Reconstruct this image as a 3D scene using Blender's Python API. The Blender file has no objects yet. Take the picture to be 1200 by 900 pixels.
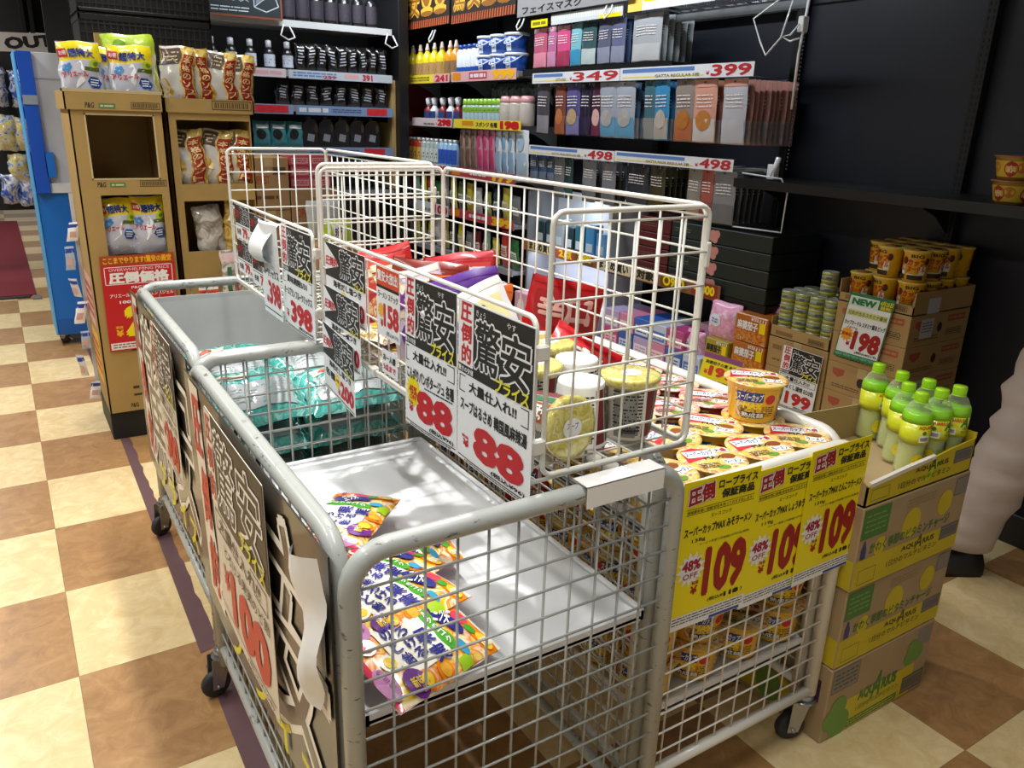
import bpy, math, random
from mathutils import Vector, Matrix
PI = math.pi
S = bpy.context.scene
COL = S.collection

# ------------------------------------------------------------------ camera
cam_d = bpy.data.cameras.new('camera'); cam = bpy.data.objects.new('camera', cam_d); COL.objects.link(cam)
_yaw, _pit, _rol = .5719, .3233, .0321
_f = Vector((math.sin(_yaw)*math.cos(_pit), math.cos(_yaw)*math.cos(_pit), -math.sin(_pit)))
_r = _f.cross(Vector((0, 0, 1))).normalized(); _u = _r.cross(_f)
_r2 = _r*math.cos(_rol)+_u*math.sin(_rol); _u2 = -_r*math.sin(_rol)+_u*math.cos(_rol)
_m = Matrix((( _r2.x, _u2.x, -_f.x, .0099), (_r2.y, _u2.y, -_f.y, -2.03994), (_r2.z, _u2.z, -_f.z, 1.42173), (0, 0, 0, 1)))
cam.matrix_world = _m
cam_d.sensor_width = 36; cam_d.lens = 924.1646/1200*36; cam_d.clip_start = .05
S.camera = cam

# ------------------------------------------------------------------ colour management, world, lights
S.view_settings.view_transform = 'Standard'; S.view_settings.look = 'None'
S.view_settings.gamma = 1; S.view_settings.use_curve_mapping = False
S.view_settings.exposure = -.1
S.cycles.use_denoising = True
S.cycles.max_bounces = 8; S.cycles.transparent_max_bounces = 16
S.cycles.caustics_reflective = False; S.cycles.caustics_refractive = False
W = bpy.data.worlds.new('world'); S.world = W; W.use_nodes = True
W.node_tree.nodes['Background'].inputs[0].default_value = (1, .97, .93, 1)
W.node_tree.nodes['Background'].inputs[1].default_value = .36

def area(name, loc, sx, sy, power, rgb=(1, .98, .945), rot=(0, 0, 0), spread=PI):
    d = bpy.data.lights.new(name, 'AREA'); d.shape = 'RECTANGLE'; d.size = sx; d.size_y = sy; d.energy = power; d.color = rgb; d.spread = spread
    o = bpy.data.objects.new(name, d); COL.objects.link(o); o.location = loc; o.rotation_euler = rot
    return o
# rows of ceiling tubes (shop ceiling at 2.9 m)
for y in (-2.2, -.4, 1.4, 3.2, 5.6, 8.4):
    area('ceiling_tube', (-.75, y, 2.84), .16, 1.25, 14 if y < -2 else 32, spread=math.radians(150))
for y in (-1.3, .5, 2.3):
    area('ceiling_tube', (.70, y, 2.84), .10, 1.25, 13, spread=math.radians(98))
# cool white tubes over the wall shelves and the back gondola
for y in (1.0, 2.2, 3.4):
    area('shelf_tube', (2.28, y, 2.62), .10, 1.1, 9, (.93, .97, 1), rot=(0, -.62, 0), spread=math.radians(120))
area('shelf_tube', (2.0, 3.35, 2.62), 1.1, .10, 8, (.93, .97, 1), rot=(.62, 0, 0), spread=math.radians(120))
# small spot on the ceiling rail over the second cart: throws the basket's grid on the white tray
area('ceiling_spot', (1.35, .25, 2.84), .07, .07, 12, spread=math.radians(70), rot=(-.28, .25, 0))

# ------------------------------------------------------------------ materials
def lin(h):
    h = h.lstrip('#')
    out = []
    for i in (0, 2, 4):
        c = int(h[i:i+2], 16)/255
        out.append(c/12.92 if c <= .04045 else ((c+.055)/1.055)**2.4)
    return out
MC = {}
def M(hexc, rough=.5, metal=0, noise=0.0, scale=30, bump=0.0, coat=0.0, emit=0.0):
    k = (hexc, rough, metal, noise, scale, bump, coat, emit)
    if k in MC: return MC[k]
    m = bpy.data.materials.new('mat_'+hexc.strip('#')); m.use_nodes = True
    nt = m.node_tree; b = nt.nodes['Principled BSDF']
    c = lin(hexc)
    b.inputs['Roughness'].default_value = rough; b.inputs['Metallic'].default_value = metal
    b.inputs['Coat Weight'].default_value = coat; b.inputs['Coat Roughness'].default_value = .08
    b.inputs['Base Color'].default_value = (*c, 1)
    if noise or bump:
        tc = nt.nodes.new('ShaderNodeTexCoord'); nz = nt.nodes.new('ShaderNodeTexNoise')
        nz.inputs['Scale'].default_value = scale; nz.inputs['Detail'].default_value = 5
        nt.links.new(tc.outputs['Object'], nz.inputs['Vector'])
        if noise:
            r = nt.nodes.new('ShaderNodeMapRange'); r.inputs[1].default_value = .3; r.inputs[2].default_value = .7
            r.inputs[3].default_value = 1-noise; r.inputs[4].default_value = 1+noise
            nt.links.new(nz.outputs['Fac'], r.inputs[0])
            mx = nt.nodes.new('ShaderNodeVectorMath'); mx.operation = 'SCALE'
            mx.inputs[0].default_value = c
            nt.links.new(r.outputs[0], mx.inputs['Scale']); nt.links.new(mx.outputs[0], b.inputs['Base Color'])
        if bump:
            bp = nt.nodes.new('ShaderNodeBump'); bp.inputs['Strength'].default_value = bump; bp.inputs['Distance'].default_value = .01
            nt.links.new(nz.outputs['Fac'], bp.inputs['Height']); nt.links.new(bp.outputs[0], b.inputs['Normal'])
    if emit:
        b.inputs['Emission Color'].default_value = (*c, 1); b.inputs['Emission Strength'].default_value = emit
    MC[k] = m
    return m
def patches(name, cols, scale=25, rough=.3, coat=.3, dist=1.2, stops=None):
    """printed packaging picture: soft blobs of several inks"""
    if name in MC: return MC[name]
    m = bpy.data.materials.new(name); m.use_nodes = True; nt = m.node_tree; b = nt.nodes['Principled BSDF']
    tc = nt.nodes.new('ShaderNodeTexCoord'); nz = nt.nodes.new('ShaderNodeTexNoise'); nz.inputs['Scale'].default_value = scale
    nz.inputs['Detail'].default_value = 3; nz.inputs['Distortion'].default_value = dist
    nt.links.new(tc.outputs['Object'], nz.inputs['Vector'])
    cr = nt.nodes.new('ShaderNodeValToRGB'); e = cr.color_ramp
    n = len(cols)
    for i, h in enumerate(cols):
        p = (.3+.4*i/max(1, n-1)) if stops is None else stops[i]
        el = e.elements[i] if i < 2 else e.elements.new(p)
        el.position = p; el.color = (*lin(h), 1)
    nt.links.new(nz.outputs['Fac'], cr.inputs[0]); nt.links.new(cr.outputs[0], b.inputs['Base Color'])
    b.inputs['Roughness'].default_value = rough; b.inputs['Coat Weight'].default_value = coat
    MC[name] = m
    return m
def scuffed(name, hexc, dark='55524c', rough=.38, amount=.585):
    """painted tube with chipped and rubbed patches"""
    if name in MC: return MC[name]
    m = bpy.data.materials.new(name); m.use_nodes = True; nt = m.node_tree; b = nt.nodes['Principled BSDF']
    tc = nt.nodes.new('ShaderNodeTexCoord'); mp = nt.nodes.new('ShaderNodeMapping'); mp.inputs['Scale'].default_value = (9, 9, 26)
    nz = nt.nodes.new('ShaderNodeTexNoise'); nz.inputs['Scale'].default_value = 3.2; nz.inputs['Detail'].default_value = 9; nz.inputs['Roughness'].default_value = .72
    cr = nt.nodes.new('ShaderNodeValToRGB'); e = cr.color_ramp.elements
    e[0].position = amount; e[0].color = (*lin(hexc), 1); e[1].position = amount+.05; e[1].color = (*lin(dark), 1)
    nt.links.new(tc.outputs['Object'], mp.inputs[0]); nt.links.new(mp.outputs[0], nz.inputs['Vector']); nt.links.new(nz.outputs['Fac'], cr.inputs[0]); nt.links.new(cr.outputs[0], b.inputs['Base Color'])
    b.inputs['Roughness'].default_value = rough; b.inputs['Coat Weight'].default_value = .2
    MC[name] = m
    return m
def film(name, hexc='ffffff', opac=.12, rough=.08):
    """thin clear plastic"""
    if name in MC: return MC[name]
    m = bpy.data.materials.new(name); m.use_nodes = True; nt = m.node_tree
    nt.nodes.remove(nt.nodes['Principled BSDF']); out = nt.nodes['Material Output']
    t = nt.nodes.new('ShaderNodeBsdfTransparent'); t.inputs[0].default_value = (*[min(1, c*.55+.45) for c in lin(hexc)], 1)
    g = nt.nodes.new('ShaderNodeBsdfPrincipled'); g.inputs['Base Color'].default_value = (*lin(hexc), 1); g.inputs['Roughness'].default_value = rough
    fr = nt.nodes.new('ShaderNodeLayerWeight'); fr.inputs['Blend'].default_value = .25
    nz = nt.nodes.new('ShaderNodeTexNoise'); nz.inputs['Scale'].default_value = 40
    ad = nt.nodes.new('ShaderNodeMath'); ad.operation = 'ADD'; ad.inputs[1].default_value = opac; ad.use_clamp = True
    mu = nt.nodes.new('ShaderNodeMath'); mu.operation = 'MULTIPLY'
    nt.links.new(nz.outputs['Fac'], mu.inputs[0]); nt.links.new(fr.outputs['Facing'], mu.inputs[1])
    nt.links.new(mu.outputs[0], ad.inputs[0])
    mix = nt.nodes.new('ShaderNodeMixShader')
    nt.links.new(ad.outputs[0], mix.inputs[0]); nt.links.new(t.outputs[0], mix.inputs[1]); nt.links.new(g.outputs[0], mix.inputs[2])
    nt.links.new(mix.outputs[0], out.inputs[0])
    MC[name] = m
    return m

BLACK = M('141414', .5); WHITE = M('f2f2f0', .45); RED = M('c8161d', .45); YEL = M('f6dc00', .4); INK = M('1a1a1a', .6)
PAPER = M('f4f4f1', .5, noise=.015, scale=12); KRAFT = M('b0905c', .75, noise=.05, scale=8); KRAFT_D = M('8a7048', .8)

# ------------------------------------------------------------------ geometry collector
class Fr:
    """flat drawing frame: o + a*u + b*v + c*n"""
    def __init__(s, o, u=(1, 0, 0), v=(0, 0, 1)):
        s.o = Vector(o); s.u = Vector(u).normalized(); s.v = Vector(v).normalized(); s.n = s.u.cross(s.v).normalized()
    def p(s, a, b, c=0.0): return s.o+s.u*a+s.v*b+s.n*c
class Cyl:
    """label frame round a (tapered) upright body; a runs along the surface from angle a0"""
    def __init__(s, c, r0, r1, h, a0=-PI/2):
        s.c = Vector(c); s.r0 = r0; s.r1 = r1; s.h = h; s.a0 = a0
    def p(s, a, b, c=0.0):
        r = s.r0+(s.r1-s.r0)*b/s.h; t = s.a0+a/((s.r0+s.r1)/2); r += c
        return s.c+Vector((r*math.cos(t), r*math.sin(t), b))
class Bend:
    """sheet frame with a gentle curl: offset given by a function of (a,b)"""
    def __init__(s, fr, fn): s.fr = fr; s.fn = fn; s.n = fr.n
    def p(s, a, b, c=0.0): return s.fr.p(a, b, s.fn(a, b)+c)
class Pil:
    """front of a filled bag"""
    def __init__(s, fr, w, h, t, seed=0, crinkle=.004):
        s.fr = fr; s.w = w; s.h = h; s.t = t; s.n = fr.n; s.k = crinkle
        r = random.Random(seed); s.q = [r.uniform(0, 6.3) for _ in range(6)]
    def d(s, a, b):
        x = min(1, abs(2*a/s.w-1)); y = min(1, abs(2*b/s.h-1))
        e = max(0, (1-x**3.2)*(1-y**2.6))**.62
        cr = math.sin(a*70+s.q[0]+math.sin(b*40+s.q[1])*1.3)*math.cos(b*55+s.q[2]+a*30)*s.k
        return s.t*.5*e+cr*(.35+.65*e)
    def p(s, a, b, c=0.0):
        k = s.k*.9; q = s.q
        return s.fr.p(a+k*math.sin(b*38+q[3])+k*.7*math.sin(b*90+q[4]), b+k*math.sin(a*45+q[5])*.8, s.d(a, b)+c)

TXC = {}
def txt(s, bold):
    """glyph outlines filled flat; bold = ring of shifted copies (em units)"""
    bold = max(0, round(bold, 4)); k = (s, bold)
    if k in TXC: return TXC[k]
    if (s, -1) not in TXC:
        cu = bpy.data.curves.new('t', 'FONT'); cu.body = s; cu.size = 1; cu.resolution_u = 2
        o = bpy.data.objects.new('t', cu); COL.objects.link(o)
        dg = bpy.context.evaluated_depsgraph_get(); me = bpy.data.meshes.new_from_object(o.evaluated_get(dg))
        vs = [(v.co.x, v.co.y) for v in me.vertices]
        fs = [tuple(reversed(p.vertices)) if p.normal.z < 0 else tuple(p.vertices) for p in me.polygons]
        bpy.data.objects.remove(o); bpy.data.curves.remove(cu); bpy.data.meshes.remove(me)
        TXC[(s, -1)] = (vs, fs)
    vs0, fs0 = TXC[(s, -1)]; sh = [(0, 0)]
    if bold: 
        n = 8 if bold >= .03 else 4
        sh += [(bold*math.cos(2*PI*(q+.5)/n), bold*math.sin(2*PI*(q+.5)/n)) for q in range(n)]
        if bold > .055: sh += [(bold*.55*math.cos(2*PI*q/6), bold*.55*math.sin(2*PI*q/6)) for q in range(6)]
    vs = []; fs = []
    for i, (dx, dy) in enumerate(sh):
        o = len(vs); vs += [(x+dx, y+dy, i) for x, y in vs0]; fs += [tuple(q+o for q in f) for f in fs0]
    x0 = min(v[0] for v in vs); x1 = max(v[0] for v in vs); y0 = min(v[1] for v in vs); y1 = max(v[1] for v in vs)
    vs = [((x-x0)/(x1-x0), (y-y0)/(y1-y0), i) for x, y, i in vs]
    TXC[k] = (vs, fs)
    return TXC[k]

class G:
    def __init__(s): s.v = []; s.f = []; s.mi = []; s.mats = []; s.sm = []
    def idx(s, m):
        if m not in s.mats: s.mats.append(m)
        return s.mats.index(m)
    def add(s, vs, fs, m, smooth=False):
        o = len(s.v); i = s.idx(m)
        s.v += [tuple(v) for v in vs]
        for f in fs: s.f.append(tuple(q+o for q in f)); s.mi.append(i); s.sm.append(smooth)
        return s
    def quad(s, a, b, c, d, m): return s.add([a, b, c, d], [(0, 1, 2, 3)], m)
    def box(s, x0, x1, y0, y1, z0, z1, m, bev=0.0):
        if bev <= 0:
            v = [(x, y, z) for z in (z0, z1) for y in (y0, y1) for x in (x0, x1)]
            return s.add(v, [(0, 2, 3, 1), (4, 5, 7, 6), (0, 1, 5, 4), (2, 6, 7, 3), (0, 4, 6, 2), (1, 3, 7, 5)], m)
        b = bev; v = []; id_ = {}
        for sx in (0, 1):
            for sy in (0, 1):
                for sz in (0, 1):
                    X = (x0, x1)[sx]; Y = (y0, y1)[sy]; Z = (z0, z1)[sz]
                    ix = b if sx == 0 else -b; iy = b if sy == 0 else -b; iz = b if sz == 0 else -b
                    for ax, pt in (('x', (X, Y+iy, Z+iz)), ('y', (X+ix, Y, Z+iz)), ('z', (X+ix, Y+iy, Z))):
                        id_[(sx, sy, sz, ax)] = len(v); v.append(pt)
        f = []
        q = lambda *k: f.append(tuple(id_[i] for i in k))
        for a in (0, 1):
            k = [(a, 0, 0, 'x'), (a, 1, 0, 'x'), (a, 1, 1, 'x'), (a, 0, 1, 'x')]; q(*(k if a else k[::-1]))
            k = [(0, a, 0, 'y'), (0, a, 1, 'y'), (1, a, 1, 'y'), (1, a, 0, 'y')]; q(*(k if a else k[::-1]))
            k = [(0, 0, a, 'z'), (1, 0, a, 'z'), (1, 1, a, 'z'), (0, 1, a, 'z')]; q(*(k if a else k[::-1]))
        for a in (0, 1):
            for c in (0, 1):
                q((a, c, 0, 'x'), (a, c, 1, 'x'), (a, c, 1, 'y'), (a, c, 0, 'y'))
                q((a, 0, c, 'x'), (a, 1, c, 'x'), (a, 1, c, 'z'), (a, 0, c, 'z'))
                q((0, a, c, 'y'), (1, a, c, 'y'), (1, a, c, 'z'), (0, a, c, 'z'))
        for a in (0, 1):
            for c in (0, 1):
                for e in (0, 1): q((a, c, e, 'x'), (a, c, e, 'y'), (a, c, e, 'z'))
        return s.add(v, f, m)
    def tube(s, pts, r, m, n=6, closed=False, caps=True):
        P = [Vector(p) for p in pts]; N = len(P); vs = []; fs = []
        def tan(i):
            if closed: return (P[(i+1) % N]-P[i-1]).normalized()
            return (P[min(i+1, N-1)]-P[max(i-1, 0)]).normalized()
        t = tan(0); a = Vector((0, 0, 1)) if abs(t.z) < .9 else Vector((1, 0, 0))
        u = t.cross(a).normalized()
        for i in range(N):
            t = tan(i); u = (u-t*u.dot(t)).normalized(); w = t.cross(u)
            rr = r[i] if isinstance(r, (list, tuple)) else r
            for k in range(n):
                g = 2*PI*k/n; vs.append(P[i]+u*(rr*math.cos(g))+w*(rr*math.sin(g)))
        L = N if closed else N-1
        for i in range(L):
            for k in range(n):
                a0 = i*n+k; a1 = i*n+(k+1) % n; b0 = ((i+1) % N)*n+k; b1 = ((i+1) % N)*n+(k+1) % n
                fs.append((a0, a1, b1, b0))
        if caps and not closed:
            fs.append(tuple(range(n-1, -1, -1))); fs.append(tuple((N-1)*n+k for k in range(n)))
        return s.add(vs, fs, m, n > 4)
    def lathe(s, prof, m, c=(0, 0, 0), n=24, smooth=True, axis='z'):
        """prof: (r,z) from bottom to top"""
        vs = []; fs = []; N = len(prof); c = Vector(c)
        for r, z in prof:
            for k in range(n):
                g = 2*PI*k/n; x = r*math.cos(g); y = r*math.sin(g)
                vs.append(c+(Vector((x, y, z)) if axis == 'z' else (Vector((z, x, y)) if axis == 'x' else Vector((y, z, x)))))
        for i in range(N-1):
            for k in range(n): fs.append((i*n+k, i*n+(k+1) % n, (i+1)*n+(k+1) % n, (i+1)*n+k))
        if prof[0][0] > 1e-6: fs.append(tuple(range(n-1, -1, -1)))
        if prof[-1][0] > 1e-6: fs.append(tuple((N-1)*n+k for k in range(n)))
        return s.add(vs, fs, m, smooth)
    # ---- drawing on a frame
    def rect(s, fr, x0, y0, x1, y1, m, lift=.0004, nx=1, ny=1):
        vs = [fr.p(x0+(x1-x0)*i/nx, y0+(y1-y0)*j/ny, lift) for j in range(ny+1) for i in range(nx+1)]
        fs = [(j*(nx+1)+i, j*(nx+1)+i+1, (j+1)*(nx+1)+i+1, (j+1)*(nx+1)+i) for j in range(ny) for i in range(nx)]
        return s.add(vs, fs, m, nx*ny > 1)
    def poly(s, fr, pts, m, lift=.0004): return s.add([fr.p(a, b, lift) for a, b in pts], [tuple(range(len(pts)))], m)
    def disc(s, fr, cx, cy, rx, ry, m, lift=.0004, n=20):
        vs = [fr.p(cx, cy, lift)]+[fr.p(cx+rx*math.cos(2*PI*k/n), cy+ry*math.sin(2*PI*k/n), lift) for k in range(n)]
        return s.add(vs, [(0, k+1, (k+1) % n+1) for k in range(n)], m)
    def star(s, fr, cx, cy, r0, r1, n, m, lift=.0004):
        vs = [fr.p(cx, cy, lift)]
        for k in range(2*n):
            r = r1 if k % 2 else r0; t = PI*k/n+.3; vs.append(fr.p(cx+r*math.cos(t), cy+r*math.sin(t), lift))
        return s.add(vs, [(0, k+1, (k+1) % (2*n)+1) for k in range(2*n)], m)
    def outline(s, fr, x0, y0, x1, y1, t, m, lift=.0004):
        for q in ((x0, y0, x1, y0+t), (x0, y1-t, x1, y1), (x0, y0, x0+t, y1), (x1-t, y0, x1, y1)): s.rect(fr, *q, m, lift)
        return s
    def line(s, fr, pts, w, m, lift=.0004):
        for (a, b), (c, d) in zip(pts, pts[1:]):
            l = math.hypot(c-a, d-b) or 1; nx = -(d-b)/l*w/2; ny = (c-a)/l*w/2
            s.poly(fr, [(a+nx, b+ny), (a-nx, b-ny), (c-nx, d-ny), (c+nx, d+ny)], m, lift)
        return s
    def text(s, fr, t, x0, y0, x1, y1, m, lift=.0008, bold=.0, shear=0.0, rot=0.0):
        vs, fs = txt(t, bold); cx = (x0+x1)/2; cy = (y0+y1)/2; cr, sr = math.cos(rot), math.sin(rot); out = []
        for a, b, q in vs:
            X = x0+(x1-x0)*a+shear*(b-.5)*(y1-y0); Y = y0+(y1-y0)*b
            X, Y = cx+(X-cx)*cr-(Y-cy)*sr, cy+(X-cx)*sr+(Y-cy)*cr
            out.append(fr.p(X, Y, lift+q*4e-6))
        return s.add(out, fs, m)
    def smallprint(s, fr, x0, y0, x1, y1, rows, m, lift=.0006, seed=1, fill=.6):
        """rows of print too small to read: broken dashes"""
        r = random.Random(seed); dy = (y1-y0)/rows
        for j in range(rows):
            x = x0
            while x < x1-dy*.3:
                w = min(r.uniform(.6, 3.5)*dy, x1-x)
                s.rect(fr, x, y0+dy*(j+.5-fill/2), x+w, y0+dy*(j+.5+fill/2), m, lift); x += w+dy*.35
        return s
    def barcode(s, fr, x0, y0, x1, y1, m, lift=.0006, bg=None, seed=3, border=True):
        if bg: s.rect(fr, x0, y0, x1, y1, bg, lift-.0002)
        r = random.Random(seed); x = x0+(x1-x0)*.06
        if border: s.outline(fr, x0, y0, x1, y1, (y1-y0)*.08, m, lift)
        while x < x1-(x1-x0)*.06:
            w = (x1-x0)*r.choice((.012, .02, .03)); s.rect(fr, x, y0+(y1-y0)*.18, x+w, y1-(y1-y0)*.18, m, lift); x += w*2
        return s
    def sheet(s, fr, x0, y0, x1, y1, m, th=.0008, nx=1, ny=1, back=None):
        """thin board with two faces and edges"""
        n = (nx+1)*(ny+1)
        f = [fr.p(x0+(x1-x0)*i/nx, y0+(y1-y0)*j/ny, 0) for j in range(ny+1) for i in range(nx+1)]
        b = [fr.p(x0+(x1-x0)*i/nx, y0+(y1-y0)*j/ny, -th) for j in range(ny+1) for i in range(nx+1)]
        I = lambda i, j: j*(nx+1)+i
        fs = [(I(i, j), I(i+1, j), I(i+1, j+1), I(i, j+1)) for j in range(ny) for i in range(nx)]
        s.add(f, fs, m, nx*ny > 1)
        s.add(b, [tuple(reversed(q)) for q in fs], back or m, nx*ny > 1)
        ring = [I(i, 0) for i in range(nx+1)]+[I(nx, j) for j in range(1, ny+1)]+[I(i, ny) for i in range(nx-1, -1, -1)]+[I(0, j) for j in range(ny-1, 0, -1)]
        L = len(ring)
        s.add([f[k] for k in ring]+[b[k] for k in ring], [(k, k+L, (k+1) % L+L, (k+1) % L) for k in range(L)], m)
        return s
    def pillow(s, P, m, mb=None, nx=12, ny=14, flat_back=.75):
        """filled bag: front on the Pil frame, back mirrored"""
        w, h, fr = P.w, P.h, P.fr; I = lambda i, j: j*(nx+1)+i
        f = [P.p(w*i/nx, h*j/ny) for j in range(ny+1) for i in range(nx+1)]
        b = [fr.p(w*i/nx, h*j/ny, (-P.d(w*i/nx, h*j/ny)*flat_back if 0 < i < nx and 0 < j < ny else P.d(w*i/nx, h*j/ny)-.0006)) for j in range(ny+1) for i in range(nx+1)]
        fs = [(I(i, j), I(i+1, j), I(i+1, j+1), I(i, j+1)) for j in range(ny) for i in range(nx)]
        s.add(f, fs, m, True); s.add(b, [tuple(reversed(q)) for q in fs], mb or m, True)
        return s
    def build(s, name, parent=None, org=None, smooth_angle=True):
        """ONE mesh object; org = world point that becomes its origin"""
        o3 = Vector(org) if org is not None else Vector((0, 0, 0))
        me = bpy.data.meshes.new(name)
        me.from_pydata([(v[0]-o3.x, v[1]-o3.y, v[2]-o3.z) for v in s.v], [], s.f)
        for m in s.mats: me.materials.append(m)
        me.polygons.foreach_set('material_index', s.mi); me.polygons.foreach_set('use_smooth', s.sm)
        me.update()
        o = bpy.data.objects.new(name, me); COL.objects.link(o)
        if parent is not None: o.parent = parent
        elif org is not None: o.location = o3
        return o

def tag(o, label, cat, group=None, kind=None):
    if label: o['label'] = label
    if cat: o['category'] = cat
    if group: o['group'] = group
    if kind: o['kind'] = kind
    return o
def thing(name, label, cat, loc=(0, 0, 0), rz=0, group=None, rot=None):
    o = bpy.data.objects.new(name, None); COL.objects.link(o); o.empty_display_size = .05
    o.location = loc; o.rotation_euler = rot if rot else (0, 0, rz)
    return tag(o, label, cat, group)
def struct(o): o['kind'] = 'structure'; return o
def dup(root, loc, rz=0, label=None, group=None, rot=None):
    r = root.copy(); COL.objects.link(r); r.location = loc; r.rotation_euler = rot if rot else (0, 0, rz)
    if label: r['label'] = label
    if group: r['group'] = group
    for ch in list(root.children):
        c = ch.copy(); COL.objects.link(c); c.parent = r
        for g in list(ch.children):
            d = g.copy(); COL.objects.link(d); d.parent = c
    return r
ORD = ['first', 'second', 'third', 'fourth', 'fifth', 'sixth', 'seventh', 'eighth', 'ninth', 'tenth', 'eleventh', 'twelfth', 'thirteenth', 'fourteenth', 'fifteenth', 'sixteenth']
# ================================================================== STRUCTURE
def floor_mat():
    m = bpy.data.materials.new('floor_tiles'); m.use_nodes = True; nt = m.node_tree; b = nt.nodes['Principled BSDF']
    N = nt.nodes.new; L = nt.links.new
    tc = N('ShaderNodeTexCoord'); sp = N('ShaderNodeSeparateXYZ'); L(tc.outputs['Object'], sp.inputs[0])
    def math_(op, a, v=None, b2=None):
        n = N('ShaderNodeMath'); n.operation = op; L(a, n.inputs[0])
        if v is not None: n.inputs[1].default_value = v
        if b2 is not None: L(b2, n.inputs[1])
        return n.outputs[0]
    sx = math_('DIVIDE', sp.outputs[0], .45); sy = math_('DIVIDE', sp.outputs[1], .45)
    fx = math_('FLOOR', sx); fy = math_('FLOOR', sy)
    par = math_('MULTIPLY', math_('FRACT', math_('MULTIPLY', math_('ADD', fx, b2=fy), .5)), 2)
    # marbling: stretched, distorted noise, different in every tile
    cmb = N('ShaderNodeCombineXYZ'); L(math_('MULTIPLY', math_('ADD', math_('MULTIPLY', fx, 3.1), b2=fy), 7.7), cmb.inputs[2])
    va = N('ShaderNodeVectorMath'); va.operation = 'ADD'; L(tc.outputs['Object'], va.inputs[0]); L(cmb.outputs[0], va.inputs[1])
    n1 = N('ShaderNodeTexNoise'); n1.inputs['Scale'].default_value = 15; n1.inputs['Detail'].default_value = 8; n1.inputs['Distortion'].default_value = .9; n1.inputs['Roughness'].default_value = .68
    L(va.outputs[0], n1.inputs['Vector'])
    def ramp(stops):
        r = N('ShaderNodeValToRGB'); L(n1.outputs['Fac'], r.inputs[0])
        for i, (p, h) in enumerate(stops):
            e = r.color_ramp.elements[i] if i < 2 else r.color_ramp.elements.new(p)
            e.position = p; e.color = (*lin(h), 1)
        return r.outputs[0]
    cream = ramp([(.30, 'd3b780'), (.70, 'ebd7a8'), (.5, 'dfc692')]); brown = ramp([(.30, '90693f'), (.70, 'b58c5b'), (.5, 'a47b4c')])
    mx = N('ShaderNodeMix'); mx.data_type = 'RGBA'; L(par, mx.inputs[0]); L(cream, mx.inputs[6]); L(brown, mx.inputs[7])
    # thin seam
    ex = math_('ABSOLUTE', math_('SUBTRACT', math_('FRACT', sx), .5)); ey = math_('ABSOLUTE', math_('SUBTRACT', math_('FRACT', sy), .5))
    sm = math_('GREATER_THAN', math_('MAXIMUM', ex, b2=ey), .4975)
    mx2 = N('ShaderNodeMix'); mx2.data_type = 'RGBA'; L(math_('MULTIPLY', sm, .55), mx2.inputs[0]); L(mx.outputs[2], mx2.inputs[6]); mx2.inputs[7].default_value = (*lin('5c4326'), 1)
    L(mx2.outputs[2], b.inputs['Base Color'])
    rr = N('ShaderNodeMapRange'); rr.inputs[3].default_value = .28; rr.inputs[4].default_value = .45; L(n1.outputs['Fac'], rr.inputs[0]); L(rr.outputs[0], b.inputs['Roughness'])
    return m
g = G(); g.quad((-5, -4, 0), (3.3, -4, 0), (3.3, 16, 0), (-5, 16, 0), floor_mat()); struct(g.build('floor'))
CEIL = M('3a3a3c', .9)
g = G(); g.box(-5, 3.35, -4, 16, 2.9, 2.95, CEIL); struct(g.build('ceiling'))
WALLB = M('181c27', .42, noise=.10, scale=3)
g = G(); g.box(3.25, 3.3, -4, 5.0, 0, 2.9, WALLB)
for y in (-3.0, -2.08, -1.18, -.27, .6, 1.5, 2.4, 3.3): g.box(3.244, 3.25, y-.006, y+.006, 0, 2.9, BLACK)
struct(g.build('wall_right'))
g = G(); g.box(.45, 3.3, 5.0, 5.05, 0, 2.9, M('2b2b2e', .7)); struct(g.build('wall_back'))
# floor tape along the displays (broken in two)
TAPE = M('64484b', .45, noise=.06, scale=20)
g = G()
def tape(pts_l, pts_r):
    for (a, b), (c, d) in zip(zip(pts_l, pts_r), list(zip(pts_l, pts_r))[1:]):
        g.quad((*a, .0012), (*b, .0012), (*d, .0012), (*c, .0012), TAPE)
jag = random.Random(5); L_ = []; R_ = []
for i in range(70):
    y = -.06+i*.05; L_.append((.292+.0004*i, y)); R_.append((.343+jag.uniform(-.004, .004), y+.01))
tape(L_, R_); L_ = [(.291, -1.3), (.291, -.7), (.292, -.12)]; R_ = [(.345, -1.3), (.347, -.7), (.345, -.095)]; tape(L_, R_)
tag(g.build('floor_tape'), 'worn purple-brown tape strip along the tiled aisle beside the carts', 'tape')
# red mat in the aisle
g = G(); MATR = M('7c2530', .95, noise=.18, scale=160, bump=.6)
g.box(-1.15, .085, 5.0, 9.9, .0, .012, M('33302e', .8)); g.box(-1.1, .13, 5.06, 9.86, .002, .016, MATR); g.box(.1, .16, 4.92, 5.05, .0, .012, M('77736c', .7))
tag(g.build('floor_mat', org=(-.5, 7.4, 0)), 'dark red entrance mat lying in the tiled aisle', 'mat')

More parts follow.
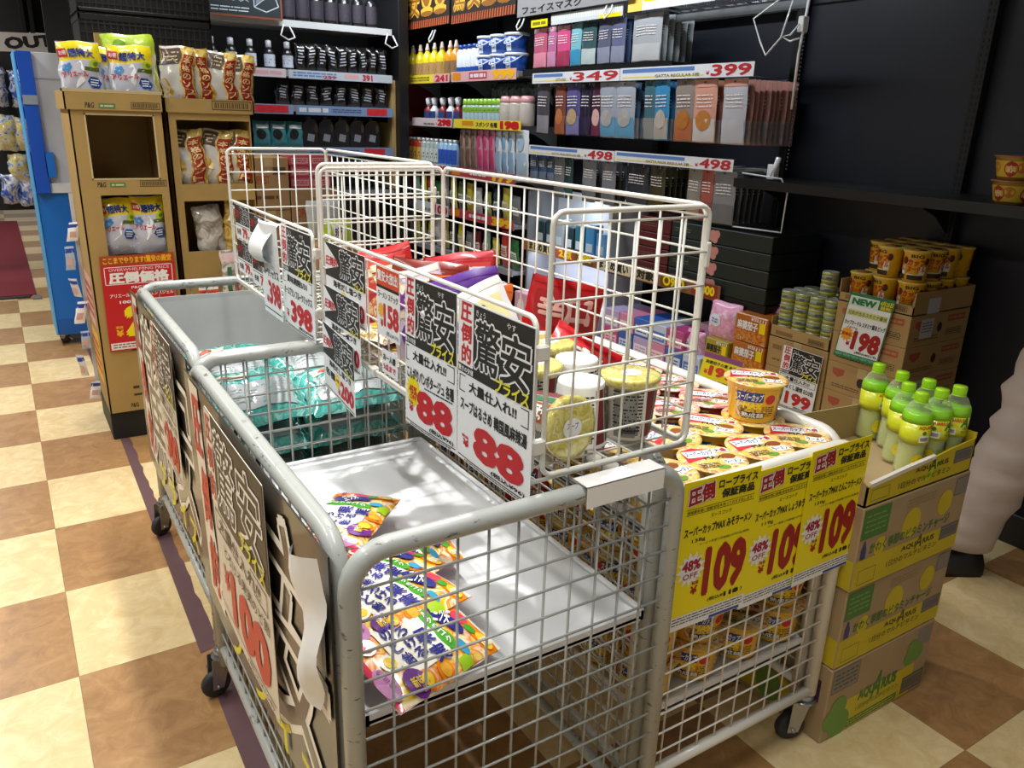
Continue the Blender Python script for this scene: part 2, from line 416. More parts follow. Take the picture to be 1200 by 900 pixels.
# ------------------------------------------------------------------ right wall gondola
SHELFB = M('0f1013', .4); STEEL = M('b9bcc0', .35, metal=.7); SHELFG = M('8b9095', .4)
g = G()
g.box(2.74, 3.25, -.50, 4.3, 0, .15, SHELFB, .004); g.box(2.95, 3.25, -2.4, -.5, 0, .12, SHELFB, .004)
tag(g.build('wall_plinth', org=(3, 1, 0)), 'long black base deck running along the foot of the right wall', 'plinth')
def upright(y, label):
    g = G(); g.box(3.205, 3.244, y-.02, y+.02, .15, 2.6, SHELFB, .002)
    for k in range(92): 
        z = .25+k*.025
        for dy in (-.009, .009): g.box(3.2043, 3.2052, y+dy-.003, y+dy+.003, z, z+.014, M('050506', .8))
    tag(g.build('shelf_upright', org=(3.22, y, .15)), label, 'upright')
upright(-.27, 'black slotted upright on the bare black wall behind the two wall bowls')
upright(.6, 'black slotted upright where the mask packs end and the bare wall begins')
upright(1.5, 'black slotted upright behind the middle of the mask packs')
upright(2.4, 'black slotted upright between mask packs and cleaning goods')
upright(3.3, 'black slotted upright behind the middle of the cleaning goods')
# black shelf on the bare wall, with brackets
t = thing('wall_shelf', 'long empty black shelf sticking out of the bare black wall', 'shelf', (3.05, -.3, 1.19))
def shelf_parts(t, x0, x1, y0, y1, z, org, m=SHELFB, br=()):
    g = G(); g.box(x0, x1, y0, y1, z-.03, z, m, .003); g.box(x0-.004, x0+.004, y0, y1, z-.036, z+.003, m)
    g.build('shelf_board', t, org)
    for y in br:
        g = G(); pts = [(3.2, z-.03), (x0+.08, z-.03), (x0+.16, z-.05), (3.1, z-.09), (3.17, z-.14), (3.2, z-.16)]
        n = len(pts); vs = [(x, y-.0015, zz) for x, zz in pts]+[(x, y+.0015, zz) for x, zz in pts]
        g.add(vs, [tuple(range(n)), tuple(range(2*n-1, n-1, -1))]+[(k, k+n, (k+1) % n+n, (k+1) % n) for k in range(n)], m)
        g.build('bracket', t, org)
shelf_parts(t, 2.83, 3.243, -.88, .535, 1.2, (3.05, -.3, 1.19), br=(.51, -.27))

# ------------------------------------------------------------------ carts, baskets
def arc(cx, cy, r, a0, a1, n=6): return [(cx+r*math.cos(a0+(a1-a0)*k/n), cy+r*math.sin(a0+(a1-a0)*k/n)) for k in range(n+1)]
def u_path(a0, a1, zb, h, rc):
    p = [(a0, zb)]+[(x, y) for x, y in arc(a0+rc, h-rc, rc, PI, PI/2)]+[(x, y) for x, y in arc(a1-rc, h-rc, rc, PI/2, 0)]+[(a1, zb)]
    return p
def lattice(g, P, a0, a1, b0, b1, da, db, r, m, amar=0, top_gap=None):
    """square wire grid on the plane given by P(a,b)"""
    n = max(1, round((a1-a0)/da)); k = max(1, round((b1-b0)/db))
    for i in range(1, n): a = a0+(a1-a0)*i/n; g.tube([P(a, b0), P(a, b1)], r, m, 5)
    for j in range(1, k): b = b0+(b1-b0)*j/k; g.tube([P(a0, b, r*1.6), P(a1, b, r*1.6)], r, m, 5)
GREY = scuffed('scuffed_grey', 'a6a9a4'); GREYW = M('9ea19c', .4, coat=.2); CREAM = M('dfded5', .35, coat=.3)
RUB = M('2a2b2d', .6); ZINC = M('a8a9ab', .28, metal=.9)
def caster(t, x, y, org, ang, top=.135, label=None):
    g = G(); c = math.cos(ang); s_ = math.sin(ang); ox, oy = x+c*.025, y+s_*.025
    g.lathe([(.022, top-.02), (.024, top-.008), (.02, top)], ZINC, (x, y, 0), 16)
    nx, ny = -s_, c
    for d in (-1, 1):
        a = [(x+nx*d*.016-c*.012, y+ny*d*.016-s_*.012), (x+nx*d*.016+c*.035, y+ny*d*.016+s_*.035)]
        zt = top-.018; vs = []
        for th in (0, .0025*d):
            vs += [(a[0][0]+nx*th, a[0][1]+ny*th, zt), (a[1][0]+nx*th, a[1][1]+ny*th, zt), (ox+nx*(d*.016+th)+c*.014, oy+ny*(d*.016+th)+s_*.014, .03), (ox+nx*(d*.016+th)-c*.014, oy+ny*(d*.016+th)-s_*.014, .03)]
        g.add(vs, [(0, 1, 2, 3), (7, 6, 5, 4), (0, 4, 5, 1), (1, 5, 6, 2), (2, 6, 7, 3), (3, 7, 4, 0)], ZINC)
    g.tube([(ox-nx*.024, oy-ny*.024, .0375), (ox+nx*.024, oy+ny*.024, .0375)], .005, ZINC, 8)
    g.tube([(x-c*.01-nx*.0, y-s_*.01, top-.035), (x-c*.045, y-s_*.045, top-.05)], .006, ZINC, 6)
    g.lathe([(.03, top-.022), (.03, top-.018)], ZINC, (x, y, 0), 16)
    ca = g.build('caster', t, org)
    w = G(); pr = [(.0, -.011), (.03, -.011), (.036, -.007), (.0375, 0), (.036, .007), (.03, .011), (.0, .011)]
    n = 20; vs = []; fs = []
    for r, z in pr:
        for k in range(n):
            q = 2*PI*k/n; vs.append((ox+c*r*math.cos(q)+nx*z, oy+s_*r*math.cos(q)+ny*z, .0376+r*math.sin(q)))
    for i in range(len(pr)-1):
        for k in range(n): fs.append((i*n+k, i*n+(k+1) % n, (i+1)*n+(k+1) % n, (i+1)*n+k))
    w.add(vs, fs, RUB, True)
    wo = w.build('wheel', None, org); wo.parent = ca; wo.location = (0, 0, 0)
def cart(label, x0, x1, y0, y1, h, m, mw, tray=None, tray_m=None, rb=.15, r=.0155, cast=((0, 0, 2.6), (1, 0, 2), (0, 1, 2.2), (1, 1, 1)), wires=.05):
    org = ((x0+x1)/2, (y0+y1)/2, 0); t = thing('wire_cart', label, 'cart', org)
    ins = .034
    specs = [('front_panel', lambda a, b, c=0: (a, y0-c, b), x0, x1), ('back_panel', lambda a, b, c=0: (a, y1+c, b), x0, x1),
             ('side_panel', lambda a, b, c=0: (x0-c, a, b), y0+ins, y1-ins), ('side_panel', lambda a, b, c=0: (x1+c, a, b), y0+ins, y1-ins)]
    for name, P, a0, a1 in specs:
        g = G(); zb = .14 if 'side' not in name else rb-.05
        g.tube([P(a, b) for a, b in u_path(a0, a1, zb, h, .055)], r, m, 12)
        g.tube([P(a0, rb), P(a1, rb)], r*.8, m, 10)
        lattice(g, P, a0+r*.6, a1-r*.6, rb, h-.004, wires, wires, .0023, mw)
        g.build(name, t, org)
    if tray:
        for z in tray:
            g = G(); e = .022
            g.box(x0+e, x1-e, y0+e, y1-e, z-.02, z-.002, tray_m, .006)
            for q in ((x0+e, x1-e, y0+e, y0+e+.012), (x0+e, x1-e, y1-e-.012, y1-e), (x0+e, x0+e+.012, y0+e, y1-e), (x1-e-.012, x1-e, y0+e, y1-e)): g.box(*q, z-.02, z+.006, tray_m, .003)
            g.build('tray', t, org)
    for sx, sy, an in cast:
        caster(t, x0+.0 if sx == 0 else x1, y0+.012 if sy == 0 else y1-.012, org, an)
    return t
TRAYW = M('dfe2e4', .38, noise=.02, scale=15, coat=.15)
cartA = cart('grey wire cart nearest the camera with a white tray and spilled candy bags', .318, .893, -1.185, -.235, .885, GREY, GREYW, (.602,), TRAYW, cast=((0, 0, 2.9), (1, 0, 2), (0, 1, 3.3), (1, 1, 1)))
cartB = cart('grey wire cart behind the nearest one, holding teal wrapped packs', .34, .90, -.185, .70, .875, GREY, GREYW, (.46,), TRAYW, cast=((0, 0, .6), (1, 0, 2), (0, 1, 3.6), (1, 1, 1)))
cartC = cart('white wire cart full of noodle bowls with yellow price cards on its front', .935, 1.478, -1.12, .05, .79, M('dedcd3', .35, coat=.3), M('e6e4da', .35, coat=.2), (.285, .692), TRAYW, cast=((0, 0, 2.9), (1, 0, 2.75), (0, 1, 2.2), (1, 1, 1)))
# white lip clipped over the front rail of the near cart
g = G(); g.box(.688, .842, -1.206, -1.2045, .868, .905, WHITE); g.box(.688, .842, -1.206, -1.168, .9025, .904, WHITE)
g.build('rail_clip', cartA, ((.318+.893)/2, (-1.185-.235)/2, 0))

def basket(label, x0, x1, y0, y1, zb, hlow, h, name='wire_basket'):
    org = ((x0+x1)/2, (y0+y1)/2, zb); t = thing(name, label, 'basket', org); r = .0042; rw = .0021
    def panel(nm, P, a0, a1, b0, b1, dbl=True, cols=None):
        g = G(); rc = .018
        pth = [P(a, b) for a, b in arc(a0+rc, b1-rc, rc, PI, PI/2, 4)+arc(a1-rc, b1-rc, rc, PI/2, 0, 4)+arc(a1-rc, b0+rc, rc, 0, -PI/2, 4)+arc(a0+rc, b0+rc, rc, -PI/2, -PI, 4)]
        g.tube(pth, r, CREAM, 8, closed=True)
        lattice(g, P, a0, a1, b0, b1-.016, .0515, .0515, rw, CREAM)
        g.tube([P(a0, b1-.016), P(a1, b1-.016)], rw, CREAM, 6)
        g.build(nm, t, org)
    panel('front_panel', lambda a, b, c=0: (a, y0-c, b), x0+.016, x1, zb, h)
    panel('back_panel', lambda a, b, c=0: (a, y1+c, b), x0, x1, zb, h)
    panel('low_side', lambda a, b, c=0: (x0-c, a, b), y0+.006, y1-.006, zb, hlow)
    panel('tall_side', lambda a, b, c=0: (x1+c, a, b), y0+.006, y1-.006, zb, h)
    g = G(); P = lambda a, b, c=0: (a, b, zb-.006-c)
    g.tube([P(x0, y0), P(x1, y0), P(x1, y1), P(x0, y1)], r, CREAM, 8, closed=True)
    lattice(g, P, x0, x1, y0, y1, .05, .05, rw, CREAM); g.build('floor_grid', t, org)
    for z in (zb+.05, hlow-.05):
        g = G(); g.box(x0-.005, x0+.018, y0-.0065, y0+.0065, z-.012, z+.012, CREAM, .003); g.build('hinge_clip', t, org)
    g = G(); g.box(x1-.003, x1+.007, y0-.006, y0+.008, h-.095, h-.055, CREAM, .002); g.build('hinge_clip', t, org)
    for y in (y0+.3, y0+.6):
        g = G(); g.box(x0-.008, x0+.008, y-.012, y+.012, zb-.012, zb+.008, CREAM, .003); g.build('floor_clip', t, org)
    return t
ZB = .913
bask1 = basket('near white wire basket of soup cups and noodle bags set over the near cart', .622, .933, -1.155, -.262, ZB, 1.158, 1.305)
bask2 = basket('far white wire basket with ¥398 cards, over the second cart', .612, .925, -.226, .55, ZB, 1.158, 1.312)
# ================================================================== PRICE SIGNS
PRED = M('c4242c', .5); SINK = M('1d1d1b', .6); SBLK = M('232321', .55, noise=.2, scale=5); SYEL = M('e6e03a', .5); CARDW = M('eef1f2', .45, noise=.01, scale=9)
CARDY = M('f5e300', .38, coat=.25); DRED = M('a5141b', .45)
def brush(g, fr, t, x0, y0, x1, y1, lift=.0012, b1=.07, b2=.012, out=None, core=None, shear=.0):
    g.text(fr, t, x0-.0, y0, x1, y1, out or CARDW, lift, b1, shear)
    w = (x1-x0)*.045/max(1, len(t)); h = (y1-y0)*.035
    g.text(fr, t, x0+w, y0+h, x1-w, y1-h, core or SBLK, lift+.0005, b2, shear)
def kyo_head(g, fr, x0, y0, x1, y1, lift=.0006):
    """black head panel: red vertical word on a white strip, two big brush characters, lime word"""
    W_ = x1-x0; H_ = y1-y0
    g.rect(fr, x0, y0, x1, y1, SBLK, lift, 6, 4)
    g.rect(fr, x0, y0+.12*H_, x0+.23*W_, y1, CARDW, lift+.0003, 2, 4)
    for k, c in enumerate('圧倒的'):
        b = y1-(k+1)*.285*H_; g.text(fr, c, x0+.035*W_+.01*W_*k, b+.01*H_, x0+.205*W_, b+.275*H_, PRED, lift+.0008, .035)
    g.text(fr, '驚きの安値', x0+.01*W_, y0+.02*H_, x0+.24*W_, y0+.10*H_, CARDW, lift+.0008, .02)
    g.text(fr, 'きょう', x0+.27*W_, y1-.13*H_, x0+.40*W_, y1-.05*H_, CARDW, lift+.0008); g.text(fr, 'やす', x0+.68*W_, y1-.13*H_, x0+.79*W_, y1-.05*H_, CARDW, lift+.0008)
    brush(g, fr, '驚', x0+.24*W_, y0+.13*H_, x0+.62*W_, y0+.86*H_, lift+.0008, .06, .02, shear=.05)
    brush(g, fr, '安', x0+.60*W_, y0+.13*H_, x0+.99*W_, y0+.86*H_, lift+.0009, .06, .02, shear=.05)
    g.text(fr, 'プライス', x0+.56*W_, y0+.0*H_, x1-.02*W_, y0+.20*H_, SYEL, lift+.0024, .035, .1)
def kyo_card(fr, w, h, mid, prod, price, tax, off=None, nx=8, ny=8, strip=True):
    """A4 card hung below frame point (0,0)=bottom left"""
    g = G(); g.sheet(fr, 0, 0, w, h, CARDW, .0008, nx, ny)
    kyo_head(g, fr, .002, h*.56, w-.002, h-.002)
    g.outline(fr, w*.03, h*.44, w*.96, h*.545, .0018, SINK, .0006); g.text(fr, mid, w*.18, h*.46, w*.82, h*.53, SINK, .0008, .03)
    g.text(fr, prod, w*.05, h*.325, w*.95, h*.41, SINK, .0008, .03)
    if off:
        g.star(fr, w*.19, h*.25, w*.17, w*.125, 14, CARDY, .0006); g.text(fr, off, w*.10, h*.225, w*.27, h*.285, PRED, .0012, .04); g.text(fr, 'OFF', w*.12, h*.19, w*.26, h*.222, PRED, .0012, .03)
        g.smallprint(fr, w*.42, h*.305, w*.93, h*.32, 1, SINK, .0008, 4)
    g.text(fr, '税抜', w*.08, h*.155, w*.19, h*.175, PRED, .0008, .03); g.text(fr, '¥', w*.1, h*.10, w*.19, h*.15, PRED, .0008, .05)
    g.text(fr, price, w*.26, h*.075, w*.93, h*.29, PRED, .001, .05)
    g.text(fr, '(税込¥'+tax+')', w*.52, h*.035, w*.95, h*.07, SINK, .0008, .03)
    g.rect(fr, w*.02, h*.022, w*.98, h*.029, SINK, .0006, 4, 1); g.smallprint(fr, w*.12, h*.006, w*.9, h*.018, 1, SINK, .0006, 9)
    return g
def side(X, y, z):  # frame on a face that looks towards -X; a runs towards the camera (-Y), b up
    return Fr((X, y, z), (0, -1, 0), (0, 0, 1))
def curl(fr, k=.004, f=9.0, ph=0.0): return Bend(fr, lambda a, b: k*math.sin(a*f+ph)*(1.2-b*2)+k*.6)
# two near A4 cards on basket 1
g = kyo_card(curl(side(.612, -.942, .872), .003, 12, .3), .224, .277, '大量仕入れ!!', 'スープはるさめ 韓国風麻辣湯', '88', '96')
tag(g.build('price_sign', org=(.612, -1.05, .88)), 'white ¥88 card with big black brush characters, nearest the camera on the wire basket', 'price sign')
g = kyo_card(curl(side(.609, -.752, .872), .005, 14, 1.1), .188, .282, '大量仕入れ!!', 'こんがりパンポタージュ 各種', '88', '96', off='45%')
tag(g.build('price_sign', org=(.612, -.85, .88)), 'white ¥88 card with a yellow 45% OFF burst, second card along the wire basket', 'price sign')
# narrow 158 card
g = G(); fr = side(.612, -.600, 1.006); w, h = .105, .138; g.sheet(fr, 0, 0, w, h, CARDW)
g.rect(fr, 0, h*.72, w, h, M('d8481f', .5), .0005); g.text(fr, '驚安大放出', w*.05, h*.80, w*.95, h*.96, CARDW, .0009, .03); g.rect(fr, 0, h*.70, w, h*.74, SINK, .0008)
g.text(fr, 'ラーメン スナック', w*.05, h*.56, w*.95, h*.66, SINK, .0008, .02); g.star(fr, w*.17, h*.38, w*.15, w*.11, 12, M('f0b52a', .5), .0006)
g.text(fr, '158', w*.30, h*.16, w*.97, h*.50, PRED, .0008, .045); g.text(fr, '¥', w*.15, h*.14, w*.27, h*.25, PRED, .0008, .05); g.text(fr, '(税込¥170)', w*.4, h*.03, w*.96, h*.11, SINK, .0008)
tag(g.build('price_sign', org=(.612, -.65, 1.0)), 'narrow white ¥158 card with an orange head on the wire basket', 'price sign')
# small note under it
g = G(); fr = side(.613, -.615, .93); g.sheet(fr, 0, 0, .075, .05, CARDW); g.text(fr, 'お一人様', .008, .027, .067, .042, SINK, .0008, .03); g.text(fr, '5点まで', .008, .008, .067, .022, PRED, .0008, .03)
tag(g.build('notice_card', org=(.613, -.65, .93)), 'small white notice card hanging under the ¥158 card', 'notice')
# stack of three long 200 cards
def tri_card(fr, w, h, price, prod='海老だし塩つき', nx=6):
    g = G(); g.sheet(fr, 0, 0, w, h, CARDW, .0008, nx, 4)
    g.rect(fr, .0, h*.52, w, h, SBLK, .0005, 4, 3)
    g.add([fr.p(0, h*.60, .0009), fr.p(w*.36, h*.72, .0009), fr.p(w*.30, h*.80, .0009), fr.p(0, h*1.0, .0009)], [(0, 1, 2, 3)], CARDW)
    g.text(fr, '圧倒的', w*.02, h*.68, w*.33, h*.82, PRED, .0013, .04, .1)
    brush(g, fr, '驚安', w*.38, h*.56, w*.98, h*.98, .0012, .06, .02); g.text(fr, 'プライス', w*.74, h*.50, w*.99, h*.59, SYEL, .0028, .03)
    g.text(fr, prod, w*.2, h*.40, w*.9, h*.50, SINK, .0008, .03); g.text(fr, '各種', w*.06, h*.22, w*.38, h*.34, SINK, .0008, .03)
    g.star(fr, w*.46, h*.27, w*.09, w*.065, 12, CARDY, .0006); g.text(fr, '44%', w*.40, h*.25, w*.52, h*.30, PRED, .001, .03)
    g.text(fr, price, w*.55, h*.08, w*.97, h*.33, PRED, .0008, .045); g.text(fr, '¥', w*.47, h*.08, w*.54, h*.17, PRED, .0008, .04)
    g.rect(fr, w*.02, h*.025, w*.98, h*.04, SINK, .0005)
    return g
for k, (z, dy, x, lab) in enumerate(((.992, 0, .612, 'topmost of the three white ¥200 cards hanging one below another'), (.893, .004, .607, 'middle of the three white ¥200 cards hanging one below another'), (.806, .012, .602, 'lowest of the three white ¥200 cards, dangling below the basket'))):
    fr = Fr((x, -.305+dy, z), (-.02*k, -1, -.05*(k == 2)), (0, 0, 1)); g = tri_card(fr, .235-.01*k, .158, '200'); tag(g.build('price_sign', org=(x, -.42, z)), lab, 'price sign')
# basket 2 cards: 398 (flat), 398 (curled over), four small 79 cards
g = kyo_card(curl(side(.600, -.02, .898), .004, 10, .5), .236, .258, '賞味期限5/31', 'オールブラン フルーツミックス', '398', '430')
tag(g.build('price_sign', org=(.600, -.1, .9)), 'white ¥398 card lying flat on the far wire basket', 'price sign')
fr0 = side(.596, .128, .902); fr = Bend(fr0, lambda a, b: .012+.02*math.sin(a*18)*max(0, b-.08)/.16)
g = G(); g.sheet(fr, 0, 0, .165, .25, CARDW, .0008, 8, 8); g.text(fr, 'フルーツミックス', .01, .105, .155, .13, SINK, .0008, .03); g.text(fr, '398', .055, .03, .158, .095, PRED, .001, .045); g.text(fr, '¥', .03, .03, .05, .05, PRED, .001, .04)
g.rect(fr, .003, .012, .162, .015, SINK, .0005, 4, 1)
gg = G(); vs = []; nn = 10
for i in range(nn+1):
    for j in range(5):
        a = .015+.135*j/4; q = PI*i/nn*.86; b = .25-.012*math.sin(q)-.10*(i/nn); c = .03*math.sin(q)*(1+.5*j/4)+.012+.01*math.sin(j*1.3)
        vs.append(fr0.p(a-.02*i/nn, b, c))
g.add(vs, [(i*5+j, i*5+j+1, (i+1)*5+j+1, (i+1)*5+j) for i in range(nn) for j in range(4)], CARDW, True)
g.rect(Fr(fr0.p(.02, .128, .024), fr0.u, fr0.v), 0, 0, .05, .028, SBLK, .002); g.text(Fr(fr0.p(.02, .128, .024), fr0.u, fr0.v), '圧', .03, .004, .052, .03, PRED, .003, .04)
tag(g.build('price_sign', org=(.596, .05, .9)), 'white ¥398 card with its top half flopped over, on the far wire basket', 'price sign')
for k in range(2):
    for j in range(2):
        fr = side(.605, .475-.165*j, 1.055-.105*k-.008*j); w, h = .158, .10; g = G(); g.sheet(fr, 0, 0, w, h, CARDW)
        g.rect(fr, 0, h*.45, w, h, SBLK, .0005); g.text(fr, '圧倒的', .006, h*.62, .05, h*.86, PRED, .0009, .02); brush(g, fr, '驚安', .055, h*.48, .15, h*.97, .0009, .06, .02)
        g.rect(fr, .004, h*.38, w*.97, h*.40, SINK, .0005); g.text(fr, '79', w*.48, h*.06, w*.82, h*.36, PRED, .0008, .045); g.text(fr, '各種', w*.08, h*.12, w*.36, h*.30, SINK, .0008, .02); g.text(fr, '円', w*.85, h*.06, w*.96, h*.18, PRED, .0008, .03)
        lab = 'small white ¥79 card, %s row, %s of its pair on the far wire basket' % (('upper', 'lower')[k], ('farther', 'nearer')[j])
        tag(g.build('price_sign', org=(.605, .4-.165*j, 1.0-.1*k)), lab, 'price sign')
# ---------------------------------------------------------- three yellow cards on the white cart
def yellow_card(fr, w, h, name, gram):
    g = G(); g.sheet(fr, 0, 0, w, h, CARDY, .0009, 4, 4)
    for b, m, l in ((.055, M('b3122b', .45), .0006), (.03, CARDW, .0010)):
        g.text(fr, '圧倒', w*.05, h*.845, w*.40, h*.975, m, l, b+.09, 0, .10)
    g.text(fr, '圧倒', w*.06, h*.85, w*.39, h*.97, DRED, .0014, .045, 0, .10)
    g.text(fr, 'ロープライス', w*.44, h*.915, w*.96, h*.975, SINK, .0008, .04); g.text(fr, '保証商品', w*.49, h*.845, w*.93, h*.905, SINK, .0008, .045)
    g.rect(fr, w*.06, h*.818, w*.95, h*.821, SINK, .0006); g.rect(fr, w*.06, h*.782, w*.95, h*.785, SINK, .0006)
    g.text(fr, '地域最安値に挑戦!自信を持っておすすめします!', w*.07, h*.79, w*.93, h*.812, SINK, .0008, .01)
    g.text(fr, 'エースコック', w*.38, h*.735, w*.65, h*.762, SINK, .0008, .01)
    g.text(fr, name, w*.06, h*.635, w*.95, h*.70, SINK, .0008, .035)
    g.text(fr, gram, w*.17, h*.585, w*.34, h*.615, SINK, .0008, .01); g.text(fr, 'メーカー希望小売価格210円の品(税抜)', w*.27, h*.558, w*.94, h*.578, SINK, .0008, .005)
    g.star(fr, w*.20, h*.41, w*.19, w*.125, 13, CARDW, .0006); g.text(fr, '48%', w*.08, h*.40, w*.32, h*.475, M('a3123e', .45), .001, .045); g.text(fr, 'OFF', w*.10, h*.345, w*.29, h*.385, M('a3123e', .45), .001, .02)
    g.text(fr, '税抜', w*.23, h*.295, w*.32, h*.32, DRED, .0008, .03); g.text(fr, '¥', w*.22, h*.225, w*.31, h*.285, DRED, .0008, .03)
    g.text(fr, '109', w*.37, h*.185, w*.94, h*.535, M('9e1116', .4), .001, .055)
    g.text(fr, '(税込¥', w*.47, h*.13, w*.68, h*.162, SINK, .0008, .02); g.text(fr, '118', w*.69, h*.13, w*.90, h*.165, SINK, .0008, .07); g.text(fr, ')', w*.92, h*.13, w*.95, h*.165, SINK, .0008)
    g.rect(fr, 0, 0, w, h*.095, CARDW, .0006); g.smallprint(fr, w*.02, h*.03, w*.97, h*.09, 3, SINK, .0009, 7, .35)
    g.rect(fr, w*.52, h*.004, w*.94, h*.024, M('2d4a9c', .5), .0009)
    return g
for fr, w, h, nm, gr, lab in (
    (Fr((.962, -1.138, .506), (1, 0, -.035), (0, 0, 1)), .202, .312, 'スーパーカップMAX みそラーメン', '138g', 'yellow ¥109 card for miso noodles, leftmost of three on the white cart'),
    (Fr((1.152, -1.1365, .492), (1, 0, -.005), (.02, 0, 1)), .20, .306, 'スーパーカップMAX しょうゆラーメン', '119g', 'yellow ¥109 card for soy noodles, middle and half covered on the white cart'),
    (Fr((1.312, -1.140, .496), (1, .02, -.01), (.0, 0, 1)), .202, .312, 'スーパーカップMAX とんこつラーメン', '120g', 'yellow ¥109 card for pork bone noodles, rightmost of three on the white cart')):
    g = yellow_card(fr, w, h, nm, gr); tag(g.build('price_sign', org=fr.p(w/2, 0)), lab, 'price sign')
# ---------------------------------------------------------- black brush-lettered boards along the left of the carts
BRD = M('2b251c', .34, noise=.08, scale=4, coat=.35); BW = M('efe9dc', .5); BY = M('ddd21c', .5); BR_ = M('c33a2a', .5); BPAPER = M('e6dccb', .5)
def board(X, y, z, w, h, label, lean):
    fr = Bend(Fr((X, y, z), (lean, -1, 0), (0, 0, 1)), lambda a, b: .004*math.sin(a*7)*(1-b/h)+(.012 if b > h-.012 else 0)*0)
    g = G(); g.sheet(fr, 0, 0, w, h, BRD, .003, 12, 6)
    # torn white strip with a red vertical word
    pts = [(.05, h*.99), (.14, h*.99), (.165, h*.60), (.215, h*.30), (.235, h*.08), (.10, h*.10), (.085, h*.45)]
    g.poly(fr, [(a*w/.94, b) for a, b in pts], BPAPER, .0015)
    for k, c in enumerate('圧倒的'):
        b = h*.98-(k+1)*h*.285; g.text(fr, c, (.07+.03*k)*w/.94, b, (.15+.03*k)*w/.94, b+h*.25, BR_, .003, .04)
    brush(g, fr, '驚', .20*w/.94, h*.12, .56*w/.94, h*.95, .003, .035, -.005, BW, BRD); brush(g, fr, '安', .58*w/.94, h*.10, .93*w/.94, h*.95, .003, .035, -.005, BW, BRD)
    for k, c in enumerate('プライス'): g.text(fr, c, (.30+.15*k)*w/.94, h*.02, (.40+.15*k)*w/.94, h*.17, BY, .0045, .03)
    return tag(g.build('sign_board', org=(X, y-w/2, z)), label, 'sign board')
board(.294, -.262, .335, .905, .545, 'dark sign board with white outlined brush characters on the near cart', .004)
board(.308, .665, .315, .86, .565, 'dark sign board with white outlined brush characters on the second cart', .002)
# paper cards pasted on the boards
PAP = M('d9cfbd', .5); PAPK = M('463b2c', .5)
def paper(X, y, z, w, h, price, label):
    fr = curl(Fr((X, y, z), (0, -1, 0), (0, 0, 1)), .003, 8); g = G(); g.sheet(fr, 0, 0, w, h, PAP, .001, 8, 8)
    g.rect(fr, 0, h*.56, w, h, PAPK, .0012, 6, 4); g.rect(fr, 0, h*.56, w*.14, h, BPAPER, .0016, 2, 4)
    for k, c in enumerate('圧倒的'): g.text(fr, c, w*.015, h*(.86-.135*k), w*.125, h*(.98-.135*k), BR_, .0025, .03)
    brush(g, fr, '驚', w*.16, h*.60, w*.56, h*.97, .0022, .04, .0, BW, PAPK); brush(g, fr, '安', w*.58, h*.60, w*.97, h*.97, .0022, .04, .0, BW, PAPK)
    g.text(fr, 'プライス', w*.58, h*.57, w*.97, h*.66, BY, .0035, .03)
    g.outline(fr, w*.05, h*.44, w*.95, h*.54, .003, PAPK, .0014); g.text(fr, '大量仕入れ!!', w*.12, h*.455, w*.85, h*.53, PAPK, .0018, .02); g.text(fr, 'とろける果実のど飴', w*.2, h*.36, w*.96, h*.42, PAPK, .0018, .01)
    g.text(fr, price, w*.28, h*.07, w*.93, h*.34, BR_, .0018, .06); g.text(fr, '¥', w*.14, h*.18, w*.25, h*.30, BR_, .0018, .03); g.text(fr, '(税込¥108)', w*.55, h*.015, w*.94, h*.05, PAPK, .0018)
    g.rect(fr, w*.03, h*.055, w*.97, h*.06, PAPK, .0014, 4, 1)
    return tag(g.build('price_sign', org=(X, y-w/2, z)), label, 'price sign')
paper(.284, -.52, .43, .40, .45, '100', 'large ¥100 paper card pasted on the near dark sign board')
paper(.300, .20, .50, .27, .385, '300', 'large ¥300 paper card pasted on the second dark sign board')
# white paper flap hanging at the near corner
g = G(); vs = []; n = 12
for i in range(n+1):
    t_ = i/n; w0 = .105*(1-.55*t_**2)
    for j in range(5):
        s_ = j/4; vs.append((.281-.012*math.sin(PI*s_)-.008*math.sin(t_*9+s_*3), -1.075-w0*s_-.02*t_, .86-.235*t_+.03*(s_ if i == 0 else 0)))
g.add(vs, [(i*5+j, (i+1)*5+j, (i+1)*5+j+1, i*5+j+1) for i in range(n) for j in range(4)], CARDW, True)
tag(g.build('paper_flap', org=(.28, -1.12, .75)), 'crumpled white paper flap hanging at the near corner of the nearest cart', 'paper')
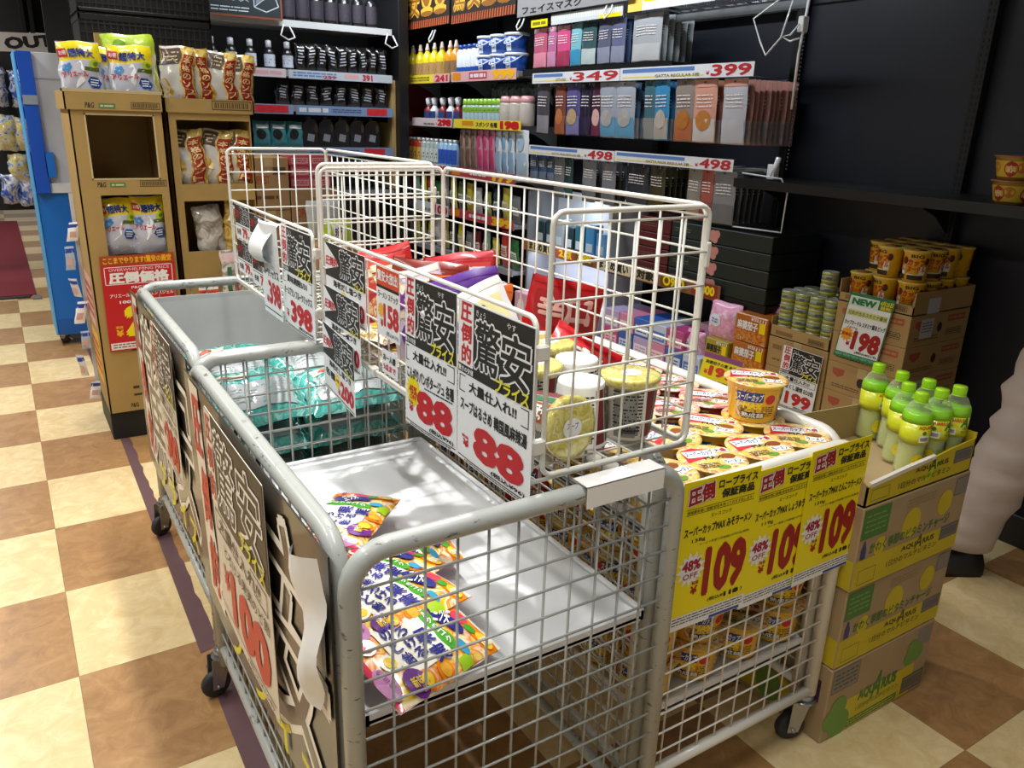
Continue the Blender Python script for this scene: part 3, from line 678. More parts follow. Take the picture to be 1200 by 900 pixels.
# ================================================================== GOODS IN THE CARTS
LIDY = patches('lid_yellow', ['c9923e', 'ecd283', 'e3b93a', 'f3e4bd', 'c9743a', 'e6c662'], 28, .3, .3)
LIDR = patches('lid_red', ['d9a0a0', 'f3e3d6', 'c9566a', 'f1d9a0', 'e2c07a', 'f6efe6'], 26, .3, .3)
LIDG = patches('lid_green', ['dfe7d2', 'f3f1e2', 'c9d6a8', 'e8c9a8', 'f4f4ee'], 24, .3, .3)
BODY_Y = M('e8b92a', .35, coat=.3); BODY_R = M('a31824', .35, coat=.3); BODY_G = M('3d7d3a', .35, coat=.3); BODY_P = patches('bowl_picture', ['c98a3c', 'e8c24e', '5a2d1c', 'e9d9a0', 'b8622c', 'f0e2b8'], 30, .35, .2)
DBL = M('27408f', .5); NOOD = M('8a1a1c', .5)
def bowl_mesh(lid, body, hot, badge='スーパーカップ', sub='MAX'):
    """instant noodle bowl 14 cm across, 9 cm tall, origin at its base"""
    g = G(); g.lathe([(.0, .003), (.046, .003), (.048, 0), (.051, 0), (.052, .006), (.063, .083), (.0665, .086), (.0665, .0885), (.064, .09)], body, n=28)
    for i, a0 in enumerate((-PI/2, PI/2, PI*.1)):
        c = Cyl((0, 0, .008), .0523, .0625, .074, a0)
        g.rect(c, -.05, .002, .0, .072, BODY_P, .0006, 8, 2); g.rect(c, .0, .002, .045, .072, hot, .0006, 8, 2)
        g.rect(c, -.045, .043, .012, .066, DBL, .0009, 8, 1); g.text(c, badge, -.043, .045, .010, .064, WHITE, .0014, .03, .12); g.text(c, sub, -.03, .026, .012, .042, YEL, .0012, .05, .1)
        g.rect(c, -.035, .004, .02, .018, INK, .0008, 6, 1); g.text(c, '熟成麺', -.033, .005, .018, .017, WHITE, .0013, .02)
        g.disc(c, .028, .05, .012, .012, RED, .001, 14); g.smallprint(c, .012, .008, .042, .034, 5, INK, .001, 4+i, .45)
    b = g
    l = G(); l.lathe([(.0695, .0885), (.0712, .0895), (.0712, .0912), (.064, .0925), (.03, .0935), (0, .094)], lid, n=36)
    f = Fr((0, 0, .0936), (1, 0, 0), (0, 1, 0))
    l.poly(f, [(-.060, -.012), (-.052, .040), (-.02, .052), (.0, .040), (.004, .002)], M('cf2f3c', .35, coat=.3), .0002)
    l.rect(f, -.052, .006, .016, .036, WHITE, .0004); l.text(f, badge, -.05, .012, .014, .034, DBL, .0007, .035, .15, .06)
    l.text(f, sub, -.02, -.008, .022, .006, INK, .0006, .04); l.disc(f, .035, -.0, .016, .012, M('8a4a1c', .4), .0003, 14); l.disc(f, .0, -.045, .014, .009, M('6f9a3a', .4), .00035, 12); l.rect(f, .012, -.036, .052, -.014, WHITE, .0004); l.text(f, 'ラーメン', .014, -.033, .05, -.017, INK, .0007, .03)
    l.smallprint(f, -.045, -.045, .0, -.022, 4, INK, .0005, 6, .4); l.rect(f, .018, .02, .05, .04, WHITE, .0004); l.text(f, '大盛', .02, .022, .048, .038, DRED, .0007, .04)
    return b, l
BOWLS = {}
def bowl(kind, loc, rz, label, group=None, tilt=(0, 0)):
    if kind not in BOWLS:
        b, l = {'yellow': lambda: bowl_mesh(LIDY, BODY_Y, M('e3b21c', .35)), 'red': lambda: bowl_mesh(LIDR, BODY_R, M('c8283c', .35)),
                'green': lambda: bowl_mesh(LIDG, BODY_G, M('4b8f45', .35), 'とんこつ', '豚骨')}[kind]()
        t = thing('noodle_bowl', label, 'instant noodles', loc, rz, group); b.build('bowl_body', t); l.build('bowl_lid', t); BOWLS[kind] = t
        t.rotation_euler = (tilt[0], tilt[1], rz); return t
    return dup(BOWLS[kind], loc, rz, label, group, (tilt[0], tilt[1], rz))
R_ = random.Random(11)
cols_ = [1.005, 1.14, 1.275, 1.405]; rows_ = [-1.035, -.90, -.765, -.63, -.495, -.36, -.225, -.09]
ZT = .6985
CN = ['column under the basket', 'second column from basket', 'third column from basket', 'far rail column']
kinds = {(0, 2): 'yellow', (1, 1): 'yellow', (0, 1): 'yellow', (2, 1): 'yellow'}
nr = {}
for j, y in enumerate(rows_):
    for i, x in enumerate(cols_):
        k = 'yellow'
        if j in (2, 3) and i >= 2: k = 'red'
        if j == 4 and i >= 1: k = 'red'
        if j >= 5: k = 'green' if (i+j) % 3 else 'red'
        yy = y+R_.uniform(-.004, .004); xx = x+R_.uniform(-.003, .003)
        if (i, j) == (3, 0): xx = 1.402
        bowl(k, (xx, yy, ZT), R_.uniform(-.7, .9)-.5, '%s-lidded noodle bowl, %s, %s row from the yellow cards' % (k, CN[i], ORD[j]))
bowl('yellow', (1.398, -.905, ZT+.0945), -.72, 'yellow noodle bowl standing alone on top of the other bowls by the far rail')
# lower decks of the white cart
ZL = .2915
for j, y in enumerate(rows_[:7]):
    for k in range(4):
        bowl('yellow' if (j+k) % 3 else ('red' if j > 2 else 'yellow'), (1.012, y, ZL+.0945*k), R_.uniform(-.5, .5)+2.4, 'noodle bowl behind the dividing mesh, %s stack from the front, %s layer up' % (ORD[j], ORD[k]))
for i, x in ((1, 1.145), (2, 1.282), (3, 1.408)):
    for j in range(2):
        for k in range(2 if not (i == 2 and j == 0) else 1):
            bowl('yellow', (x, rows_[j]+.0, ZL+.0945*k), R_.uniform(-.4, .4)-.6, 'noodle bowl below the yellow cards, %s pile from left, %s row back, %s layer' % (ORD[i-1], ORD[j], ORD[k]))

# ---- soup cups in the near basket
def cup_mesh(base, lidm, inv=False):
    g = G(); pr = [(0, .002), (.035, .002), (.036, 0), (.038, 0), (.039, .004), (.047, .10), (.0495, .103), (.0495, .106)]
    if inv: pr = [(.0495, 0), (.0495, .003), (.047, .006), (.039, .102), (.038, .106), (.036, .106), (.0355, .1045), (0, .1045)]
    g.lathe(pr, base, n=28)
    c0 = (.0475, .039) if inv else (.0395, .047)
    for a0 in (-PI/2, PI/2):
        c = Cyl((0, 0, .006), c0[0], c0[1], .094, a0)
        g.rect(c, -.06, .0, -.02, .09, M('8d8b86', .5), .0005, 5, 2) if not inv else None
        g.smallprint(c, -.062, .01, -.012, .085, 12, INK, .0008, 3, .45)
        g.rect(c, -.008, .0, .012, .092, M('7a1c22', .45), .0006, 4, 2); g.rect(c, .015, .0, .028, .092, M('2c6a46', .45), .0006, 3, 2); g.rect(c, .03, .0, .062, .092, M('a65b34', .45) if not inv else WHITE, .0006, 4, 2)
        g.text(c, '麻', .033, .045, .058, .08, WHITE if not inv else INK, .0012, .03); g.text(c, '辣', .033, .008, .058, .042, WHITE if not inv else INK, .0012, .03); g.barcode(c, -.045, .004, -.015, .022, INK, .001)
    l = G()
    if inv: l.lathe([(.034, .1046), (.034, .1050), (0, .1052)], WHITE, n=24)
    else:
        l.lathe([(.0505, .094), (.0512, .104), (.0515, .108), (.044, .1095), (0, .109)], lidm, n=28)
        f = Fr((0, 0, .1095), (1, 0, 0), (0, 1, 0)); l.disc(f, 0, 0, .02, .016, WHITE, .0003); l.text(f, 'スープ', -.012, -.002, .012, .009, M('7a4fa0', .5), .0006, .02)
    return g, l
LIDO = patches('clear_lid_olive', ['b8a63e', 'd8cc6a', 'e6dc8e', 'c9bb4e', 'f0eab8'], 40, .12, .6)
CUPW = M('efeee9', .45); CUPD = M('e6e2d8', .45)
CUPS = {}
def cup(inv, loc, rz, label, rot=None):
    if inv not in CUPS:
        t = thing('soup_cup', label, 'instant soup', loc, rz, rot=rot); a, b = cup_mesh(CUPW if inv else CUPD, LIDO, inv); a.build('cup_body', t); b.build('cup_base' if inv else 'cup_lid', t); CUPS[inv] = t; return t
    return dup(CUPS[inv], loc, rz, label, rot=rot)
zc = ZB
cup(True, (.775, -1.062, zc), .2, 'white soup cup turned upside down, nearest to the basket front')
cup(True, (.845, -.955, zc), 1.0, 'white soup cup turned upside down, behind the nearest one')
cup(False, (.868, -1.078, zc), .1, 'soup cup with a yellow film lid at the front right of the near basket')
cup(False, (.858, -.85, zc), .4, 'soup cup with a yellow film lid behind the farther upside-down cup')
cup(False, (.752, -.955, zc), .1, 'soup cup with a yellow film lid and brown label between sign and upside-down cups')
cup(False, (.668, -.985, zc), .9, 'soup cup with a yellow film lid just inside the nearest ¥88 card')
cup(False, (.690, -1.03, zc+.0515), 0, 'soup cup with a yellow lid lying on its side facing out of the basket front', rot=(PI/2-.08, .1, .12))
cup(False, (.765, -.84, zc), .7, 'soup cup with a yellow film lid, second row behind the nearest ¥88 card')
cup(False, (.672, -.86, zc), 1.2, 'soup cup with a yellow film lid, beside the basket side at the second ¥88 card')
cup(True, (.882, -.75, zc), .3, 'white soup cup turned upside down against the tall basket side, farthest back')

# ---- noodle and snack bags standing in the near basket
def bag(name, label, cat, o, u, v, w, h, t, mat, deco=None, seed=1, crinkle=.003, nx=12, ny=14, group=None, seals=None, back=None):
    fr = Fr(o, u, v); P = Pil(fr, w, h, t, seed, crinkle); g = G(); g.pillow(P, mat, back, nx, ny)
    if seals:
        for q in (0, 1): g.rect(P, .002, (h-.014)*q, w-.002, (h-.014)*q+.014, seals, .0012, 8, 2)
    if deco: deco(g, P, w, h)
    return tag(g.build(name, org=fr.p(w/2, 0)), label, cat, group)
def noodle_deco(kanji, kcol, plate, pcol, extra=None):
    def f(g, P, w, h):
        g.disc(P, w*.5, h*.28, w*.36, h*.2, plate, .002, 18); g.rect(P, w*.08, h*.5, w*.92, h*.86, pcol, .002, 8, 8)
        n = len(kanji)
        for i, c in enumerate(kanji): g.text(P, c, w*(.12+.76*i/n), h*.54, w*(.12+.76*(i+.92)/n), h*.82, kcol, .0036, .05)
        if extra: g.disc(P, w*.22, h*.88, w*.15, h*.07, extra, .003, 14)
    return f
NPL = patches('noodle_picture', ['e3b04a', 'f3dc9a', 'c9522a', 'f6efd8', '7a9a3a'], 45, .3, .3)
up = lambda ax, ay, lean, roll=0.0: None
def stand(x, y, z, face, lean, roll):  # u,v of a bag standing up, facing 'face' (azimuth of its normal), leaning back, rolled
    n = Vector((math.cos(face), math.sin(face), 0)); u = Vector((-n.y, n.x, 0)); v = (Vector((0, 0, 1))-n*lean).normalized()
    u2 = u*math.cos(roll)+v*math.sin(roll); v2 = -u*math.sin(roll)+v*math.cos(roll)
    return u2, v2
BG = [ # x, y, z, face, lean, roll, w, h, mat, deco, label
 (.655, -.905, .955, -2.0, .25, .45, .15, .20, M('f0eef2', .3, coat=.5), noodle_deco('まん', M('5a2a8a', .4), M('6a2d92', .4), M('ece3a8', .4)), 'white and purple noodle bag with a yellow diamond label, tilted beside the nearest ¥88 card'),
 (.655, -.78, .965, -2.05, .2, .25, .16, .20, M('5a2a8a', .3, coat=.5), noodle_deco('具沢', M('d8bf5a', .4), NPL, M('4a1f7a', .4)), 'purple noodle bag with pale lettering behind the white and purple one'),
 (.655, -.70, .975, -2.1, .15, -.1, .16, .195, M('d9631e', .3, coat=.5), noodle_deco('豚具', INK, NPL, M('e08a2c', .4)), 'orange noodle bag with a black lettered gold seal standing in the near basket'),
 (.655, -.62, .965, -2.15, .2, .3, .13, .185, M('ddd2e6', .3, coat=.5), noodle_deco('塩', M('7a2d92', .4), M('6a2d92', .4), M('f0e9c8', .4), YEL), 'white and violet noodle bag with yellow top corner, left of the orange bag'),
 (.66, -.52, .985, -2.1, .1, -.1, .16, .19, M('8a2a1a', .3, coat=.5), noodle_deco('豚骨', INK, NPL, M('a8482a', .4)), 'brown-red noodle bag with black lettering in the near basket'),
 (.66, -.42, .97, -2.2, .2, .3, .15, .19, M('c8201e', .3, coat=.5), noodle_deco('辛', M('f6e6c0', .4), NPL, M('d8483a', .4)), 'bright red noodle bag left of the brown-red bag'),
 (.80, -.47, .985, -2.0, .15, .12, .16, .17, M('c42230', .3, coat=.5), noodle_deco('辣麺', WHITE, NPL, M('d84a4a', .4)), 'red noodle bag with pale lettering at the back of the near basket'),
 (.85, -.74, .975, -1.9, .1, -.2, .16, .19, M('a81216', .3, coat=.5), noodle_deco('辛口', M('d8a8a0', .4), M('8a1014', .4), M('9a1014', .4)), 'deep red noodle bag rising against the tall basket side'),
 (.80, -.86, .965, -1.8, .55, -.6, .15, .16, M('c21f2a', .3, coat=.5), noodle_deco('赤', WHITE, NPL, M('d03a3a', .4)), 'red snack bag slumped beside the soup cups'),
 (.655, -.33, .945, -2.6, .1, .15, .14, .18, M('d8781c', .3, coat=.5), noodle_deco('焼', INK, NPL, M('7aa53a', .4)), 'orange and green noodle bag behind the ¥158 card'),
 (.665, -.27, .935, -2.6, .3, -.2, .13, .16, M('b92a1e', .3, coat=.5), noodle_deco('麺', YEL, NPL, M('8c1a16', .4)), 'dark red noodle bag at the back left of the near basket'),
]
for k, (x, y, z, fa, le, ro, w, h, mt, dc, lab) in enumerate(BG):
    u, v = stand(x, y, z, fa, le, ro); o = Vector((x, y, ZB+.012)); 
    if z > .96: o.z = z-.03
    bag('noodle_bag', lab, 'noodle bag', o, u, v, w, h, .036, mt, dc, seed=k, seals=M('efe6d6', .3, coat=.5) if k in (0, 3) else mt, group=None)
# clear snack bags lying at the bottom by the 158 card
CLR = patches('clear_snack_bag', ['d8d4cc', 'b8a890', 'f2f0ea', 'c9a23c', '7a6a5a'], 50, .12, .7)
for k, (x, y, z) in enumerate(((.69, -.56, .93), (.70, -.42, .93), (.78, -.62, .935), (.80, -.36, .93), (.70, -.50, .962))):
    bag('snack_bag', ['silvery snack bag lying nearest the ¥158 card at the basket bottom', 'silvery snack bag lying behind the upper ¥200 card', 'silvery snack bag lying under the orange noodle bag', 'silvery snack bag lying at the back of the near basket', 'silvery snack bag lying on top of the other snack bags'][k], 'snack bag', (x-.06*math.cos(.1*k), y-.06, z+.004), (math.cos(.1*k), math.sin(.1*k), .05), (-math.sin(.1*k), math.cos(.1*k), .03), .12, .13, .03, CLR,
        lambda g, P, w, h: (g.disc(P, w*.5, h*.5, w*.25, h*.2, M('d8b23a', .4), .002, 14), g.text(P, 'スナック', w*.2, h*.74, w*.8, h*.86, RED, .003, .03)), seed=k+30)

# ---- fruit throat candy bags spilled on the near cart's tray
CAND = patches('candy_print', ['f2a81c', 'f6d23a', 'fbf0d2', 'f08a1e', 'f7e27a', 'e8506a'], 24, .16, .7, .8)
class Turn:
    """print frame turned a quarter: a runs along the bag, b across it"""
    def __init__(s, P): s.P = P; s.w = P.h; s.h = P.w
    def p(s, a, b, c=0.0): return s.P.p(s.P.w-b, a, c)
def candy_deco(var):
    def f(g, P0, w0, h0):
        P = Turn(P0); w, h = h0, w0
        wht = M('fdf8ea', .2, coat=.6); gr = M('4aa532', .25, coat=.6); nv = M('2a2d86', .25, coat=.6); pk = M('e0405e', .25, coat=.6); org = M('f28a12', .25, coat=.6); lm = M('a6d02a', .25, coat=.6); sky = M('3aa0c8', .25, coat=.6); pur = M('6a2d86', .25, coat=.6); yl = M('f6d23a', .2, coat=.6)
        g.rect(P, 0, 0, w*.04, h, pk, .002, 2, 10); g.rect(P, w*.965, 0, w, h, wht, .002, 1, 10)
        g.rect(P, w*.86, 0, w*.965, h, org, .0022, 3, 10); g.disc(P, w*.90, h*.55, w*.05, h*.12, pk, .0034, 14); g.disc(P, w*.89, h*.36, w*.035, h*.08, gr, .0036, 12); g.disc(P, w*.91, h*.16, w*.045, h*.13, yl, .0038, 14); g.text(P, '+20%', w*.862, h*.08, w*.95, h*.20, wht, .0055, .04); g.text(P, 'Asahi', w*.87, h*.80, w*.955, h*.88, nv, .0045, .03)
        g.rect(P, w*.22, h*.22, w*.62, h*.98, wht, .0026, 8, 10)
        def col(t, x0, x1, y1, dy, m, bold, lift):
            for k, c in enumerate(t): g.text(P, c, w*x0, h*(y1-dy*(k+1)+.012), w*x1, h*(y1-dy*k-.012), m, lift, bold)
        col('のど飴', .255, .335, .92, .20, nv, .03, .0052); col('とろける', .36, .455, .98, .165, nv, .035, .0052); col('果実', .455, .585, .66, .25, nv, .035, .0058)
        g.disc(P, w*.655, h*.74, w*.05, h*.2, gr, .0032, 16); g.disc(P, w*.655, h*.40, w*.05, h*.17, gr, .0034, 16); col('ミルクの', .635, .677, .92, .10, wht, .03, .0052); col('コク', .635, .677, .52, .11, wht, .03, .0054)
        g.disc(P, w*.77, h*.70, w*.062, h*.2, nv, .004, 18); g.disc(P, w*.80, h*.50, w*.055, h*.17, nv, .0042, 18); g.text(P, '三ツ矢', w*.715, h*.52, w*.85, h*.78, wht, .0062, .03, 0, -.8); g.disc(P, w*.715, h*.2, w*.032, h*.11, sky, .004, 14)
        g.rect(P, w*.60, h*.0, w*.72, h*.13, lm, .0034, 4, 2)
        for q, (cx, cy) in enumerate(((.12, .78), (.17, .48), (.30, .13), (.47, .10))): g.disc(P, w*cx, h*cy, w*.065, h*.12, (wht, wht, org, org)[q], .0030+.0002*q, 18); g.disc(P, w*cx, h*cy, w*.042, h*.08, (pk, yl, yl, M('f0b03a', .2, coat=.6))[q], .0042+.0002*q, 16)
        g.disc(P, w*.22, h*.16, w*.085, h*.17, pur, .0044, 18); g.text(P, '新味', w*.18, h*.10, w*.27, h*.22, yl, .0058, .02); g.disc(P, w*.05, h*.30, w*.06, h*.22, M('c98ab8', .25, coat=.6), .0032, 14); col('個包装', .045, .08, .5, .1, M('8a4a86', .3), .02, .0046)
    return f
def candy(o, yaw, pitch, rollv, lab, var, w=.145, h=.205):
    # bag lying nearly flat: u across, v along its length
    u = Vector((math.cos(yaw), math.sin(yaw), math.sin(rollv))); v = Vector((-math.sin(yaw)*math.cos(pitch), math.cos(yaw)*math.cos(pitch), math.sin(pitch)))
    bag('candy_bag', lab, 'candy bag', o, u, v, w, h, .03, CAND, candy_deco(var), seed=var+60, nx=14, ny=18, crinkle=.0018, seals=None, back=M('e8c8d0', .25, coat=.6))
candy((.343, -1.068, .662), -1.30, .0, -.30, 'fruit throat candy bag nearest the camera, its orange end over the tray front edge', 0)
candy((.350, -.950, .652), -1.38, .02, .05, 'fruit throat candy bag second from the front, lying on the front bag', 1)
candy((.358, -.875, .636), -1.15, .02, .08, 'fruit throat candy bag mostly hidden under the second one', 2)
candy((.455, -.755, .632), -1.62, .0, .03, 'fruit throat candy bag lying apart, its orange end farthest to the right', 3)
candy((.385, -.69, .640), -.80, .02, .05, 'fruit throat candy bag farthest back, its corner pointing over the tray', 4)

# ---- teal wrapped packs in the second cart
TEAL = patches('teal_film', ['237a72', '5ab4aa', '348f86', '9ad6ce', '2b857c'], 16, .1, .8, 1.8); TLAB = M('8f9799', .4, coat=.3)
def teal_deco(g, P, w, h):
    g.rect(P, w*.12, h*.12, w*.88, h*.52, TLAB, .002, 8, 5); g.smallprint(P, w*.18, h*.2, w*.5, h*.44, 5, M('9a9ca0', .5), .0034, 8, .25); g.smallprint(P, w*.56, h*.2, w*.8, h*.44, 7, M('9a9ca0', .5), .0034, 9, .25)
    g.rect(P, w*.16, h*.60, w*.5, h*.74, M('d8d0c0', .4), .002, 4, 2); g.disc(P, w*.30, h*.67, w*.08, h*.05, M('a5452a', .4), .003, 12)
k = 0
for j, (y, tilt) in enumerate(((-.09, .9), (.165, .8))):
    for i, x in enumerate((.36, .615)):
        for l in range(3 if j == 0 else 3):
            z = .470+.082*l
            bag('wrapped_pack', 'teal wrapped pack, %s from the near mesh, %s stack, %s layer' % (('first row', 'second row')[j], ('left', 'right')[i], ('bottom', 'middle', 'top')[l]), 'wrapped pack',
                (x, y-.085, z+.045), (1, .04*(l-1), .03*((k % 3)-1)), (0, .80, .5*.25+.1*((k+1) % 2)), .25, .235, .10, TEAL, teal_deco, seed=k+90, crinkle=.006, nx=14, ny=12); k += 1
# grey card backing inside the far mesh of that cart
g = G(); g.box(.365, .872, .664, .668, .47, .845, M('b9b9b8', .6, noise=.05, scale=5)); g.rect(Fr((.365, .664, .47), (1, 0, 0), (0, 0, 1)), .02, .02, .48, .36, M('c4c4c4', .55, noise=.05, scale=9), .0006)
tag(g.build('backing_board', org=(.62, .666, .47)), 'pale grey board standing inside the far mesh of the second cart', 'board')

# ================================================================== DRINK CARTONS AND BOTTLES
BOXK = M('a8906a', .7, noise=.05, scale=10); BOXY = M('c9b422', .6, noise=.05, scale=12); BOXGRN = M('4d7d36', .6); BOXGRY = M('8a8276', .65); BOXINK = M('54521e', .6)
def drink_box(label, z, kind, dx=0, dy=0, rz=0):
    w, d, h = .425, .28, .213; org = (1.503+w/2+dx, -1.155+d/2+dy, z); t = thing('drink_carton', label, 'carton', org, rz)
    g = G(); x0, x1, y0, y1 = -w/2, w/2, -d/2, d/2; g.box(x0, x1, y0, y1, 0, h, BOXK, .003)
    for fr, W_ in ((Fr((x0, y0, 0), (1, 0, 0)), w), (Fr((x0, y1, 0), (0, -1, 0)), d)):
        big = W_ == w
        if kind == 'vitamin':
            g.rect(fr, .002, .004, W_-.002, h*.37, BOXY, .0006)
            g.disc(fr, W_*.20, h*.47, .022, .024, BOXY, .0007); g.disc(fr, W_*.47, h*.60, .036, .040, BOXY, .0007) if big else None; g.disc(fr, W_*.78, h*.70, .03, .034, BOXY, .0007) if big else None
            if big:
                g.rect(fr, .004, h*.62, W_*.24, h*.97, BOXGRN, .0008); g.smallprint(fr, .015, h*.68, W_*.22, h*.92, 4, M('7aa05a', .6), .001, 4, .3)
                g.text(fr, 'かわく季節のビタミンチャージ', W_*.11, h*.41, W_*.86, h*.545, BOXGRN, .0012, .02); g.text(fr, 'AQU', W_*.42, h*.255, W_*.56, h*.33, BOXINK, .001, .04); g.text(fr, 'A', W_*.555, h*.23, W_*.625, h*.40, BOXINK, .001, .02, .15); g.text(fr, 'RIUS', W_*.625, h*.255, W_*.74, h*.33, BOXINK, .001, .04)
                g.text(fr, '1日分のマルチビタミン', W_*.30, h*.14, W_*.78, h*.22, BOXINK, .001, .01); g.outline(fr, W_*.05, h*.06, W_*.20, h*.24, .0012, BOXINK, .0008)
                g.poly(fr, [(W_*.035, h*.38), (W_*.035, h*.50), (W_*.045, h*.55), (W_*.052, h*.60), (W_*.062, h*.60), (W_*.069, h*.55), (W_*.08, h*.50), (W_*.08, h*.38)], M('3a3a72', .5), .001)
                g.barcode(fr, W_*.80, h*.20, W_*.98, h*.37, M('5a5560', .6), .001, BOXGRY); g.rect(fr, W_*.86, h*.74, W_*.985, h*.96, BOXGRY, .0008); g.outline(fr, W_*.86, h*.74, W_*.985, h*.96, .0012, M('5a5560', .6), .001)
                g.smallprint(fr, W_*.4, h*.8, W_*.66, h*.92, 3, M('94825e', .7), .0008, 6, .3)
        else:
            if big:
                g.rect(fr, W_*.10, .004, W_*.86, h*.46, BOXY, .0006); g.rect(fr, W_*.02, h*.66, W_*.26, h*.97, BOXGRY, .0006); g.outline(fr, W_*.02, h*.66, W_*.26, h*.97, .0015, BOXINK, .0008); g.smallprint(fr, W_*.04, h*.70, W_*.24, h*.93, 4, BOXINK, .0009, 4, .35)
                g.text(fr, 'AQU', W_*.30, h*.33, W_*.455, h*.50, BOXGRN, .001, .06); g.text(fr, 'A', W_*.44, h*.27, W_*.53, h*.64, BOXGRN, .001, .03, .15); g.text(fr, 'RIUS', W_*.53, h*.33, W_*.68, h*.50, BOXGRN, .001, .06)
                g.text(fr, '1日分のマルチビタミン', W_*.30, h*.21, W_*.72, h*.29, BOXGRN, .001, .01); g.rect(fr, W_*.22, h*.035, W_*.72, h*.14, BOXGRN, .0008); g.smallprint(fr, W_*.24, h*.05, W_*.70, h*.125, 2, BOXY, .001, 4, .4)
                for cx, cy, r in ((.12, .42, .032), (.06, .28, .03), (.15, .17, .04), (.80, .72, .024), (.86, .62, .026), (.78, .58, .022)): g.disc(fr, W_*cx, h*cy, r, r, M('6f9440', .6), .0009+r*.01)
                g.barcode(fr, W_*.76, h*.06, W_*.98, h*.30, BOXINK, .001, BOXGRY); g.rect(fr, W_*.84, h*.70, W_*.98, h*.95, BOXGRY, .0008)
            else: g.rect(fr, W_*.1, h*.08, W_*.8, h*.5, BOXY, .0006); g.disc(fr, W_*.4, h*.3, .04, .05, M('6f9440', .6), .001); g.rect(fr, W_*.72, h*.5, W_*.92, h*.8, M('4a2f46', .5), .0008)
    g.rect(Fr((x0, y0, h), (1, 0, 0), (0, 1, 0)), .0, d*.49, w, d*.51, KRAFT_D, .0004)
    g.build('carton_body', t)
    tp = G(); tp.box(x0-.0008, x0+.05, -.024, .024, h-.06, h+.0008, M('bda77c', .35, coat=.2)); tp.box(x1-.05, x1+.0008, -.024, .024, h-.06, h+.0008, M('bda77c', .35, coat=.2)); tp.build('carton_tape', t)
    return t
drink_box('bottom drink carton with green AQUARIUS lettering, standing on the floor', 0, 'aqua')
drink_box('second drink carton from the floor, printed with lemon circles', .2135, 'vitamin', .003, .002)
drink_box('third drink carton from the floor, right below the open bottle tray', .427, 'vitamin', .0, -.002)
t = thing('bottle_tray', 'cut-down yellow drink carton holding green capped bottles', 'carton', (1.503+.21, -1.015, .6405))
g = G(); w, d = .417, .278; x0, x1, y0, y1 = -w/2, w/2, -d/2, d/2; th = .004
g.box(x0, x1, y0, y1, 0, th, BOXK)
def wall_poly(pts, fr, m):
    a = [fr.p(p[0], p[1], 0) for p in pts]; b = [fr.p(p[0], p[1], -th) for p in pts]; n = len(pts)
    g.add(a+b, [tuple(range(n)), tuple(range(2*n-1, n-1, -1))]+[(k, k+n, (k+1) % n+n, (k+1) % n) for k in range(n)], m)
ff = Fr((x0, y0, 0), (1, 0, 0)); wall_poly([(0, 0), (w, 0), (w, .085), (w*.75, .078), (w*.6, .07), (w*.35, .062), (w*.02, .05), (0, .05)], ff, BOXY)
wall_poly([(0, 0), (d, 0), (d, .06), (d*.5, .095), (0, .10)], Fr((x1, y0, 0), (0, 1, 0)), BOXY); wall_poly([(0, 0), (d, 0), (d, .05), (d*.7, .085), (d*.3, .115), (0, .12)], Fr((x0, y1, 0), (0, -1, 0)), BOXK); wall_poly([(0, 0), (w, 0), (w, .115), (0, .09)], Fr((x1, y1, 0), (-1, 0, 0)), BOXK)
h = .213
g.text(ff, 'AQU', w*.42, .044, w*.56, .057, BOXINK, .001, .04); g.text(ff, 'A', w*.555, .038, w*.625, .068, BOXINK, .001, .02, .15); g.text(ff, 'RIUS', w*.625, .044, w*.74, .057, BOXINK, .001, .04); g.text(ff, '1日分のマルチビタミン', w*.28, .018, w*.78, .034, BOXINK, .001, .01)
g.outline(ff, w*.04, .012, w*.20, .04, .001, BOXINK, .0008); g.barcode(ff, w*.80, .036, w*.975, .068, M('5a5560', .6), .001, BOXGRY); g.poly(ff, [(w*.53, .02), (w*.60, .058), (w*.66, .066), (w*.565, .012)], M('b8d820', .5), .0008)
g.build('tray_body', t)
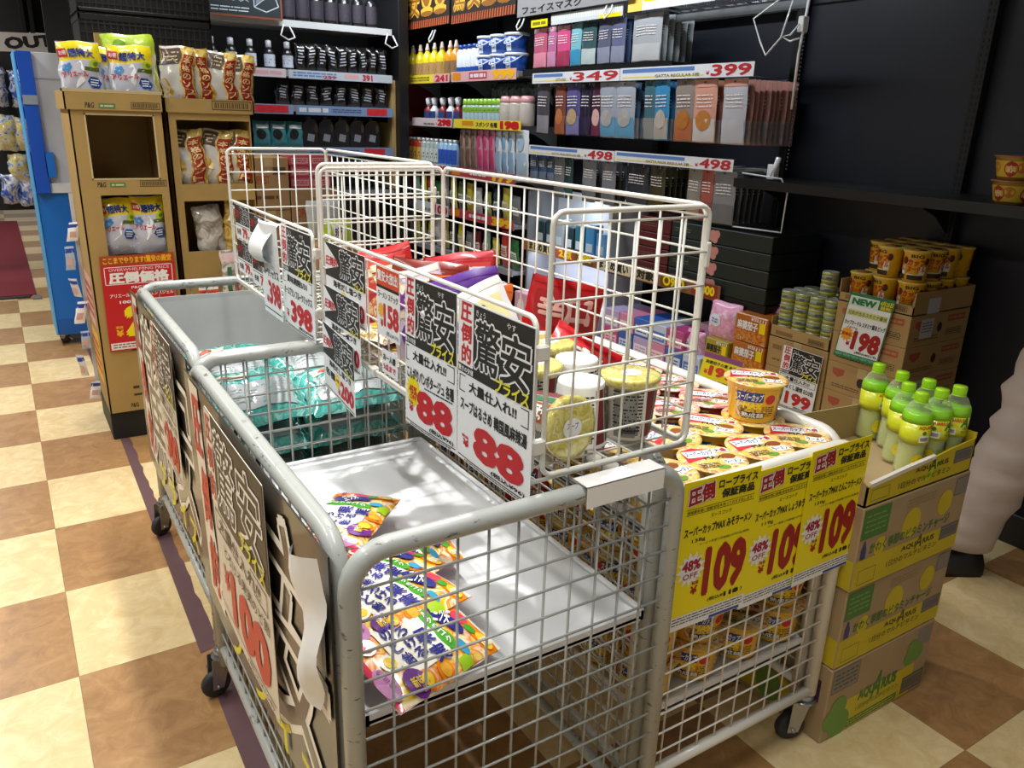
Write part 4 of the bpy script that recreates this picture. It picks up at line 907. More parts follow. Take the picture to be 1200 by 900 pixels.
# torn white paper edge of the cut
g = G(); pts = [(w*.02, .046), (w*.35, .058), (w*.6, .066), (w*.6, .074), (w*.35, .068), (w*.02, .056)]
g.add([ff.p(a, b, .0012) for a, b in pts]+[ff.p(a, b+.002, -.006) for a, b in pts], [(0, 1, 4, 5), (1, 2, 3, 4), (5, 4, 10, 11), (4, 3, 9, 10)], M('d9d2c2', .8)); g.build('torn_edge', t)
CAPG = M('a6e01e', .35, coat=.4); LABG = M('8fd81c', .3, coat=.5); LABY = M('d6dd2a', .3, coat=.5)
PET = film('pet_bottle', 'eef2d0', .12, .05); JUICE = M('ccd394', .15, coat=.6)
def bottle():
    t = thing('drink_bottle', 'x', 'bottle')
    g = G(); g.lathe([(0, .004), (.026, .0), (.0305, .004), (.032, .012), (.031, .05), (.0295, .072), (.031, .09), (.0325, .12), (.0325, .145), (.030, .160), (.022, .176), (.0145, .184), (.0135, .19)], PET, n=26); g.build('bottle_body', t)
    g = G(); g.lathe([(0, .006), (.0285, .006), (.0295, .012), (.0285, .05), (.0272, .072), (.0285, .09), (.030, .12), (.030, .145), (.0275, .155), (0, .155)], JUICE, n=20); g.build('drink', t)
    g = G(); g.lathe([(.0328, .086), (.0334, .10), (.0337, .135)], LABY, n=28); g.lathe([(.0337, .135), (.0335, .148), (.0318, .156), (.0295, .160)], LABG, n=28)
    c = Cyl((0, 0, .086), .0332, .0337, .05, -PI/2-.2)
    g.text(c, 'AQUARIUS', -.045, .037, .0, .047, M('d84a18', .4), .0006, .04); g.text(c, 'A', -.006, .026, .014, .05, M('2d7a3a', .4), .0008, .03, .15); g.text(c, '1日分の', .0, .018, .03, .028, INK, .0006, .01); g.text(c, 'マルチビタミン', -.004, .009, .034, .017, INK, .0006, .01)
    g.rect(c, -.04, .006, -.016, .022, WHITE, .0006, 4, 1); g.barcode(c, -.039, .007, -.017, .021, INK, .0009, border=False); g.disc(c, -.03, .029, .005, .005, BOXGRN, .0007, 12); g.disc(c, -.019, .029, .005, .005, YEL, .0007, 12)
    c2 = Cyl((0, 0, .012), .032, .03, .07, -PI/2-.2); g.disc(c2, .03, .048, .018, .013, M('c8321e', .4), .0008, 16); g.text(c2, '新', .02, .042, .04, .054, WHITE, .0014, .02); g.disc(c2, -.03, .03, .016, .018, M('e8d41e', .4), .0008, 16); g.rect(c2, -.012, .002, .02, .05, M('9cae5a', .35), .0006, 5, 2)
    g.disc(c2, .012, .02, .01, .011, M('5f9a3a', .4), .0009, 12)
    g.build('bottle_label', t)
    g = G(); n = 28; vs = []; 
    g.lathe([(.0148, .185), (.0152, .187), (.0152, .203), (.0145, .2055), (0, .2062)], CAPG, n=28)
    for k in range(28):
        a = 2*PI*k/28; g.tube([(.0152*math.cos(a), .0152*math.sin(a), .189), (.0152*math.cos(a), .0152*math.sin(a), .202)], .0006, CAPG, 4, caps=False)
    g.lathe([(.0158, .182), (.0158, .1845)], CAPG, n=20); g.build('bottle_cap', t)
    return t
bt = bottle()
bl = [(1.878, -.90, 'back right corner of the tray, farthest from the camera'), (1.868, -.972, 'second from the back along the right of the tray'), (1.795, -1.035, 'middle of the tray, behind the front left one'), (1.756, -1.092, 'front left of the group, alone at the tray front'), (1.868, -1.042, 'second row, right behind the two at the front right'), (1.825, -1.10, 'front row, second from the left'), (1.888, -1.108, 'front right corner of the tray')]
for k, (x, y, lab) in enumerate(bl):
    L_ = 'green capped lemon drink bottle, '+lab
    if k == 0: bt.location = (x, y, .645); bt.rotation_euler.z = .9; bt['label'] = L_; bt['group'] = 'drink bottles in the yellow tray'
    else: dup(bt, (x, y, .645), [.9, .8, .3, .7, .2, .0, -.15][k], L_, 'drink bottles in the yellow tray')
bt['group'] = 'drink bottles in the yellow tray'
# ================================================================== DETERGENT DISPLAY (left)
KR = M('ab8d52', .75, noise=.05, scale=9); KRI = M('8a6c3a', .85); GREENP = M('5d7f4a', .6)
def display_box(label, x0, x1, y0, y1, z0, z1, win, text=True, lip=True):
    """carton with a window cut in its front, or solid when win is None"""
    org = ((x0+x1)/2, (y0+y1)/2, z0); t = thing('display_carton', label, 'carton', org); g = G(); th = .006
    g.box(x0, x0+th, y0, y1, z0, z1, KR); g.box(x1-th, x1, y0, y1, z0, z1, KR); g.box(x0+th, x1-th, y1-th, y1, z0, z1, KR)
    g.box(x0+th, x1-th, y0+th, y1-th, z0, z0+th, KRI)
    f = Fr((x0, y0, z0), (1, 0, 0)); w = x1-x0; h = z1-z0
    if win:
        a0, a1, b0, b1 = win
        if b1 < h-.002: g.box(x0+th, x1-th, y0+th, y1-th, z1-th, z1, KR)
        for q in ((0, w, 0, b0), (0, a0, b0, b1), (a1, w, b0, b1), (0, w, b1, h)):
            if q[1]-q[0] > .001 and q[3]-q[2] > .001: g.box(x0+q[0], x0+q[1], y0, y0+th, z0+q[2], z0+q[3], KR)
    else: g.box(x0, x1, y0, y0+th, z0, z1, KR); g.box(x0+th, x1-th, y0+th, y1-th, z1-th, z1, KR)
    if text == 'pg':
        b = .008 if win else h*.35
        g.text(f, 'P&G', w*.2, b, w*.29, b+.02, INK, .001, .02, .1); g.rect(f, w*.33, b-.001, w*.5, b+.018, GREENP, .0008); g.smallprint(f, w*.35, b+.003, w*.48, b+.014, 1, M('c9c9a0', .6), .001)
        g.barcode(f, w*.66, b, w*.96, b+.026, M('4a3a20', .7), .001)
    elif text == 'bar': g.barcode(f, w*.52, h*.25, w*.97, h*.9, M('4a3a20', .7), .001)
    elif text == 'ariel':
        g.rect(f, w*.34, h*.84, w*.92, h*.97, M('3c3a34', .6), .0008); g.text(f, 'アリエール', w*.42, h*.52, w*.94, h*.66, M('3c3622', .6), .001, .03)
        for k in range(6): g.disc(f, w*.60+.02*math.cos(k*1.05), h*.76+.02*math.sin(k*1.05), .012, .014, M('3c3a34', .6), .0008+.0001*k, 10)
        g.smallprint(f, w*.3, h*.30, w*.9, h*.36, 1, M('3c3622', .6), .001, 3); g.smallprint(f, w*.3, h*.20, w*.9, h*.25, 1, M('3c3622', .6), .001, 5); g.text(f, 'P&G', w*.25, h*.05, w*.34, h*.11, INK, .001, .02); g.rect(f, w*.4, h*.05, w*.58, h*.11, GREENP, .001)
    g.build('carton_body', t, org)
    if text == 'pg' and win: # torn pale rim of the cut-out
        e = G(); a0, a1, b0, b1 = win; e.outline(f, a0-.006, b0-.005, a1+.006, b1+.005, .006, M('cdb98c', .8), .001); e.build('window_rim', t, org)
    return t
X0, X1, Y0, Y1 = .280, .626, 1.66, 2.08
g = G(); g.box(X0, .99, 1.672, 2.08, .0, .13, M('151414', .6), .004); tag(g.build('plinth', org=(.62, 1.9, 0)), 'low black plinth under the kraft detergent cartons', 'plinth')
display_box('bottom detergent carton of the left stack, printed with dark katakana', X0, X1, Y0, Y1, .13, .46, None, 'ariel')
display_box('left stack detergent carton partly behind the red price poster', X0, X1, Y0, Y1, .46, .785, None, None)
display_box('left stack carton whose window shows two white detergent pouches', X0, X1, Y0, Y1, .785, 1.10, (.075, .31, .035, .29), None)
display_box('left stack carton with a big empty window', X0, X1, Y0, Y1, 1.10, 1.408, (.058, .305, .042, .29), 'pg')
display_box('shallow top tray of the left stack holding yellow-topped pouches', X0-.012, X1+.004, Y0-.01, Y1, 1.408, 1.48, (0.0, X1-X0+.016, .071, .072), 'pg')
A0, A1, B0, B1 = .645, .995, 1.69, 2.08
display_box('bottom carton of the right detergent stack, mostly hidden by the carts', A0, A1, B0, B1, .13, .45, None, None)
display_box('second carton of the right detergent stack, half hidden by the second cart', A0, A1, B0, B1, .45, .77, None, None)
display_box('right stack carton with clear and gold pouches in shadow', A0, A1, B0, B1, .77, 1.09, (.035, .34, .05, .27), None)
display_box('right stack carton with three red and gold refill pouches in its window', A0, A1, B0, B1, 1.09, 1.408, (.035, .34, .022, .288), None)
display_box('shallow top tray of the right stack with a barcode, full of gold refills', A0-.008, A1+.012, B0-.01, B1, 1.408, 1.466, (0.0, A1-A0+.02, .057, .058), 'bar')
g = G(); g.box(.445, .515, 2.02, 2.05, 1.47, 1.72, KR); tag(g.build('carton_flap', org=(.48, 2.03, 1.47)), 'kraft carton flap standing up behind the white pouches', 'flap')
g = G(); g.box(.90, .965, 2.02, 2.05, 1.455, 1.66, KR); tag(g.build('carton_flap', org=(.93, 2.03, 1.455)), 'kraft carton flap standing up behind the gold refills', 'flap')
PW = M('e9ebf0', .28, coat=.6); PY = M('f2dc1c', .28, coat=.6); PGR = M('c6c9d6', .3, coat=.5)
def ariel_deco(g, P, w, h):
    blue = M('1f4fa0', .35); nv = M('1d2f7a', .35); rd = M('c22a34', .35); lm = M('b8cf2a', .35)
    g.rect(P, .0, h*.70, w, h*.995, PY, .0015, 10, 6); g.rect(P, 0, h*.0, w, h*.70, PGR, .0015, 10, 8)
    g.poly(P, [(w*.02, h*.30), (w*.35, h*.26), (w*.55, h*.36), (w*.60, h*.56), (w*.5, h*.68), (w*.02, h*.70)], M('f4f5f9', .3, coat=.5), .0032)
    g.text(P, '超特大', w*.22, h*.74, w*.82, h*.88, nv, .0048, .05); g.rect(P, .0, h*.76, w*.2, h*.89, rd, .0035, 3, 3); g.text(P, 'お得', w*.02, h*.79, w*.18, h*.86, WHITE, .005, .02)
    for k in range(5):
        q = k*1.257; g.disc(P, w*.20+.011*math.cos(q), h*.59+.011*math.sin(q), .007, .007, M('3a86c8', .35), .0048+.0002*k, 10)
    g.text(P, 'アリエール', w*.06, h*.43, w*.66, h*.52, rd, .0055, .035)
    g.disc(P, w*.82, h*.66, w*.12, h*.065, lm, .0036, 16); g.disc(P, w*.84, h*.66, w*.06, h*.035, M('6f8a1e', .35), .0046, 12); g.rect(P, w*.62, h*.54, w*.96, h*.60, M('5a6a1a', .4), .003, 4, 2)
    g.poly(P, [(w*.78+w*.17*math.cos(k*PI/3), h*.36+h*.10*math.sin(k*PI/3)) for k in range(6)], blue, .0055); g.smallprint(P, w*.68, h*.30, w*.88, h*.42, 3, WHITE, .0066, 5, .4)
def pouch(o, face, lean, roll, w, h, lab, mat, deco, name='detergent_pouch', cat='detergent pouch', t=.06, seed=1, back=None, crinkle=.005):
    u, v = stand(0, 0, 0, face, lean, roll); return bag(name, lab, cat, Vector(o)-u*(w/2), u, v, w, h, t, mat, deco, seed=seed, back=back, crinkle=crinkle)
pouch((.352, 1.706, 1.425), -PI/2, .05, .03, .150, .235, 'yellow-topped white detergent pouch at the left corner of the top tray', PW, ariel_deco, seed=2)
pouch((.455, 1.745, 1.422), -PI/2, .05, -.03, .150, .225, 'yellow-topped white detergent pouch standing behind between two others', PW, ariel_deco, seed=3)
pouch((.535, 1.706, 1.425), -PI/2, .08, .02, .165, .235, 'yellow-topped white detergent pouch at the right of the top tray', PW, ariel_deco, seed=4)
pouch((.56, 1.84, 1.44), -PI/2, .05, .05, .20, .27, 'lime-topped pouch standing behind the white detergent pouches', M('b9d83a', .3, coat=.5), lambda g, P, w, h: (g.rect(P, .0, 0, w, h*.7, PW, .002, 8, 8), g.disc(P, w*.3, h*.85, w*.12, h*.06, M('7fae1e', .4), .004)), seed=5)
pouch((.415, 1.715, .822), -PI/2, .05, .02, .135, .235, 'white detergent pouch at the left inside the carton window', PW, ariel_deco, seed=6)
pouch((.535, 1.715, .822), -PI/2, .05, .0, .135, .24, 'white detergent pouch at the right inside the carton window', PW, ariel_deco, seed=7)
GOLD = patches('gold_pouch', ['8a6a1c', 'c9a03a', 'e6cf7a', 'a5802a', '6a4a14'], 14, .18, .7); SILV = M('c9c6bd', .22, coat=.6); RB = M('9c2019', .35, coat=.4); BRN = M('4a3324', .4, coat=.4)
def gold_deco(side_=.62):
    def f(g, P, w, h):
        g.rect(P, .0, 0, w*side_, h, SILV, .0018, 8, 12); g.rect(P, w*.02, h*.70, w*side_, h*.96, BRN, .0032, 5, 5); g.smallprint(P, w*.06, h*.74, w*(side_-.08), h*.92, 3, M('c9b98a', .4), .0046, 6, .4)
        g.disc(P, w*.16, h*.28, w*.16, h*.22, GOLD, .0034, 16); g.rect(P, w*side_, 0, w, h, GOLD, .002, 5, 12); g.rect(P, w*(side_+.06), h*.06, w*.96, h*.86, RB, .0034, 4, 10)
        for k, c in enumerate('本格のソフト'): g.text(P, c, w*(side_+.09), h*(.72-.125*k), w*.93, h*(.82-.125*k), M('e9c88a', .4), .0052, .03)
        g.rect(P, w*(side_+.1), h*.0, w*.9, h*.07, M('e3d9c0', .4), .0046, 3, 2)
    return f
for k, (x, y, ro, lab) in enumerate(((.715, 1.765, -.03, 'gold and red refill pouch, first from the left on the right stack'), (.805, 1.78, .10, 'gold and red refill pouch with its red band slanting, second from the left'), (.895, 1.765, .0, 'gold and red refill pouch, third from the left, red band upright'), (.955, 1.775, -.10, 'gold and red refill pouch at the right end, its corner bent outward'))):
    pouch((x, y, 1.422), -PI/2-.35, .03, ro, .135, .25-.005*k, lab, GOLD, gold_deco(), 'refill_pouch', 'refill pouch', .07, seed=20+k, crinkle=.006)
for k, (x, ro, lab) in enumerate(((.735, .05, 'red and gold refill pouch, left of three inside the right window'), (.84, -.06, 'red and gold refill pouch, middle of three inside the right window'), (.925, .0, 'red and gold refill pouch, right of three inside the right window'))):
    pouch((x, 1.735, 1.10), -PI/2-.3, .1, ro, .125, .24, lab, GOLD, gold_deco(.5), 'refill_pouch', 'refill pouch', .06, seed=30+k, crinkle=.007)
CLP = patches('clear_pouch', ['b9b2a6', 'd9d4ca', '8a7f70', 'c9c2b4'], 14, .15, .7)
pouch((.80, 1.74, .785), -PI/2, .05, .1, .12, .23, 'clear grey pouch inside the shadowed right carton', CLP, None, 'refill_pouch', 'refill pouch', .06, seed=40)
pouch((.90, 1.745, .785), -PI/2, .05, -.1, .12, .25, 'gold pouch inside the shadowed right carton', GOLD, None, 'refill_pouch', 'refill pouch', .06, seed=41)
# red price poster
fr = Fr((.312, 1.650, .415), (1, 0, .012), (.012, 0, 1)); w, h = .292, .412; g = G(); RP = M('c81f24', .42); g.sheet(fr, 0, 0, w, h, RP, .001, 2, 2); OR_ = M('f6b21c', .45)
g.rect(fr, 0, h*.90, w, h, M('a8481c', .45), .0005); g.text(fr, 'ここまでやります!驚安の殿堂', w*.04, h*.915, w*.96, h*.985, OR_, .0008, .04)
g.outline(fr, w*.04, h*.70, w*.96, h*.885, .003, WHITE, .0006); g.text(fr, 'OVERWHELMING PRICE', w*.10, h*.838, w*.92, h*.868, M('f0c8c8', .5), .0008, .02); g.text(fr, '圧倒価格', w*.09, h*.71, w*.91, h*.83, WHITE, .0008, .06)
g.text(fr, 'P&Gジャパン', w*.38, h*.645, w*.82, h*.68, WHITE, .0008, .02); g.text(fr, 'アリエールバイオサイエンスジェル', w*.08, h*.565, w*.95, h*.605, WHITE, .0008, .02); g.text(fr, '1000g', w*.20, h*.49, w*.46, h*.53, WHITE, .0008, .03)
g.text(fr, '29', w*.24, h*.14, w*.80, h*.47, M('f8e21c', .4), .001, .09); g.text(fr, '税抜', w*.11, h*.235, w*.21, h*.265, OR_, .0008, .03); g.text(fr, '¥', w*.11, h*.15, w*.21, h*.225, OR_, .0008, .06)
g.rect(fr, w*.02, h*.012, w*.98, h*.085, M('e9e4e2', .5), .0006); g.smallprint(fr, w*.05, h*.022, w*.95, h*.078, 2, M('8a3030', .6), .0009, 4, .4)
tag(g.build('price_poster', org=(.46, 1.65, .415)), 'red poster with a big yellow price, taped to the left detergent stack', 'price poster')
# small yellow / pink flyer strips down the carton side
for k, (z, c, lab) in enumerate(((.50, 'd8a8a0', 'pink torn flyer strip on the left side of the detergent stack'), (.24, 'e8b23a', 'orange flyer strip low on the left side of the detergent stack'))):
    fr = Fr((.2785, 2.02, z), (0, -1, 0)); g = G(); g.sheet(fr, 0, 0, .28, .22, M(c, .5), .001); g.smallprint(fr, .02, .03, .26, .19, 4, M('b8402a', .5), .0008, k, .5); tag(g.build('flyer', org=fr.o), lab, 'flyer')
# notice and bundle standing at the foot of the right stack
fr = Fr((.70, 1.655, .60), (1, 0, 0), (0, .1, 1)); g = G(); g.sheet(fr, 0, 0, .085, .10, WHITE, .001); g.rect(fr, 0, 0, .085, .05, M('d8501c', .5), .0006); g.text(fr, 'ぱぴゆ', .008, .06, .077, .09, INK, .0008, .04); g.text(fr, '驚安', .012, .006, .073, .044, DRED, .0009, .05)
tag(g.build('notice_card', org=fr.o), 'small white and orange card at the foot of the right detergent stack', 'notice')
bag('wrapped_pack', 'clear pack with red and green stripes beside the small orange card', 'wrapped pack', (.795, 1.60, .58), (1, .1, 0), (0, .08, 1), .12, .25, .05, CLP, lambda g, P, w, h: (g.rect(P, w*.15, h*.0, w*.3, h*.7, M('3a6a4a', .4), .002, 3, 8), g.rect(P, w*.4, 0, w*.55, h*.72, M('b84a4a', .4), .002, 3, 8), g.rect(P, w*.7, 0, w*.8, h*.6, M('c9c29a', .4), .002, 3, 8), g.rect(P, 0, h*.78, w, h*.95, M('d8b8b8', .3), .002, 6, 3)), seed=50)
# clip strip of small packs on the near left corner
g = G(); g.box(.264, .2795, 2.05, 2.062, .10, 1.05, M('cfd2d6', .4)); tag(g.build('clip_strip', org=(.27, 2.056, .1)), 'narrow plastic clip strip hanging between blue stand and detergent cartons', 'clip strip')
for k in range(7):
    z = .93-.125*k; x = .235 if k % 2 else .252; bag('hanging_pack', 'small white and blue pack on the clip strip, %s from the top' % ORD[k], 'hanging pack', (x-.025, 2.035-.012*(k % 2), z-.09), (.9, -.3-.4*(k % 3), .1), (.25-.2*(k % 3), 0, 1), .045, .085+.02*(k % 2), .015, M(('eef0f4', 'a9b6c8', 'd0d4da')[k % 3], .25, coat=.6),
        lambda g, P, w, h: (g.rect(P, 0, h*.72, w, h*.9, M('24409c', .4), .001, 4, 2), g.rect(P, w*.2, h*.2, w*.8, h*.5, M('d0a8a0', .4), .001, 3, 3)), seed=k+70, nx=6, ny=6)
# ------------------------------------------------------------------ blue display stand
t = thing('display_stand', 'tall blue display stand on casters with white upper panels, left of the kraft cartons', 'display stand', (.36, 3.6, 0))
BL = M('0b6fd0', .4, noise=.04, scale=4); BLL = M('55b0ee', .4); BLD = M('0a4fc0', .35); o3 = (.36, 3.6, 0)
g = G(); g.box(.185, .56, 3.44, 3.80, .07, .93, BL, .003); g.box(.176, .186, 3.43, 3.80, .07, 1.70, BLL, .002); g.box(.19, .56, 3.438, 3.442, .07, .17, M('0a5fb8', .45)); g.build('lower_body', t, o3)
g = G(); g.box(.19, .262, 3.40, 3.46, .93, 1.70, BLD, .002); g.box(.19, .262, 3.396, 3.40, 1.42, 1.47, M('8a97a8', .4)); g.build('blue_post', t, o3)
g = G(); g.box(.262, .56, 3.44, 3.47, .98, 1.70, M('c9cfdb', .45, noise=.03, scale=3), .002); g.box(.262, .56, 3.436, 3.44, 1.56, 1.565, M('a8b0c0', .5)); g.build('upper_panel', t, o3)
g = G(); g.box(.262, .56, 3.42, 3.46, .93, .985, M('dfe3ea', .45)); g.box(.255, .30, 3.40, 3.43, 1.02, 1.16, BL); g.build('tray_lip', t, o3)
for x, y in ((.235, 3.5), (.5, 3.5), (.235, 3.74), (.5, 3.74)): caster(t, x, y, o3, 2.2, .08)
# ------------------------------------------------------------------ black crates behind
CRB = M('0f0f10', .5)
def crate(x0, x1, y0, y1, z0, z1, org, t):
    g = G(); g.box(x0, x1, y0, y1, z0, z0+.01, CRB)
    for q in ((x0, x1, y0, y0+.012), (x0, x1, y1-.012, y1), (x0, x0+.012, y0, y1), (x1-.012, x1, y0, y1)):
        g.box(*q, z1-.03, z1, CRB, .002); g.box(*q, z0, z0+.025, CRB, .002)
    for y in (y0+.004, y1-.008):
        g.box(x0, x1, y+.002, y+.006, z0, z1-.02, CRB); n = 22
        for k in range(n+1): x = x0+(x1-x0-.008)*k/n; g.box(x, x+.008, y-.002, y, z0+.02, z1-.02, M('232325', .45))
        for k in range(1, 5): z = z0+(z1-z0)*k/5; g.box(x0, x1, y-.003, y-.001, z, z+.006, M('232325', .45))
    for x in (x0+.004, x1-.008):
        g.box(x, x+.004, y0, y1, z0, z1, CRB)
    g.build('crate_body', t, org)
for k in range(9):
    z = .0+.235*k; t = thing('crate', 'black lattice crate behind the detergent cartons, %s from the floor in its stack' % ORD[k], 'crate', (.80, 3.1, z)); crate(.475, 1.135, 2.92, 3.32, z, z+.232, (.80, 3.1, z), t)
# ------------------------------------------------------------------ kraft cartons and packs further back, behind the far basket
def plain_box(name, label, cat, x0, x1, y0, y1, z0, z1, m, deco=None, parts=True):
    org = ((x0+x1)/2, (y0+y1)/2, z0); t = thing(name, label, cat, org); g = G(); g.box(x0, x1, y0, y1, z0, z1, m, .003)
    if deco: deco(g, Fr((x0, y0, z0), (1, 0, 0)), x1-x0, z1-z0)
    g.build('carton_body', t, org); q = G(); q.box((x0+x1)/2-.025, (x0+x1)/2+.025, y0-.0008, y1+.0008, z1-.05, z1+.0008, M('c8b080', .35, coat=.3)); q.build('carton_tape', t, org); return t
KB = M('ab8a62', .7, noise=.05, scale=9)
kd = lambda r: (lambda g, f, w, h: (g.text(f, ('DIPREST', 'OPREST')[r % 2], w*.1, h*.5, w*.5, h*.66, M('b8482a', .6), .001, .02), g.smallprint(f, w*.1, h*.2, w*.7, h*.3, 1, M('6a4a2a', .6), .001, r), g.rect(f, w*.6, h*.68, w*.92, h*.82, M('5a4028', .6), .0008)))
for k in range(4): plain_box('carton', 'kraft carton in the left stack behind the far basket, %s from the floor' % ORD[k], 'carton', 1.20, 1.425, 2.60, 2.95, .295*k, .295*k+.292, KB, kd(k))
for k in range(3): plain_box('carton', 'kraft carton in the right stack behind the far basket, %s from the floor' % ORD[k], 'carton', 1.432, 1.72, 2.60, 2.95, .335*k, .335*k+.332, KB, kd(k+1))
for k in range(3):
    for j in range(2):
        x = 1.44+.125*j; g = G(); z = 1.006+.062*k; g.box(x, x+.118, 2.62, 2.80, z, z+.06, M('c9566a', .35, coat=.4), .004); f = Fr((x, 2.62, z), (1, 0, 0))
        g.rect(f, .01, .012, .108, .046, M('e8a8b0', .35), .0006); g.smallprint(f, .015, .018, .10, .04, 2, M('b03048', .4), .0009, k*2+j, .5); tag(g.build('pink_pack', org=(x+.06, 2.7, z)), 'pink printed pack on the kraft cartons, %s column, %s layer' % (('left', 'right')[j], ('bottom', 'middle', 'top')[k]), 'pack')
LIM = M('b8dc2a', .35, coat=.4)
plain_box('carton', 'kraft carton under the lime green pack', 'carton', 1.46, 1.74, 2.26, 2.56, 0, .72, KB, None)
bag('lime_pack', 'lime green pack with dark lettering seen through the far basket', 'pack', (1.50, 2.30, .722), (1, 0, 0), (0, .1, 1), .18, .135, .06, LIM, lambda g, P, w, h: (g.rect(P, w*.3, h*.0, w*.62, h, WHITE, .002, 4, 6), g.text(P, 'お茶', w*.33, h*.3, w*.6, h*.7, INK, .004, .04)), seed=77)
bag('grey_pack', 'pale grey pack lying above the lime green pack', 'pack', (1.47, 2.44, .73), (1, 0, 0), (0, .1, 1), .2, .22, .05, M('c9ccd0', .35, coat=.4), None, seed=78)
# ------------------------------------------------------------------ far left aisle rack with hanging bundles
t = thing('hook_rack', 'black hook rack far down the left aisle, full of hanging bundles', 'rack', (.1, 6.1, 0)); o3 = (.1, 6.1, 0)
g = G(); g.box(-.35, .40, 6.12, 6.16, .55, 2.5, M('1c1c1f', .6)); g.build('back_panel', t, o3)
for x in (.35, .41): g = G(); g.box(x, x+.03, 6.02, 6.18, 0, 2.5, M('18181a', .5)); g.build('post', t, o3)
BUN = patches('bundle_print', ['2a5ac0', 'f0e9c8', 'e8d23a', 'dfe6ee', '3a78d0', 'f6f6f2'], 14, .25, .5); BUN2 = patches('bundle_blue', ['1f4fb0', '3a6fd0', 'e9edf2', '1a3f98', 'e8d85a'], 10, .25, .5)
for k, (x, z, w, h, m, lab) in enumerate(((.05, 1.40, .14, .30, BUN2, 'blue and white hanging bundle, upper left on the far aisle rack'), (.22, 1.40, .13, .28, BUN2, 'blue and white hanging bundle, upper right on the far aisle rack'), (.06, 1.05, .15, .28, BUN, 'yellow and blue hanging bundle, middle left on the far aisle rack'), (.20, 1.05, .12, .26, BUN, 'yellow and blue hanging bundle, middle right on the far aisle rack'),
    (.12, .80, .14, .22, BUN, 'yellow and blue hanging bundle, third level on the far aisle rack'), (.04, .62, .13, .24, BUN2, 'blue bundle hanging lowest on the far aisle rack, on the left'), (.17, .60, .11, .22, BUN2, 'blue bundle hanging lowest on the far aisle rack, on the right'), (.00, 1.72, .13, .14, M('e89a2a', .4), 'orange pack at the left edge of the far aisle rack'), (-.02, 1.62, .12, .10, YEL, 'yellow pack at the left edge of the far aisle rack'))):
    bag('hanging_bundle', lab, 'bundle', (x-.02, 5.98, z), (1, 0, 0), (0, 0, 1), w, h, .09, m, None, seed=k+120, crinkle=.012, nx=8, ny=8)
g = G(); fr = Fr((.02, 5.70, 1.80), (1, 0, .03)); g.sheet(fr, -.5, 0, .56, .14, M('dcdad8', .5), .004); g.text(fr, 'OUT', .18, .03, .52, .12, INK, .001, .06, 0, .1)
r5 = random.Random(4)
for k in range(14): g.disc(fr, r5.uniform(-.4, .14), r5.uniform(.03, .11), .03, .022, M(('d8a8b0', 'a8c0d0', 'c9d0b0', 'e8b89a')[k % 4], .5), .0006+.00005*k, 12)
tag(g.build('hanging_sign', org=fr.o), 'white sign with black hand-drawn OUT lettering above the left aisle', 'sign')
g = G(); g.box(-.4, .95, 6.3, 6.34, 2.0, 2.75, M('1a1a20', .5)); tag(g.build('black_panel', org=(.1, 6.3, 2)), 'black panel high above the left aisle', 'panel')
for k, (x, z, c, lab) in enumerate(((.16, 2.22, 'a03ab0', 'purple gift pack, upper one on the black panel over the aisle'), (.17, 2.05, '9a86c8', 'lilac gift pack, lower one on the black panel over the aisle'))):
    bag('gift_pack', lab, 'pack', (x, 6.25, z), (1, 0, 0), (0, 0, 1), .2, .10, .05, M(c, .3, coat=.4), None, seed=k+140, nx=8, ny=6)
for k, (x, z, lab) in enumerate(((.36, 2.23, 'upper spiky yellow green star on the black panel'), (.36, 2.05, 'lower spiky yellow green star on the black panel'))):
    g = G(); g.star(Fr((x, 6.27, z), (1, 0, 0)), 0, 0, .055, .03, 9, M('b8d82a', .4), .0); g.star(Fr((x, 6.275, z), (-1, 0, 0)), 0, 0, .055, .03, 9, M('b8d82a', .4), 0); tag(g.build('star_tag', org=(x, 6.27, z)), lab, 'star tag')
CB = film('clear_bag', 'e6e6ea', .35, .1)
for k, (x, z, w) in enumerate(((.58, 2.0, .12), (.68, 1.98, .11), (.78, 1.97, .10))):
    bag('clear_bag', 'clear plastic bag hanging above the blue stand, %s from the left' % ORD[k], 'clear bag', (x, 6.25, z), (1, 0, 0), (0, 0, 1), w, .28, .07, M('b8b4b8', .2, coat=.6), None, seed=150+k, crinkle=.01, nx=8, ny=8)
# ================================================================== RIGHT WALL GOODS
XF = 2.85
def wall_fr(y, z, x=XF): return Fr((x, y, z), (0, -1, 0), (0, 0, 1))   # looks at the aisle; a runs towards the camera
def wshelf(label, y0, y1, z, x0=XF, m=SHELFG):
    t = thing('wall_shelf', label, 'shelf', ((x0+3.25)/2, (y0+y1)/2, z)); shelf_parts(t, x0, 3.22, y0, y1, z, ((x0+3.25)/2, (y0+y1)/2, z), m, br=(y0+.05, y1-.05)); return t
for z, n in ((1.71, 'top'), (1.385, 'second'), (1.065, 'third'), (.76, 'fourth'), (.45, 'lowest')):
    for (a, b), s_ in (((3.31, 4.2), 'far bay'), ((2.41, 3.29), 'near bay')): wshelf('%s grey shelf of the cleaning goods, %s' % (n, s_), a, b, z)
def price_strip(y0, y1, z0, z1, label, bg, items, x=XF-.012):
    f = wall_fr(y1, z0, x); g = G(); w = y1-y0; h = z1-z0; g.sheet(f, 0, 0, w, h, bg, .003)
    items(g, f, w, h); tag(g.build('price_strip', org=(x, (y0+y1)/2, z0)), label, 'price strip')
SW = M('dfe3ea', .4, coat=.3); SBL = M('5a80c0', .45); SPK = M('d8a8ac', .45); SR = M('b82a34', .45); SY = M('ead53a', .45); SOR = M('d88a1c', .45); SREDB = M('b8454e', .45)
